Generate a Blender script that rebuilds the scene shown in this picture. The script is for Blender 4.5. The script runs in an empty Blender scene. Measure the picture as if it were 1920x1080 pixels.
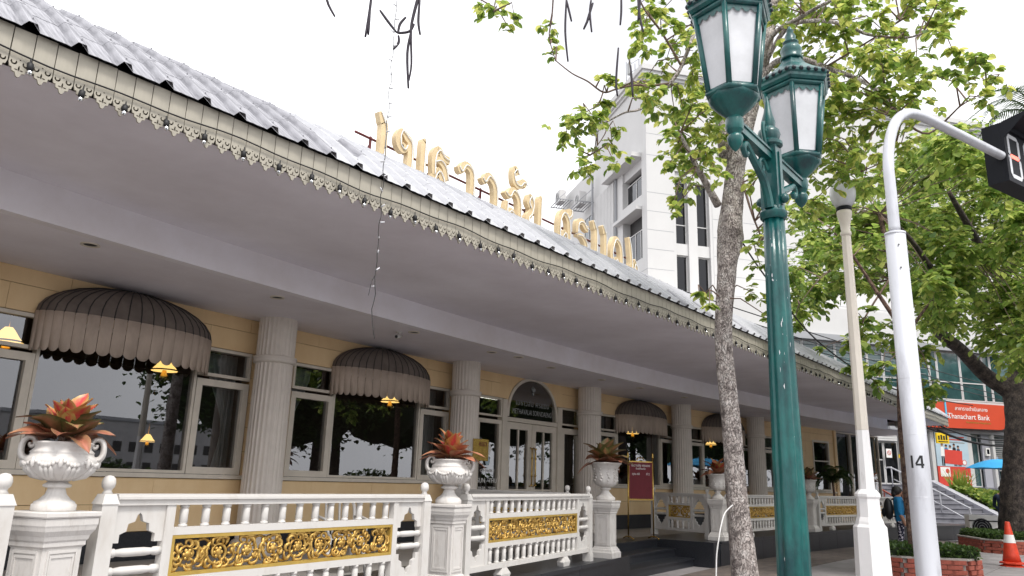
import bpy, math, random
from mathutils import Vector, Matrix
from math import sin, cos, pi, radians, hypot, atan2, sqrt
rnd = random.Random(11)
S = bpy.context.scene
COL = S.collection

# ------------------------------------------------------------------ camera
# world frame: X runs along the eave of the restaurant, Y points into it, Z up; pavement at z = 0
cam_d = bpy.data.cameras.new('camera')
cam = bpy.data.objects.new('camera', cam_d)
COL.objects.link(cam)
cam_d.sensor_width = 36.0
cam_d.lens = 26.79
cam_d.clip_end = 2000
cam.matrix_world = (Matrix.Translation((0, 0, 1.45)) @ Matrix.Rotation(radians(39.03 - 90), 4, 'Z')
                    @ Matrix.Rotation(radians(90 + 14.2), 4, 'X') @ Matrix.Rotation(radians(1.74), 4, 'Z'))
S.camera = cam

# ------------------------------------------------------------------ overcast daylight
SUN_EL, SUN_AZ = radians(58), radians(250)       # direction towards the sun, azimuth counted from +X to +Y
wd = bpy.data.worlds.new('World')
S.world = wd
wd.use_nodes = True
nt = wd.node_tree
nt.nodes.clear()
sky = nt.nodes.new('ShaderNodeTexSky')
sky.sky_type = 'NISHITA'
sky.sun_disc = False
sky.sun_elevation = SUN_EL
sky.sun_rotation = pi / 2 - SUN_AZ
sky.dust_density = 4.0
hs = nt.nodes.new('ShaderNodeHueSaturation')
hs.inputs['Saturation'].default_value = 0.12
tc = nt.nodes.new('ShaderNodeTexCoord')
cl = nt.nodes.new('ShaderNodeTexNoise')
cl.inputs['Scale'].default_value = 1.6
cl.inputs['Detail'].default_value = 5
cr = nt.nodes.new('ShaderNodeValToRGB')
cr.color_ramp.elements[0].position = 0.3
cr.color_ramp.elements[0].color = (5.4, 5.45, 5.75, 1)
cr.color_ramp.elements[1].position = 0.75
cr.color_ramp.elements[1].color = (12.5, 12.5, 12.6, 1)
mx = nt.nodes.new('ShaderNodeMix')
mx.data_type = 'RGBA'
mx.inputs['Factor'].default_value = 0.85
bg = nt.nodes.new('ShaderNodeBackground')
bg.inputs['Strength'].default_value = 0.1
wo = nt.nodes.new('ShaderNodeOutputWorld')
nt.links.new(sky.outputs[0], hs.inputs['Color'])
nt.links.new(tc.outputs['Generated'], cl.inputs['Vector'])
nt.links.new(cl.outputs['Fac'], cr.inputs['Fac'])
nt.links.new(hs.outputs[0], mx.inputs['A'])
nt.links.new(cr.outputs['Color'], mx.inputs['B'])
nt.links.new(mx.outputs['Result'], bg.inputs['Color'])
nt.links.new(bg.outputs[0], wo.inputs['Surface'])

sun_d = bpy.data.lights.new('sun', 'SUN')
sun_d.energy = 1.4
sun_d.angle = radians(14)
sun_d.color = (1.0, 0.96, 0.9)
sun = bpy.data.objects.new('sun', sun_d)
COL.objects.link(sun)
sdir = Vector((cos(SUN_EL) * cos(SUN_AZ), cos(SUN_EL) * sin(SUN_AZ), sin(SUN_EL)))
sun.rotation_euler = (-sdir).to_track_quat('-Z', 'Y').to_euler()
sun.location = sdir * 60
vs = S.view_settings
vs.view_transform = 'Standard'
vs.look = 'None'
vs.exposure = 1.08
vs.gamma = 1.0
vs.use_curve_mapping = False
S.render.engine = 'CYCLES'
S.cycles.use_denoising = True
S.cycles.max_bounces = 8
S.cycles.transparent_max_bounces = 12
S.cycles.sample_clamp_indirect = 6.0
S.cycles.caustics_reflective = False
S.cycles.caustics_refractive = False

# ------------------------------------------------------------------ materials
M = {}


def nodes(name):
    m = bpy.data.materials.new(name)
    m.use_nodes = True
    n = m.node_tree.nodes
    return m, n, m.node_tree.links, n['Principled BSDF']


def mat(key, col, rough=0.6, var=0.12, scale=6.0, bump=0.0, bscale=60.0, metal=0.0, spec=0.5, col2=None,
        coat=0.0, stretch=(1, 1, 1), detail=6, lo=0.35, hi=0.68):
    """painted or natural surface: colour drifts by noise between col and col2, fine relief from a second noise"""
    m, n, l, b = nodes(key)
    b.inputs['Roughness'].default_value = rough
    b.inputs['Metallic'].default_value = metal
    b.inputs['Specular IOR Level'].default_value = spec
    b.inputs['Coat Weight'].default_value = coat
    tcn = n.new('ShaderNodeTexCoord')
    mp = n.new('ShaderNodeMapping')
    mp.inputs['Scale'].default_value = stretch
    l.new(tcn.outputs['Object'], mp.inputs['Vector'])
    ns = n.new('ShaderNodeTexNoise')
    ns.inputs['Scale'].default_value = scale
    ns.inputs['Detail'].default_value = detail
    ns.inputs['Roughness'].default_value = 0.65
    l.new(mp.outputs[0], ns.inputs['Vector'])
    rp = n.new('ShaderNodeValToRGB')
    c2 = col2 or tuple(c * (1 - var * 2) for c in col)
    rp.color_ramp.elements[0].position = lo
    rp.color_ramp.elements[0].color = (*c2, 1)
    rp.color_ramp.elements[1].position = hi
    rp.color_ramp.elements[1].color = (*col, 1)
    l.new(ns.outputs['Fac'], rp.inputs['Fac'])
    l.new(rp.outputs['Color'], b.inputs['Base Color'])
    if bump:
        nb = n.new('ShaderNodeTexNoise')
        nb.inputs['Scale'].default_value = bscale
        nb.inputs['Detail'].default_value = 4
        l.new(mp.outputs[0], nb.inputs['Vector'])
        bp = n.new('ShaderNodeBump')
        bp.inputs['Strength'].default_value = bump
        bp.inputs['Distance'].default_value = 0.01
        l.new(nb.outputs['Fac'], bp.inputs['Height'])
        l.new(bp.outputs['Normal'], b.inputs['Normal'])
    M[key] = m
    return m


def emis(key, col, strength):
    m, n, l, b = nodes(key)
    b.inputs['Base Color'].default_value = (*col, 1)
    b.inputs['Emission Color'].default_value = (*col, 1)
    b.inputs['Emission Strength'].default_value = strength
    M[key] = m


def glass(key, tint, ior, rough=0.0):
    """window pane: part mirror, part clear, by Fresnel"""
    m = bpy.data.materials.new(key)
    m.use_nodes = True
    n = m.node_tree.nodes
    l = m.node_tree.links
    n.clear()
    fr = n.new('ShaderNodeFresnel')
    fr.inputs['IOR'].default_value = ior
    tr = n.new('ShaderNodeBsdfTransparent')
    tr.inputs['Color'].default_value = (*tint, 1)
    gl = n.new('ShaderNodeBsdfGlossy')
    gl.inputs['Roughness'].default_value = rough
    gl.inputs['Color'].default_value = (0.95, 0.96, 1.0, 1)
    tcn = n.new('ShaderNodeTexCoord')
    ns = n.new('ShaderNodeTexNoise')
    ns.inputs['Scale'].default_value = 0.9
    bp = n.new('ShaderNodeBump')
    bp.inputs['Strength'].default_value = 0.03
    l.new(tcn.outputs['Object'], ns.inputs['Vector'])
    l.new(ns.outputs['Fac'], bp.inputs['Height'])
    l.new(bp.outputs['Normal'], gl.inputs['Normal'])
    ms = n.new('ShaderNodeMixShader')
    o = n.new('ShaderNodeOutputMaterial')
    l.new(fr.outputs[0], ms.inputs['Fac'])
    l.new(tr.outputs[0], ms.inputs[1])
    l.new(gl.outputs[0], ms.inputs[2])
    l.new(ms.outputs[0], o.inputs['Surface'])
    M[key] = m


def leafmat(key, c1, c2, c3, trans=0.45, rough=0.45):
    """foliage: every leaf (mesh island) takes its own tone; light passes through the blade"""
    m = bpy.data.materials.new(key)
    m.use_nodes = True
    n = m.node_tree.nodes
    l = m.node_tree.links
    b = n['Principled BSDF']
    b.inputs['Roughness'].default_value = rough
    geo = n.new('ShaderNodeNewGeometry')
    rp = n.new('ShaderNodeValToRGB')
    rp.color_ramp.elements[0].color = (*c1, 1)
    rp.color_ramp.elements[1].color = (*c3, 1)
    e = rp.color_ramp.elements.new(0.55)
    e.color = (*c2, 1)
    l.new(geo.outputs['Random Per Island'], rp.inputs['Fac'])
    l.new(rp.outputs['Color'], b.inputs['Base Color'])
    t = n.new('ShaderNodeBsdfTranslucent')
    hsn = n.new('ShaderNodeHueSaturation')
    hsn.inputs['Hue'].default_value = 0.48
    hsn.inputs['Saturation'].default_value = 0.95
    hsn.inputs['Value'].default_value = 1.75
    l.new(rp.outputs['Color'], hsn.inputs['Color'])
    l.new(hsn.outputs['Color'], t.inputs['Color'])
    ms = n.new('ShaderNodeMixShader')
    ms.inputs['Fac'].default_value = trans
    l.new(b.outputs[0], ms.inputs[1])
    l.new(t.outputs[0], ms.inputs[2])
    l.new(ms.outputs[0], n['Material Output'].inputs['Surface'])
    M[key] = m


mat('paving', (0.31, 0.29, 0.295), 0.85, 0.16, 1.3, 0.3, 40)
mat('paver', (0.17, 0.135, 0.115), 0.85, 0.2, 2.5, 0.3, 50, col2=(0.10, 0.085, 0.08))
mat('asphalt', (0.25, 0.25, 0.255), 0.9, 0.2, 3, 0.4, 120)
mat('kerb', (0.35, 0.34, 0.32), 0.85, 0.2, 4, 0.2)
mat('granite', (0.028, 0.031, 0.038), 0.34, 0.2, 60, 0.0, col2=(0.012, 0.013, 0.017), detail=3)
mat('terrace_tile', (0.42, 0.40, 0.38), 0.5, 0.15, 3)
mat('cladding', (0.87, 0.65, 0.38), 0.6, 0.05, 2.5, 0.08, 30, col2=(0.80, 0.57, 0.31), stretch=(1, 1, 0.5))
mat('backing', (0.30, 0.19, 0.08), 0.8, 0.05, 2)
mat('joinery', (0.72, 0.655, 0.56), 0.5, 0.06, 5, 0.05, 40)
mat('column_paint', (0.72, 0.655, 0.59), 0.55, 0.05, 4, 0.05, 60)
mat('soffit', (0.86, 0.83, 0.89), 0.8, 0.05, 0.7, 0.06, 12, col2=(0.73, 0.69, 0.74), detail=8)
mat('beam_paint', (0.88, 0.86, 0.92), 0.75, 0.06, 0.8, 0.05, 14, col2=(0.76, 0.72, 0.74), detail=8)
mat('fascia', (0.42, 0.39, 0.325), 0.65, 0.10, 8, 0.08, 50, stretch=(1, 1, 0.25))
mat('zinc', (0.52, 0.53, 0.55), 0.6, 0.2, 3.5, 0.12, 20, metal=0.0, col2=(0.37, 0.37, 0.40), stretch=(5, 0.6, 0.6))
mat('zinc_old', (0.36, 0.36, 0.39), 0.6, 0.2, 5, 0.12, 20, metal=0.0, col2=(0.17, 0.17, 0.19), stretch=(8, 0.5, 0.5), lo=0.38, hi=0.6)
mat('dark', (0.03, 0.028, 0.028), 0.6, 0.1, 5)
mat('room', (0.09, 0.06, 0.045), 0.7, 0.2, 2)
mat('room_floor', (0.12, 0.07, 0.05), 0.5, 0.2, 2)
mat('awning_top', (0.185, 0.15, 0.13), 0.85, 0.15, 5, 0.2, 200)
mat('awning_band', (0.52, 0.42, 0.345), 0.85, 0.12, 5, 0.2, 200, stretch=(1, 1, 0.4))
mat('white_paint', (0.61, 0.59, 0.565), 0.5, 0.06, 6, 0.12, 30, col2=(0.53, 0.50, 0.465), lo=0.28, hi=0.46, stretch=(1, 1, 0.35), detail=9)
mat('plaster', (0.62, 0.595, 0.57), 0.65, 0.12, 7, 0.25, 35, col2=(0.48, 0.445, 0.41), lo=0.30, hi=0.47, stretch=(1, 1, 0.5), detail=9)
mat('gold', (0.70, 0.47, 0.14), 0.42, 0.2, 24, 0.15, 60, metal=0.6, col2=(0.36, 0.20, 0.04))
mat('gold_frame', (0.58, 0.39, 0.09), 0.45, 0.1, 12, metal=0.4)
mat('brass', (0.62, 0.42, 0.12), 0.25, 0.15, 15, metal=1.0, col2=(0.4, 0.25, 0.07))
mat('maroon', (0.16, 0.012, 0.022), 0.7, 0.1, 10)
mat('white_print', (0.85, 0.84, 0.82), 0.6, 0.02, 5)
mat('black_print', (0.012, 0.012, 0.014), 0.5, 0.02, 5)
mat('grey_print', (0.30, 0.31, 0.31), 0.5, 0.05, 5)
mat('teal', (0.003, 0.12, 0.108), 0.36, 0.25, 9, 0.35, 45, col2=(0.002, 0.035, 0.042), coat=0.15, stretch=(1, 1, 0.4))
mat('teal_dark', (0.006, 0.016, 0.026), 0.4, 0.2, 8, 0.2, 40)
mat('frosted', (0.72, 0.73, 0.76), 0.35, 0.06, 4, col2=(0.55, 0.56, 0.58))
mat('cream_paint', (0.74, 0.68, 0.60), 0.6, 0.05, 3, 0.1, 50)
mat('lamp_white', (0.82, 0.81, 0.81), 0.55, 0.14, 5, 0.2, 40, col2=(0.5, 0.48, 0.45), lo=0.22, hi=0.4, stretch=(1, 1, 0.35))
mat('silver', (0.58, 0.59, 0.63), 0.45, 0.07, 7, 0.12, 30, metal=0.35, col2=(0.42, 0.42, 0.45), lo=0.3, hi=0.5, stretch=(1, 1, 0.25), detail=10)
mat('black_metal', (0.006, 0.007, 0.012), 0.6, 0.1, 6, spec=0.25)


def bark(key, pale, mid, dark, sc):
    """bark: blotches of lichen and bare wood, broken by a net of dark cracks that also cut the relief"""
    m, n, l, b = nodes(key)
    b.inputs['Roughness'].default_value = 0.92
    tcn = n.new('ShaderNodeTexCoord')
    mp = n.new('ShaderNodeMapping')
    mp.inputs['Scale'].default_value = (1, 1, 0.5)
    l.new(tcn.outputs['Object'], mp.inputs['Vector'])
    wob = n.new('ShaderNodeTexNoise')
    wob.inputs['Scale'].default_value = sc * 0.6
    wob.inputs['Detail'].default_value = 5
    l.new(mp.outputs[0], wob.inputs['Vector'])
    add = n.new('ShaderNodeVectorMath'); add.operation = 'MULTIPLY_ADD'
    add.inputs[1].default_value = (0.22, 0.22, 0.22)
    l.new(wob.outputs['Color'], add.inputs[0]); l.new(mp.outputs[0], add.inputs[2])
    vo = n.new('ShaderNodeTexVoronoi'); vo.feature = 'DISTANCE_TO_EDGE'
    vo.inputs['Scale'].default_value = sc * 3.4
    l.new(add.outputs[0], vo.inputs['Vector'])
    ns = n.new('ShaderNodeTexNoise'); ns.inputs['Scale'].default_value = sc * 0.8; ns.inputs['Detail'].default_value = 10
    ns.inputs['Roughness'].default_value = 0.7
    l.new(tcn.outputs['Object'], ns.inputs['Vector'])
    rp = n.new('ShaderNodeValToRGB')
    rp.color_ramp.elements[0].position = 0.38; rp.color_ramp.elements[0].color = (*dark, 1)
    rp.color_ramp.elements[1].position = 0.6; rp.color_ramp.elements[1].color = (*pale, 1)
    e = rp.color_ramp.elements.new(0.5); e.color = (*mid, 1)
    l.new(ns.outputs['Fac'], rp.inputs['Fac'])
    ck = n.new('ShaderNodeValToRGB')
    ck.color_ramp.elements[0].position = 0.0; ck.color_ramp.elements[0].color = (0.28, 0.26, 0.26, 1)
    ck.color_ramp.elements[1].position = 0.10; ck.color_ramp.elements[1].color = (1, 1, 1, 1)
    l.new(vo.outputs['Distance'], ck.inputs['Fac'])
    mul = n.new('ShaderNodeMix'); mul.data_type = 'RGBA'; mul.blend_type = 'MULTIPLY'; mul.inputs['Factor'].default_value = 0.75
    l.new(rp.outputs['Color'], mul.inputs['A']); l.new(ck.outputs['Color'], mul.inputs['B'])
    l.new(mul.outputs['Result'], b.inputs['Base Color'])
    fine = n.new('ShaderNodeTexNoise'); fine.inputs['Scale'].default_value = sc * 4; fine.inputs['Detail'].default_value = 6
    l.new(mp.outputs[0], fine.inputs['Vector'])
    hm = n.new('ShaderNodeMath'); hm.operation = 'MULTIPLY_ADD'; hm.inputs[1].default_value = 0.5
    l.new(fine.outputs['Fac'], hm.inputs[0]); l.new(ck.outputs['Color'], hm.inputs[2])
    bp = n.new('ShaderNodeBump'); bp.inputs['Strength'].default_value = 1.0; bp.inputs['Distance'].default_value = 0.03
    l.new(hm.outputs[0], bp.inputs['Height']); l.new(bp.outputs['Normal'], b.inputs['Normal'])
    M[key] = m


bark('bark_pale', (0.62, 0.57, 0.54), (0.49, 0.43, 0.40), (0.22, 0.185, 0.175), 11)
bark('bark_dark', (0.15, 0.12, 0.10), (0.09, 0.07, 0.062), (0.035, 0.028, 0.027), 8)
bark('bark_red', (0.34, 0.23, 0.17), (0.22, 0.13, 0.10), (0.08, 0.05, 0.045), 18)
mat('twig', (0.20, 0.135, 0.105), 0.9, 0.2, 20)
mat('pod', (0.030, 0.022, 0.035), 0.7, 0.2, 20)
mat('tower_white', (0.60, 0.595, 0.59), 0.75, 0.03, 0.6, 0.03, 20)
mat('tower_grey', (0.36, 0.37, 0.39), 0.7, 0.06, 1)
mat('brick', (0.42, 0.11, 0.075), 0.85, 0.2, 9, 0.3, 60)
mat('mortar', (0.42, 0.39, 0.36), 0.9, 0.15, 9, 0.3, 60)
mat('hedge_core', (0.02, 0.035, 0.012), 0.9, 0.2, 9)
mat('sign_red', (0.62, 0.075, 0.03), 0.45, 0.05, 1.2)
mat('poster_blue', (0.50, 0.64, 0.74), 0.5, 0.08, 1.0)
mat('poster_red', (0.70, 0.07, 0.05), 0.5, 0.08, 2)
mat('sign_blue', (0.12, 0.50, 0.75), 0.4, 0.02, 2)
mat('bank_grey', (0.42, 0.42, 0.47), 0.6, 0.05, 1)
mat('step_grey', (0.22, 0.22, 0.25), 0.7, 0.12, 4, 0.1, 60)
mat('umbrella_blue', (0.02, 0.34, 0.68), 0.7, 0.1, 3)
mat('cone_orange', (0.78, 0.06, 0.02), 0.5, 0.15, 8)
mat('yellow_sign', (0.85, 0.58, 0.02), 0.5, 0.05, 2)
mat('skin', (0.38, 0.20, 0.13), 0.6, 0.05, 8)
mat('shirt_blue', (0.01, 0.19, 0.42), 0.8, 0.1, 10)
mat('jacket_navy', (0.03, 0.05, 0.10), 0.85, 0.2, 10)
mat('trousers_print', (0.01, 0.01, 0.03), 0.8, 0.1, 22, col2=(0.55, 0.52, 0.6), lo=0.44, hi=0.47, detail=1)
mat('hair', (0.012, 0.010, 0.010), 0.5, 0.1, 20)
mat('curtain', (0.55, 0.56, 0.55), 0.8, 0.1, 6)
mat('lace', (0.80, 0.81, 0.80), 0.8, 0.25, 26, col2=(0.45, 0.47, 0.47), lo=0.4, hi=0.6, stretch=(1, 1, 0.4))
mat('cable', (0.01, 0.01, 0.012), 0.6, 0.1, 10)
mat('letter_face', (0.74, 0.58, 0.35), 0.5, 0.07, 6)
mat('rust_red', (0.16, 0.03, 0.03), 0.7, 0.2, 12)
mat('neon_white', (0.85, 0.86, 0.88), 0.25, 0.03, 6)
mat('teal_glass', (0.055, 0.125, 0.125), 0.06, 0.2, 0.8, spec=0.8, col2=(0.02, 0.05, 0.052))
mat('soil', (0.05, 0.035, 0.025), 0.95, 0.2, 20)
mat('far_wall', (0.45, 0.44, 0.44), 0.8, 0.1, 0.3)
mat('cloth_white', (0.7, 0.68, 0.66), 0.8, 0.05, 6)
glass('pane', (0.62, 0.66, 0.66), 2.3)
glass('pane_teal', (0.16, 0.34, 0.34), 1.9)
glass('pane_dark', (0.12, 0.15, 0.17), 1.55)
emis('lamp_glow', (1.0, 0.60, 0.18), 1.15)
emis('tube_glow', (1.0, 0.93, 0.8), 4.0)
emis('led_red', (1.0, 0.14, 0.10), 1.3)
leafmat('leaf_bright', (0.08, 0.16, 0.025), (0.19, 0.28, 0.045), (0.40, 0.43, 0.11), 0.58)
leafmat('leaf_mid', (0.07, 0.15, 0.024), (0.165, 0.26, 0.042), (0.34, 0.40, 0.10), 0.56)
leafmat('leaf_dark', (0.015, 0.04, 0.010), (0.03, 0.07, 0.014), (0.06, 0.11, 0.025), 0.3)
leafmat('leaf_hedge', (0.025, 0.06, 0.012), (0.045, 0.095, 0.02), (0.10, 0.16, 0.04), 0.3)
leafmat('flower_red', (0.45, 0.02, 0.03), (0.55, 0.05, 0.07), (0.6, 0.15, 0.05), 0.3)


def caladium(key, edge, mid, core):
    """ornamental leaf: coloured core along the midrib, mottled towards a green or copper edge (UV runs across and along the blade)"""
    m, n, l, b = nodes(key)
    b.inputs['Roughness'].default_value = 0.4
    uv = n.new('ShaderNodeUVMap')
    sp = n.new('ShaderNodeSeparateXYZ')
    l.new(uv.outputs[0], sp.inputs[0])
    a = n.new('ShaderNodeMath'); a.operation = 'SUBTRACT'; a.inputs[1].default_value = 0.5
    l.new(sp.outputs['X'], a.inputs[0])
    ab = n.new('ShaderNodeMath'); ab.operation = 'ABSOLUTE'
    l.new(a.outputs[0], ab.inputs[0])
    ns = n.new('ShaderNodeTexNoise'); ns.inputs['Scale'].default_value = 9
    ns.inputs['Detail'].default_value = 4
    oi = n.new('ShaderNodeObjectInfo')
    ad0 = n.new('ShaderNodeVectorMath'); ad0.operation = 'ADD'
    l.new(uv.outputs[0], ad0.inputs[0]); l.new(oi.outputs['Random'], ad0.inputs[1])
    l.new(ad0.outputs[0], ns.inputs['Vector'])
    m1 = n.new('ShaderNodeMath'); m1.operation = 'MULTIPLY_ADD'; m1.inputs[1].default_value = 0.55; 
    l.new(ns.outputs['Fac'], m1.inputs[0]); l.new(ab.outputs[0], m1.inputs[2])
    rp = n.new('ShaderNodeValToRGB')
    rp.color_ramp.elements[0].position = 0.26; rp.color_ramp.elements[0].color = (*core, 1)
    rp.color_ramp.elements[1].position = 0.72; rp.color_ramp.elements[1].color = (*edge, 1)
    e = rp.color_ramp.elements.new(0.48); e.color = (*mid, 1)
    l.new(m1.outputs[0], rp.inputs['Fac'])
    hsn = n.new('ShaderNodeHueSaturation')
    mr = n.new('ShaderNodeMapRange'); mr.inputs['To Min'].default_value = 0.55; mr.inputs['To Max'].default_value = 1.25
    l.new(oi.outputs['Random'], mr.inputs['Value']); l.new(mr.outputs[0], hsn.inputs['Value'])
    l.new(rp.outputs['Color'], hsn.inputs['Color'])
    l.new(hsn.outputs['Color'], b.inputs['Base Color'])
    M[key] = m


caladium('leaf_red', (0.42, 0.26, 0.08), (0.46, 0.14, 0.06), (0.50, 0.03, 0.05))
caladium('leaf_copper', (0.36, 0.19, 0.10), (0.34, 0.13, 0.075), (0.46, 0.17, 0.11))
caladium('leaf_bronze', (0.10, 0.12, 0.035), (0.26, 0.17, 0.07), (0.44, 0.20, 0.11))

# ------------------------------------------------------------------ mesh helpers
def root_loc(o):
    while o.parent:
        o = o.parent
    return o.location


class MB:
    """collects shapes; build() links them as ONE mesh object"""
    def __init__(s):
        s.v = []
        s.f = []

    def add(s, vs, fs):
        o = len(s.v)
        s.v += [tuple(p) for p in vs]
        s.f += [tuple(i + o for i in q) for q in fs]
        return s

    def hexa(s, p):
        return s.add(p, [(0, 3, 2, 1), (4, 5, 6, 7), (0, 1, 5, 4), (1, 2, 6, 5), (2, 3, 7, 6), (3, 0, 4, 7)])

    def box(s, x0, x1, y0, y1, z0, z1, tf=None, n=1):
        for k in range(n):
            a = x0 + (x1 - x0) * k / n
            b = x0 + (x1 - x0) * (k + 1) / n
            p = [(a, y0, z0), (b, y0, z0), (b, y1, z0), (a, y1, z0), (a, y0, z1), (b, y0, z1), (b, y1, z1), (a, y1, z1)]
            s.hexa([tf(*q) for q in p] if tf else p)
        return s

    def slab(s, x0, x1, y0, y1, z0, z1, tf, n):
        """one continuous curved box along x"""
        vs = []
        for k in range(n + 1):
            a = x0 + (x1 - x0) * k / n
            vs += [tf(a, y0, z0), tf(a, y1, z0), tf(a, y1, z1), tf(a, y0, z1)]
        fs = [(0, 1, 2, 3), (4 * n + 3, 4 * n + 2, 4 * n + 1, 4 * n)]
        for k in range(n):
            o = 4 * k
            for j in range(4):
                fs.append((o + j, o + 4 + j, o + 4 + (j + 1) % 4, o + (j + 1) % 4))
        return s.add(vs, fs)

    def tube(s, pts, rad, n=8, cap=True):
        pts = [Vector(p) for p in pts]
        if not isinstance(rad, (list, tuple)):
            rad = [rad] * len(pts)
        up = None
        vs = []
        for i, p in enumerate(pts):
            d = (pts[min(i + 1, len(pts) - 1)] - pts[max(i - 1, 0)])
            d = d.normalized() if d.length > 1e-9 else Vector((0, 0, 1))
            if up is None:
                up = Vector((0, 0, 1)) if abs(d.z) < 0.9 else Vector((1, 0, 0))
            a = d.cross(up)
            a = a.normalized() if a.length > 1e-6 else d.orthogonal().normalized()
            up = a.cross(d).normalized()
            for k in range(n):
                t = 2 * pi * k / n
                vs.append(p + a * (cos(t) * rad[i]) + up * (sin(t) * rad[i]))
        fs = []
        for i in range(len(pts) - 1):
            for k in range(n):
                fs.append((i * n + k, i * n + (k + 1) % n, (i + 1) * n + (k + 1) % n, (i + 1) * n + k))
        if cap:
            fs.append(tuple(range(n))[::-1])
            fs.append(tuple(range((len(pts) - 1) * n, len(pts) * n)))
        return s.add(vs, fs)

    def lathe(s, prof, n=24, c=(0, 0, 0), mod=None, cap=True, ph=0.0):
        vs = []
        for r, z in prof:
            for k in range(n):
                a = 2 * pi * k / n + ph
                q = mod(r, z, a, k) if mod else r
                vs.append((c[0] + q * cos(a), c[1] + q * sin(a), c[2] + z))
        fs = []
        for i in range(len(prof) - 1):
            for k in range(n):
                fs.append((i * n + k, i * n + (k + 1) % n, (i + 1) * n + (k + 1) % n, (i + 1) * n + k))
        if cap:
            fs.append(tuple(range(n))[::-1])
            fs.append(tuple(range((len(prof) - 1) * n, len(prof) * n)))
        return s.add(vs, fs)

    def ball(s, c, r, n=10, m=6, sq=(1, 1, 1)):
        prof = [(sin(pi * (i + 0.15) / (m + 0.3)), -cos(pi * (i + 0.15) / (m + 0.3))) for i in range(m + 1)]
        vs = []
        for q, z in prof:
            for k in range(n):
                a = 2 * pi * k / n
                vs.append((c[0] + r * sq[0] * q * cos(a), c[1] + r * sq[1] * q * sin(a), c[2] + r * sq[2] * z))
        fs = [(i * n + k, i * n + (k + 1) % n, (i + 1) * n + (k + 1) % n, (i + 1) * n + k) for i in range(m) for k in range(n)]
        fs += [tuple(range(n))[::-1], tuple(range(m * n, (m + 1) * n))]
        return s.add(vs, fs)

    def mesh(s, mesh, tf=None):
        vs = [tuple(v.co) for v in mesh.vertices]
        return s.add([tf(*v) for v in vs] if tf else vs, [tuple(p.vertices) for p in mesh.polygons])

    def data(s, name, m, smooth=False):
        me = bpy.data.meshes.new(name)
        me.from_pydata(s.v, [], s.f)
        me.materials.append(M[m])
        if smooth:
            me.polygons.foreach_set('use_smooth', [True] * len(me.polygons))
        me.update()
        return me

    def build(s, name, m, parent=None, smooth=False, world=True):
        if parent is not None and world:
            L = root_loc(parent)
            s.v = [(a - L[0], b - L[1], c - L[2]) for a, b, c in s.v]
        return put(name, s.data(name, m, smooth), parent)


def put(name, me, parent=None, loc=(0, 0, 0), rot=(0, 0, 0), scale=(1, 1, 1)):
    o = bpy.data.objects.new(name, me)
    COL.objects.link(o)
    o.parent = parent
    o.location = loc
    o.rotation_euler = rot
    o.scale = scale
    return o


def auto_smooth(o, ang=40):
    """smooth shading with the sharp edges kept"""
    me = o.data
    me.polygons.foreach_set('use_smooth', [True] * len(me.polygons))
    me.set_sharp_from_angle(angle=radians(ang))
    return o


def tag(o, label, cat, group=None):
    o['label'] = label
    o['category'] = cat
    if group:
        o['group'] = group
    return o


def struct(o):
    o['kind'] = 'structure'
    return o


def thing(name, loc, label, cat, group=None, rotz=0.0):
    o = bpy.data.objects.new(name, None)
    COL.objects.link(o)
    o.location = loc
    o.rotation_euler = (0, 0, rotz)
    o.empty_display_size = 0.2
    return tag(o, label, cat, group)


def copy_tree(o, parent=None):
    kids = list(o.children)
    c = o.copy()
    COL.objects.link(c)
    c.parent = parent
    for k in kids:
        copy_tree(k, c)
    return c


def curve_mesh(splines, extrude, cyclic=True):
    """flat outline with holes, extruded both ways: mesh in the XY plane"""
    cu = bpy.data.curves.new('outline', 'CURVE')
    cu.dimensions = '2D'
    cu.fill_mode = 'BOTH'
    cu.extrude = extrude
    for pts in splines:
        sp = cu.splines.new('POLY')
        sp.points.add(len(pts) - 1)
        for i, p in enumerate(pts):
            sp.points[i].co = (p[0], p[1], 0, 1)
        sp.use_cyclic_u = True
    o = bpy.data.objects.new('outline', cu)
    COL.objects.link(o)
    dg = bpy.context.evaluated_depsgraph_get()
    me = bpy.data.meshes.new_from_object(o.evaluated_get(dg))
    bpy.data.objects.remove(o)
    bpy.data.curves.remove(cu)
    return me


def text_mesh(txt, size, align='CENTER', extrude=0.002, spacing=1.0):
    cu = bpy.data.curves.new('text', 'FONT')
    cu.body = txt
    cu.size = size
    cu.extrude = extrude
    cu.align_x = align
    cu.align_y = 'CENTER'
    cu.space_character = spacing
    cu.resolution_u = 3
    o = bpy.data.objects.new('text', cu)
    COL.objects.link(o)
    dg = bpy.context.evaluated_depsgraph_get()
    me = bpy.data.meshes.new_from_object(o.evaluated_get(dg))
    bpy.data.objects.remove(o)
    bpy.data.curves.remove(cu)
    return me


def smooth_path(pts, n=6):
    """Catmull-Rom through the points (any dimension)"""
    out = []
    P = [pts[0]] + list(pts) + [pts[-1]]
    for i in range(1, len(P) - 2):
        for k in range(n):
            t = k / n
            out.append(tuple(0.5 * ((2 * b) + (-a + c) * t + (2 * a - 5 * b + 4 * c - d) * t * t + (-a + 3 * b - 3 * c + d) * t ** 3)
                             for a, b, c, d in zip(P[i - 1], P[i], P[i + 1], P[i + 2])))
    out.append(tuple(pts[-1]))
    return out


# wall of the restaurant: a shallow concave arc; s runs along it, d towards the street
RW, WX, WY = 79.55, 13.0, -70.0


def W(s, d, z):
    a = s / RW
    return (WX + (RW - d) * sin(a), WY + (RW - d) * cos(a), z)


def wrot(s):
    return -s / RW


# balustrade and terrace edge: a tighter arc
RB, BX, BY = 50.0, 17.5, -43.55
ZT = 0.45


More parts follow.
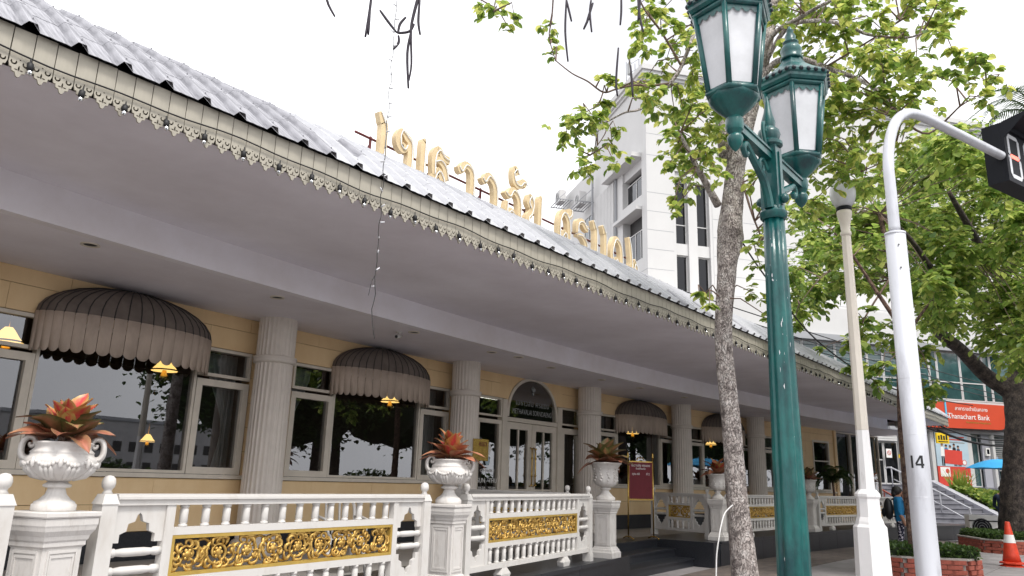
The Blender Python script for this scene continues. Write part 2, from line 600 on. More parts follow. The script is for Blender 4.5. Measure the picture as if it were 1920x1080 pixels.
def B(s, d, z):
    a = s / RB
    return (BX + (RB - d) * sin(a), BY + (RB - d) * cos(a) + 0.147 * max(0.0, -12.6 - s), z)


# ------------------------------------------------------------------ ground
g = MB()
g.add([(-400, -400, -0.13), (500, -400, -0.13), (500, 500, -0.13), (-400, 500, -0.13)], [(0, 1, 2, 3)])
struct(g.build('road', 'asphalt'))
g = MB()
g.box(-60, 140, -2.6, 60, -0.3, 0.0)
pav = struct(g.build('pavement', 'paving'))
for i in range(34):
    k = MB().box(-30 + i * 3.0, -27.02 + i * 3.0, -2.85, -2.605, -0.3, 0.012)
    k.build('kerb_stone', 'kerb', pav)
# paving slabs, laid in courses that follow the terrace edge
sl = MB().box(-0.296, 0.296, -0.146, 0.146, 0.0, 0.014)
slab_me = sl.data('paving_slab', 'paver')
for row in range(4):
    d = 0.17 + row * 0.3
    n = 0
    s0 = -9.0 + (0.3 if row % 2 else 0)
    while n < 34:
        s = s0 + n * 0.6
        p = B(s, d, 0.0)
        o = put('paving_slab', slab_me, pav, (p[0], p[1], rnd.uniform(0.0, 0.003)), (0, 0, -s / RB))
        n += 1
big = MB().box(-0.598, 0.598, -0.598, 0.598, 0.0, 0.010).data('paving_slab', 'paving')
for i in range(16):
    for j in range(7):
        x = 8.6 + i * 1.21
        y = 4.3 - j * 1.21
        lim = B((x - BX) * 1.0, 0, 0)[1]
        if y + 0.6 < BY + sqrt(max((RB - 1.37) ** 2 - (x - BX) ** 2, 1)) - 0.62 and hypot(x, y) > 9:
            put('paving_slab', big, pav, (x, y, rnd.uniform(0, 0.003)))

# terrace: black granite plinth with a tiled floor, broken by the entrance steps
STEP0, STEP1 = -7.35, -3.55
ter = MB()
for a, b in ((-26, STEP0), (STEP1, 14.0)):
    n = max(4, int((b - a) / 1.2))
    ter.slab(a, b, 0.0, -1.55, -0.05, ZT, B, n)
terrace = struct(ter.build('terrace', 'granite'))
fl = MB()
n = 60
vs, fs = [], []
for k in range(n + 1):
    x = -10 + 42 * k / n
    yb = BY + sqrt((RB + 1.5) ** 2 - (x - BX) ** 2)
    vs += [(x, yb, ZT - 0.004), (x, 16.5, ZT - 0.004)]
for k in range(n):
    fs.append((2 * k, 2 * k + 2, 2 * k + 3, 2 * k + 1))
fl.add(vs, fs).build('terrace_floor', 'terrace_tile', terrace)
# facing slabs of the plinth with open joints, a little proud
s = -17.4
while s < 13.6:
    if s + 1.18 < STEP0 or s > STEP1:
        MB().box(s + 0.004, s + 1.176, 0.003, 0.022, 0.0, ZT - 0.045, B, 2).build('granite_slab', 'granite', terrace)
        MB().box(s + 0.003, s + 1.177, -0.25, 0.045, ZT - 0.04, ZT + 0.006, B, 2).build('granite_coping', 'granite', terrace)
    s += 1.18
steps = MB()
st = struct(bpy.data.objects.new('entrance_steps', None))
COL.objects.link(st)
st.location = B((STEP0 + STEP1) / 2, -0.8, 0)
for k in range(3):
    d = -0.40 - 0.36 * k
    z = 0.15 * (k + 1)
    MB().slab(STEP0 - 0.02, STEP1 + 0.02, d, -1.6, z - 0.15 - (0.05 if k == 0 else 0), z - 0.032, B, 4).build('riser', 'granite', st)
    MB().slab(STEP0 - 0.015, STEP1 + 0.015, d + 0.025, -1.6, z - 0.03, z, B, 4).build('tread', 'granite', st)

# ------------------------------------------------------------------ restaurant
ZS = 3.48
rest = thing('restaurant_building', W(0, 0, 0), 'long cream and orange restaurant with deep grey eaves and fluted columns', 'building')


def wpart(name, m, s0, s1, d0, d1, z0, z1, parent=rest, n=1):
    return MB().box(s0, s1, d0, d1, z0, z1, W, n).build(name, m, parent)


def frame(name, s0, s1, z0, z1, w=0.06, d0=-0.06, d1=0.035, m='joinery', bars_v=(), bars_h=(), parent=rest, pane='pane', inset=None):
    """window: four-sided frame with optional glazing bars, its panes as children"""
    b = MB()
    b.box(s0, s1, d0, d1, z0, z0 + w, W)
    b.box(s0, s1, d0, d1, z1 - w, z1, W)
    b.box(s0, s0 + w, d0, d1, z0 + w, z1 - w, W)
    b.box(s1 - w, s1, d0, d1, z0 + w, z1 - w, W)
    for v in bars_v:
        b.box(v - 0.018, v + 0.018, d0 + 0.015, d1 - 0.012, z0 + w, z1 - w, W)
    for h in bars_h:
        b.box(s0 + w, s1 - w, d0 + 0.014, d1 - 0.011, h - 0.018, h + 0.018, W)
    f = b.build(name, m, parent)
    vx = [s0 + w] + list(bars_v) + [s1 - w]
    hz = [z0 + w] + list(bars_h) + [z1 - w]
    for i in range(len(vx) - 1):
        for j in range(len(hz) - 1):
            e = 0.016
            a0 = vx[i] + (e if i else -0.004); a1 = vx[i + 1] - (e if i < len(vx) - 2 else -0.004)
            c0 = hz[j] + (e if j else -0.004); c1 = hz[j + 1] - (e if j < len(hz) - 2 else -0.004)
            p = MB()
            p.add([W(a0, -0.02, c0), W(a1, -0.02, c0), W(a1, -0.02, c1), W(a0, -0.02, c1)], [(0, 1, 2, 3)])
            p.build('pane', pane, f if parent is rest else parent)
    return f


# backing wall below the sills, above the windows and behind the cladding boards
for a, b in ((-17, -2.2), (1.3, 15.05)):
    wpart('wall', 'backing', a, b, -0.16, -0.012, ZT - 0.02, 1.40, n=12)
wpart('wall', 'backing', -17, 15.05, -0.16, -0.012, 3.0, ZS + 0.05, n=24)
piers = [(-7.2, -6.5), (-2.97, -2.2), (1.3, 1.98), (5.45, 6.13), (9.6, 10.3), (12.6, 13.1), (-17, -10.8)]
for a, b in piers:
    wpart('wall', 'backing', a, b, -0.16, -0.012, 1.40, 3.0)
wpart('wall', 'backing', 13.1, 13.56, -0.16, -0.012, 1.40, 3.0)
wpart('wall', 'backing', 14.67, 15.05, -0.16, -0.012, 1.40, 3.0)


def boards(a, b, z0, z1, off=0.0):
    s = a
    first = True
    while s < b - 0.05:
        L = 1.22 if not first else (1.22 - off if off else 1.22)
        first = False
        e = min(s + L, b)
        MB().box(s + 0.002, e - 0.002, -0.01, rnd.uniform(0.010, 0.013), z0 + 0.003, z1 - 0.003, W, 2).build('cladding_board', 'cladding', rest)
        s = e


for j, (z0, z1) in enumerate(((0.76, 1.06), (1.06, 1.36))):
    boards(-14, -2.25, z0, z1, 0.5 * (j % 2))
    boards(1.35, 15.0, z0, z1, 0.5 * (j % 2))
boards(-14, -1.5, 3.02, 3.30)
boards(0.5, 15.0, 3.02, 3.30)
boards(-14, -1.08, 3.30, ZS, 0.6)
boards(0.1, 15.0, 3.30, ZS, 0.6)
for a, b in piers[:-1]:
    for z0, z1 in ((1.40, 1.72), (1.72, 2.04), (2.04, 2.36), (2.36, 2.69), (2.69, 3.02)):
        MB().box(a + 0.004, b - 0.004, -0.01, 0.011, z0 + 0.003, z1 - 0.003, W).build('cladding_board', 'cladding', rest)
for a, b in ((13.1, 13.56), (14.67, 15.0)):
    for z0, z1 in ((1.40, 2.2), (2.2, 3.02)):
        MB().box(a + 0.004, b - 0.004, -0.01, 0.0125, z0 + 0.003, z1 - 0.003, W).build('cladding_board', 'cladding', rest)
for a, b in ((-17, -2.25), (1.35, 15.0)):
    wpart('skirting', 'granite', a, b, -0.01, 0.035, ZT, 0.755, n=12)
    wpart('window_sill', 'joinery', a, b, -0.05, 0.05, 1.365, 1.415, n=12)

# window bays: casement, wide fixed window, casement; transom lights over the casements
BAYS = [-10.77, -6.5, 1.98, 6.13]
for a in BAYS:
    e = 3.55 if a < -8 else 3.5
    c0, c1 = a + 0.80, a + 2.75
    for s0, s1 in ((a, c0), (c1, a + e)):
        frame('casement_window', s0 + 0.005, s1 - 0.005, 1.42, 2.60, 0.085)
        frame('transom_window', s0 + 0.005, s1 - 0.005, 2.64, 3.01, 0.04, bars_v=())
    frame('fixed_window', c0 + 0.003, c1 - 0.003, 1.42, 3.01, 0.035, d1=0.03)
frame('casement_window', 10.3, 11.05, 1.42, 2.60, 0.085)
frame('transom_window', 10.3, 11.05, 2.64, 3.01, 0.04)
frame('fixed_window', 11.06, 12.6, 1.42, 3.01, 0.05)
frame('fixed_window', 13.56, 14.67, 1.42, 3.08, 0.06, bars_h=(2.4,))

# shop front beyond the orange wall: tall panes backed by blinds
wpart('pilaster', 'cladding', 15.03, 15.17, -0.1, 0.06, ZT, ZS)
for k in range(3):
    s0 = 15.2 + k * 1.03
    frame('shop_window', s0, s0 + 1.0, 0.95, 3.45, 0.04, m='joinery')
    wpart('window_blind', 'lace', s0 + 0.05, s0 + 0.95, -0.14, -0.12, 1.0, 3.4)
wpart('wall', 'cladding', 15.2, 18.3, -0.1, 0.0, ZT, 0.94, n=3)
wpart('wall', 'backing', 15.17, 18.4, -0.3, -0.17, ZT, ZS, n=3)

# entrance: double doors, side lights, transoms, arched fanlight with the name
door_s0, door_s1 = -1.30, 0.40
wpart('door_post', 'joinery', -1.46, -1.31, -0.08, 0.05, ZT, 3.0)
wpart('door_post', 'joinery', 0.41, 0.55, -0.08, 0.05, ZT, 3.0)
frame('sidelight', -2.2, -1.465, ZT + 0.06, 2.58, 0.075)
frame('sidelight', 0.555, 1.3, ZT + 0.06, 2.58, 0.12)
frame('transom_window', -2.2, -1.465, 2.64, 3.01, 0.035)
frame('transom_window', 0.555, 1.3, 2.64, 3.01, 0.035)
wpart('door_head', 'joinery', -1.305, 0.405, -0.07, 0.04, 2.585, 2.665)
for s0, s1, hs_ in ((door_s0, -0.455, 1), (-0.445, door_s1, -1)):
    mid = (s0 + s1) / 2
    lf = frame('door_leaf', s0, s1, ZT + 0.02, 2.575, 0.13, d0=-0.05, d1=0.015, bars_v=(mid,), bars_h=(1.28,))
    hx = s1 - 0.055 if hs_ > 0 else s0 + 0.055
    h = MB()
    h.tube([W(hx, 0.02, 1.35), W(hx, 0.07, 1.38), W(hx, 0.075, 1.55), W(hx, 0.075, 1.9), W(hx, 0.07, 2.08), W(hx, 0.02, 2.11)], 0.014, 8)
    for zz in (1.38, 1.56, 1.9, 2.08):
        h.ball(W(hx, 0.075, zz), 0.026, 8, 5)
    h.build('handle', 'brass', lf, True)
# fanlight
fc, fr_, fz = -0.45, 0.83, 2.66
ZF = 0.80


def arch_pts(r0, k):
    return [(fc + r0 * cos(pi * i / k), fz + 0.02 + (r0 * ZF / 0.83) * sin(pi * i / k) ** 0.85) for i in range(k + 1)]


ao = arch_pts(0.86, 24)
ai = arch_pts(0.80, 24)
b = MB()
for i in range(24):
    b.hexa([W(ai[i][0], -0.05, ai[i][1]), W(ao[i][0], -0.05, ao[i][1]), W(ao[i + 1][0], -0.05, ao[i + 1][1]), W(ai[i + 1][0], -0.05, ai[i + 1][1]),
            W(ai[i][0], 0.045, ai[i][1]), W(ao[i][0], 0.045, ao[i][1]), W(ao[i + 1][0], 0.045, ao[i + 1][1]), W(ai[i + 1][0], 0.045, ai[i + 1][1])])
fan = b.build('fanlight', 'joinery', rest)
p = MB()
p.add([W(x, 0.012, z) for x, z in ai], [tuple(range(len(ai)))])
p.build('pane', 'pane', fan)
# wall fillets either side of the arch
for sg in (-1, 1):
    pts = [(x, z) for x, z in ao if (x - fc) * sg >= -1e-6]
    if sg > 0:
        pts = pts[::-1]
    cor = (fc + sg * 1.05, ZS)
    b = MB()
    ring = pts + [(fc + sg * 1.05, pts[-1][1])] if False else pts
    for i in range(len(ring) - 1):
        (x0, z0), (x1, z1) = ring[i], ring[i + 1]
        b.hexa([W(x0, -0.009, z0), W(x1, -0.009, z1), W(x1, -0.009, ZS + 0.01), W(x0, -0.009, ZS + 0.01),
                W(x0, 0.0095, z0), W(x1, 0.0095, z1), W(x1, 0.0095, ZS + 0.01), W(x0, 0.0095, ZS + 0.01)])
    b.box(min(fc + sg * 0.86, fc + sg * 1.06), max(fc + sg * 0.86, fc + sg * 1.06), -0.009, 0.0093, 3.02, ZS, W)
    b.build('cladding_board', 'cladding', rest)


def wtext(txt, s, d, z, size, m, parent, spacing=1.0, sy=1.0, name='lettering'):
    me = text_mesh(txt, size, spacing=spacing)
    a = -s / RW
    p0 = W(s, d, z)
    bb = MB()
    bb.mesh(me, lambda x, y, q: (p0[0] + x * cos(a) + q * sin(a), p0[1] + x * sin(a) - q * cos(a), p0[2] + y * sy))
    return bb.build(name, m, parent)


wtext('เมธาวลัย ศรแดง', fc, 0.018, 2.98, 0.165, 'grey_print', fan, 1.05)
wtext('METHAVALAI SORNDAENG', fc, 0.018, 2.80, 0.108, 'grey_print', fan, 1.0, 1.35)
em = MB()
for k in range(5):
    an = radians(90 + (k - 2) * 24)
    c0 = (fc, 3.22)
    tip = (fc + 0.10 * cos(an), 3.22 + 0.13 * sin(an))
    em.tube([W(c0[0], 0.02, c0[1]), W((c0[0] + tip[0]) / 2 + 0.01, 0.026, (c0[1] + tip[1]) / 2), W(tip[0], 0.02, tip[1])], [0.016, 0.018, 0.004], 6)
em.ball(W(fc, 0.02, 3.19), 0.035, 8, 5, (1, 0.4, 1))
em.build('emblem', 'grey_print', fan, True)
side = [o for o in rest.children if o.name.startswith('sidelight')][0]
wtext('OPEN DAILY', -1.83, 0.012, 1.62, 0.075, 'white_print', side)
wtext('SUN - THU', -1.83, 0.012, 1.44, 0.12, 'white_print', side)
wtext('10:30 - 23:00', -1.83, 0.012, 1.29, 0.10, 'white_print', side)
wtext('FRI - SAT', -1.83, 0.012, 1.08, 0.12, 'white_print', side)
wtext('10:30 - 23:30', -1.83, 0.012, 0.93, 0.10, 'white_print', side)
for zc, r_, m_ in ((2.02, 0.095, 'white_print'), (1.80, 0.07, 'poster_blue')):
    q = MB()
    q.add([W(-1.83 + r_ * cos(2 * pi * i / 20), 0.01, zc + 1.2 * r_ * sin(2 * pi * i / 20)) for i in range(20)], [tuple(range(20))])
    q.build('sticker', m_, side)

# soffits, beam and eave
RBM = 77.75           # radius of the beam face
dB = RW - RBM
MB().slab(-17, 18.4, -0.16, dB - 0.02, ZS, ZS + 0.03, W, 40).build('lower_soffit', 'soffit', rest)
MB().slab(-17, 15.3, dB - 0.12, dB, ZS - 0.004, 3.812, W, 40).build('beam', 'beam_paint', rest)
YE = 5.065
up = MB()
vs, fs = [], []
n = 48
for k in range(n + 1):
    x = -6 + (31.0 + 6) * k / n
    yb = WY + sqrt(RBM ** 2 - (x - WX) ** 2)
    vs += [(x, YE, 3.812), (x, max(yb + 0.05, YE + 0.1), 3.812)]
for k in range(n):
    fs.append((2 * k, 2 * k + 2, 2 * k + 3, 2 * k + 1))
up.add(vs, fs).build('upper_soffit', 'soffit', rest)
# downlights in the lower soffit
for s_, d_ in ((-10.4, 1.5), (-8.07, 1.45), (-5.62, 1.5), (-3.69, 1.48), (-3.07, 1.58), (-1.8, 1.4), (0.07, 1.35), (1.59, 1.37), (3.67, 1.33), (6.3, 1.35), (8.7, 1.35)):
    c = W(s_, d_, ZS)
    q = MB().lathe([(0.082, 0.004), (0.085, -0.012), (0.066, -0.012), (0.06, -0.002)], 20, c, cap=False)
    dl = q.build('downlight', 'joinery', rest, True)
    MB().lathe([(0.061, -0.004), (0.03, -0.005), (0.004, -0.0055)], 20, c).build('reflector', 'dark', dl, True)

# columns
COLS = [-11.27, -7.10, -2.95, 1.17, 5.26, 9.34]
NF = 26


def flute(r, z, a, k):
    return r * (1.0 - (0.045 if k % 4 in (1, 2) else (0.012 if k % 4 == 3 else 0.0)))


col_me = MB().lathe([(0.262, 0), (0.258, 0.6), (0.252, 1.6), (0.245, 2.445)], NF * 4, mod=flute).data('column', 'column_paint')
neck_me = MB().lathe([(0.25, 2.50), (0.252, 3.03)], NF * 4, mod=flute).data('column_neck', 'column_paint')
ring_me = MB().lathe([(0.25, 2.42), (0.275, 2.43), (0.285, 2.455), (0.275, 2.48), (0.292, 2.49), (0.285, 2.51), (0.25, 2.52)], 48).data('collar_ring', 'column_paint', True)
base_me = MB().lathe([(0.33, 0), (0.33, 0.08), (0.30, 0.10), (0.32, 0.13), (0.30, 0.17), (0.262, 0.19)], 40).data('column_base', 'column_paint', True)
rl = rest.location
for s_ in COLS:
    p_ = W(s_, 0.35, ZT)
    c_ = put('column', col_me, rest, (p_[0] - rl[0], p_[1] - rl[1], p_[2]))
    put('column_neck', neck_me, c_)
    put('collar_ring', ring_me, c_)
    put('column_base', base_me, c_)

# fascia of narrow boards, each with a fretted tail
FB = 0.125
z_t, z_m = 4.072, 3.875


def ell(cx, cy, rx, ry, n=8, a0=0.0):
    return [(cx + rx * cos(a0 + 2 * pi * i / n), cy + ry * sin(a0 + 2 * pi * i / n)) for i in range(n)]


w2 = FB / 2 - 0.003
out = [(-w2, 0.0), (-w2, -0.215), (-w2, -0.235), (-0.052, -0.262), (-0.040, -0.262), (-0.036, -0.285), (-0.018, -0.290), (-0.010, -0.312), (0, -0.318),
       (0.010, -0.312), (0.018, -0.290), (0.036, -0.285), (0.040, -0.262), (0.052, -0.262), (w2, -0.235), (w2, -0.215), (w2, 0.0)]


def crescent(cx, cy, r, a0, a1, k=0.55):
    o_ = [(cx + r * cos(a0 + (a1 - a0) * i / 7), cy + r * sin(a0 + (a1 - a0) * i / 7)) for i in range(8)]
    i_ = [(cx + r * k * cos(a1 + (a0 - a1) * i / 5), cy + r * k * sin(a1 + (a0 - a1) * i / 5) + r * 0.12) for i in range(6)]
    return o_ + i_


holes = [crescent(-0.033, -0.226, 0.019, radians(150), radians(395)), crescent(0.033, -0.226, 0.019, radians(145), radians(390)),
         ell(0, -0.262, 0.0055, 0.020, 8), ell(-0.015, -0.272, 0.010, 0.005, 8, 0.4), ell(0.015, -0.272, 0.010, 0.005, 8, -0.4), ell(0, -0.205, 0.005, 0.005, 6)]
fme = curve_mesh([out] + holes, 0.007)
fb = MB().mesh(fme, lambda x, y, z: (x, z, y))
fascia_me = fb.data('fascia_board', 'fascia')
nb = 256
for k in range(nb):
    x = -0.9 + k * FB
    put('fascia_board', fascia_me, rest, (x - rl[0], YE - 0.02 - rl[1] + rnd.uniform(-0.0015, 0.0015), z_t - rl[2] + rnd.uniform(-0.004, 0.004)), (0, rnd.uniform(-0.006, 0.006), 0))
MB().box(-6, 31.2, YE, YE + 0.03, 3.84, 4.06).build('fascia_backing', 'dark', rest)
# return fascia at the far end of the eave
for k in range(14):
    put('fascia_board', fascia_me, rest, (31.13 - rl[0], YE + 0.06 + k * FB - rl[1], z_t), (0, 0, pi / 2))

# roof: troughed sheets in courses that curve over
RP = 0.29
LT = 0.42
prof = [(0.0, 0.0), (0.02, 0.0), (0.06, 0.002), (0.10, 0.0), (0.15, 0.002), (0.185, 0.0), (0.212, 0.046), (0.262, 0.046), (0.29, 0.002)]


def tile(m, name, bow):
    t_ = MB()
    vs, fs = [], []
    n_ = len(prof)
    for j in range(4):
        y = -0.012 + (LT + 0.03) * j / 3
        lift = 0.0022 * (1 - j / 3) - bow * ((j - 1.5) / 1.5) ** 2
        for x, h in prof:
            vs.append((x, y, h + lift))
    for j in range(3):
        for i in range(n_ - 1):
            fs.append((j * n_ + i, j * n_ + i + 1, (j + 1) * n_ + i + 1, (j + 1) * n_ + i))
    o_ = len(vs)
    vs += [(x, -0.012, h - 0.002) for x, h in prof]
    for i in range(n_ - 1):
        fs.append((o_ + i, o_ + i + 1, i + 1, i))
    t_.add(vs, fs)
    t_.add([(0.245 - 0.008, 0.06, 0.046), (0.245 + 0.008, 0.06, 0.046), (0.245 + 0.008, 0.075, 0.046), (0.245 - 0.008, 0.075, 0.046), (0.245, 0.0675, 0.062)],
           [(0, 1, 4), (1, 2, 4), (2, 3, 4), (3, 0, 4)])
    return t_


tile_me = [tile('zinc', 'roof_tile', 0.0015).data('roof_tile', 'zinc'), tile('zinc_old', 'roof_tile', 0.0015).data('roof_tile', 'zinc_old')]
slopes = [40, 36.5, 33, 29, 20, 10]
course = []
y, z = 5.0, 4.075
for a in slopes:
    course.append((y, z, radians(a)))
    y += LT * cos(radians(a))
    z += LT * sin(radians(a))
RIDGE = (y, z)
rest_t = MB()
for i in range(112):
    x = -1.2 + i * RP
    for j, (y, z, a) in enumerate(course):
        if j < 4 and 1 < i < 77:
            o = put('roof_tile', tile_me[0 if (x > 3.6 and rnd.random() < 0.93) else 1], rest, (x - rl[0], y - rl[1], z + rnd.uniform(0, 0.0015)), (a, 0, rnd.uniform(-0.002, 0.002)))
        else:
            src = tile_me[0]
            ca, sa = cos(a), sin(a)
            rest_t.mesh(src, lambda X, Y, Z: (x + X, y + Y * ca - Z * sa, z + Y * sa + Z * ca))
o = rest_t.build('roof_sheeting', 'zinc', rest)
o['kind'] = 'stuff'
dk = MB()
pts = [(5.04, 4.066)] + [(y + 0.05, z - 0.03) for y, z, a in course] + [(RIDGE[0], RIDGE[1] - 0.02), (12.0, RIDGE[1] + 0.1), (12.0, 3.83)]
for i in range(len(pts) - 1):
    dk.add([(-6, pts[i][0], pts[i][1]), (31.2, pts[i][0], pts[i][1]), (31.2, pts[i + 1][0], pts[i + 1][1]), (-6, pts[i + 1][0], pts[i + 1][1])], [(0, 1, 2, 3)])
dk.add([(31.2, p_[0], p_[1]) for p_ in pts], [tuple(range(len(pts)))])
dk.build('roof_deck', 'dark', rest)

# room behind the glass
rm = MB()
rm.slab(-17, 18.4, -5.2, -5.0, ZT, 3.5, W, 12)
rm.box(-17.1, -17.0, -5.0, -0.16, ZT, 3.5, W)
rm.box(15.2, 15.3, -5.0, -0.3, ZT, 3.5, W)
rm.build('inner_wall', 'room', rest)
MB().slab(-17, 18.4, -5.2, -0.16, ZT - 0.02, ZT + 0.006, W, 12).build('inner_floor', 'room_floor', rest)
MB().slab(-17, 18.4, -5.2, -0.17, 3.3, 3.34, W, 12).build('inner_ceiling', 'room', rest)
tl = MB()
tl.box(-1.25, 0.4, -1.6, -1.5, 3.22, 3.29, W)
tl.build('ceiling_tube', 'tube_glow', rest)

# ------------------------------------------------------------------ awnings over the wide windows
AW_HW, AW_D = 1.06, 0.47
AWL = ['brown half dome awning over the wide window behind the big red-leaved urn',
       'brown half dome awning between two fluted columns left of the entrance doors',
       'brown half dome awning above the maroon notice board right of the doors',
       'brown half dome awning partly hidden behind the pale tree trunk']
ns_ = 22
for ai_, a in enumerate(BAYS):
    c = a + 1.775
    t = thing('window_awning', W(c, 0.03, 2.62), AWL[ai_], 'awning', 'brown dome awnings over the windows')

    def A(th, k, z, off=0.0):
        return W(c - (AW_HW + off) * cos(th) * k, 0.03 + (AW_D + off) * sin(th) * k, z)
    # dome of gores with seam tapes
    dome = MB()
    vs, fs = [], []
    nb_ = 8
    for i in range(nb_ + 1):
        be = (pi / 2) * i / nb_ * 0.985
        for j in range(ns_ * 2 + 1):
            th = pi * j / (ns_ * 2)
            vs.append(A(th, cos(be), 3.045 + 0.425 * sin(be), -0.012 if j % 2 else 0.0))
    m_ = ns_ * 2 + 1
    for i in range(nb_):
        for j in range(m_ - 1):
            fs.append((i * m_ + j, i * m_ + j + 1, (i + 1) * m_ + j + 1, (i + 1) * m_ + j))
    dome.add(vs, fs)
    dome.build('dome', 'awning_top', t, True)
    for j in range(1, ns_):
        th = pi * j / ns_
        MB().tube([A(th, cos(pi / 2 * i / 7 * 0.97), 3.045 + 0.425 * sin(pi / 2 * i / 7 * 0.97), 0.003) for i in range(8)], 0.006, 5).build('seam', 'dark', t)
    # valance: separate hanging strips with rounded ends
    for j in range(ns_):
        t0 = pi * j / ns_ + 0.0025
        t1 = pi * (j + 1) / ns_ - 0.0025
        q = MB()
        vs = []
        K = 6
        for i in range(K + 1):
            f = i / K
            th = t0 + (t1 - t0) * f
            z0 = 2.665 - 0.045 * sin(pi * f) ** 0.6
            bulge = 0.006 * sin(pi * f) + 0.004
            vs += [A(th, 1, 3.05, bulge), A(th, 1, 2.85, bulge), A(th, 1, z0, bulge), A(th, 1, 3.05, bulge - 0.006), A(th, 1, z0, bulge - 0.006)]
        fs = []
        for i in range(K):
            o_ = 5 * i
            fs += [(o_, o_ + 1, o_ + 6, o_ + 5), (o_ + 1, o_ + 2, o_ + 7, o_ + 6), (o_ + 3, o_ + 8, o_ + 9, o_ + 4), (o_ + 2, o_ + 4, o_ + 9, o_ + 7), (o_, o_ + 5, o_ + 8, o_ + 3)]
        q.add(vs, fs)
        q.build('valance_strip', 'awning_band', t, True)
    MB().tube([A(pi * j / 24, 0.985, 3.04) for j in range(25)], 0.012, 6).build('hoop', 'dark', t)

# ------------------------------------------------------------------ hanging lamps and curtains inside
LL = ['glowing pendant lamp inside the window under the big left awning', 'glowing pendant lamp inside the window under the second awning',
      'glowing pendant lamp inside the window behind the maroon notice board', 'glowing pendant lamp inside the window beside the pale tree trunk',
      'glowing pendant lamp inside the narrow window at the left picture edge', 'small lit lamp deep inside the large left window']


def pendant(s_, d_, z_, label, k=1.0):
    p_ = W(s_, d_, z_)
    t = thing('pendant_lamp', p_, label, 'lamp', 'pendant lamps inside the restaurant')
    MB().lathe([(0.035 * k, 0.14 * k), (0.06 * k, 0.11 * k), (0.10 * k, 0.05 * k), (0.145 * k, 0.0), (0.14 * k, -0.01 * k), (0.06 * k, 0.08 * k)], 20, p_).build('lamp_shade', 'lamp_glow', t, True)
    q = MB().lathe([(0.022 * k, 0.0), (0.03 * k, -0.04 * k), (0.06 * k, -0.09 * k), (0.055 * k, -0.12 * k), (0.025 * k, -0.15 * k), (0.004, -0.17 * k)], 14, p_)
    q.tube([(p_[0], p_[1], p_[2] + 0.14 * k), (p_[0], p_[1], 3.3)], 0.006, 5)
    q.lathe([(0.15 * k, -0.008 * k), (0.155 * k, 0.0), (0.15 * k, 0.008 * k)], 20, p_, cap=False)
    q.build('brass_fitting', 'brass', t, True)


pendant(-7.95, -0.80, 2.74, LL[0], 1.15)
pendant(-3.66, -0.80, 2.76, LL[1], 1.15)
pendant(4.74, -0.80, 2.75, LL[2], 1.15)
pendant(8.75, -0.80, 2.68, LL[3], 1.15)
pendant(-9.9, -0.80, 2.80, LL[4], 1.15)
pendant(-7.2, -2.2, 1.86, LL[5], 0.75)


def curtain(s0, s1, label, tied=False, z0=1.3, z1=2.98, m='curtain'):
    q = MB()
    vs, fs = [], []
    nx, nz = 28, 10
    for j in range(nz + 1):
        f = j / nz
        z = z1 + (z0 - z1) * f
        wd_ = 1.0
        if tied:
            wd_ = 1.0 - 0.72 * sin(min(1, f / 0.62) * pi / 2) ** 2 if f < 0.62 else 0.28 + 0.3 * (f - 0.62) / 0.38
        for i in range(nx + 1):
            u = i / nx
            s_ = (s1 + (s0 - s1) * u * wd_) if tied != 'left' else (s0 + (s1 - s0) * u * wd_)
            vs.append(W(s_, -0.24 + 0.03 * sin(u * 34) * (0.6 + 0.4 * wd_), z))
    for j in range(nz):
        for i in range(nx):
            fs.append((j * (nx + 1) + i, j * (nx + 1) + i + 1, (j + 1) * (nx + 1) + i + 1, (j + 1) * (nx + 1) + i))
    q.add(vs, fs)
    o = q.build('curtain', m, None, True)
    tag(o, label, 'curtain', 'curtains behind the restaurant windows')


curtain(-7.75, -7.25, 'pale tied-back curtain in the casement left of the nearest column', True)
curtain(-6.45, -5.95, 'pale tied-back curtain in the casement right of the nearest column', 'left')
curtain(-3.5, -3.1, 'straight pale curtain in the casement left of the brass plaque')
curtain(2.2, 2.6, 'straight pale curtain just right of the entrance side light')
curtain(4.75, 5.35, 'pale curtain in the casement right of the maroon notice board')
curtain(8.95, 9.5, 'pale curtain in the casement right of the leaning tree trunk')
curtain(10.4, 12.5, 'grey lace curtain filling the window beyond the last column', False, 1.42, 3.0, 'lace')

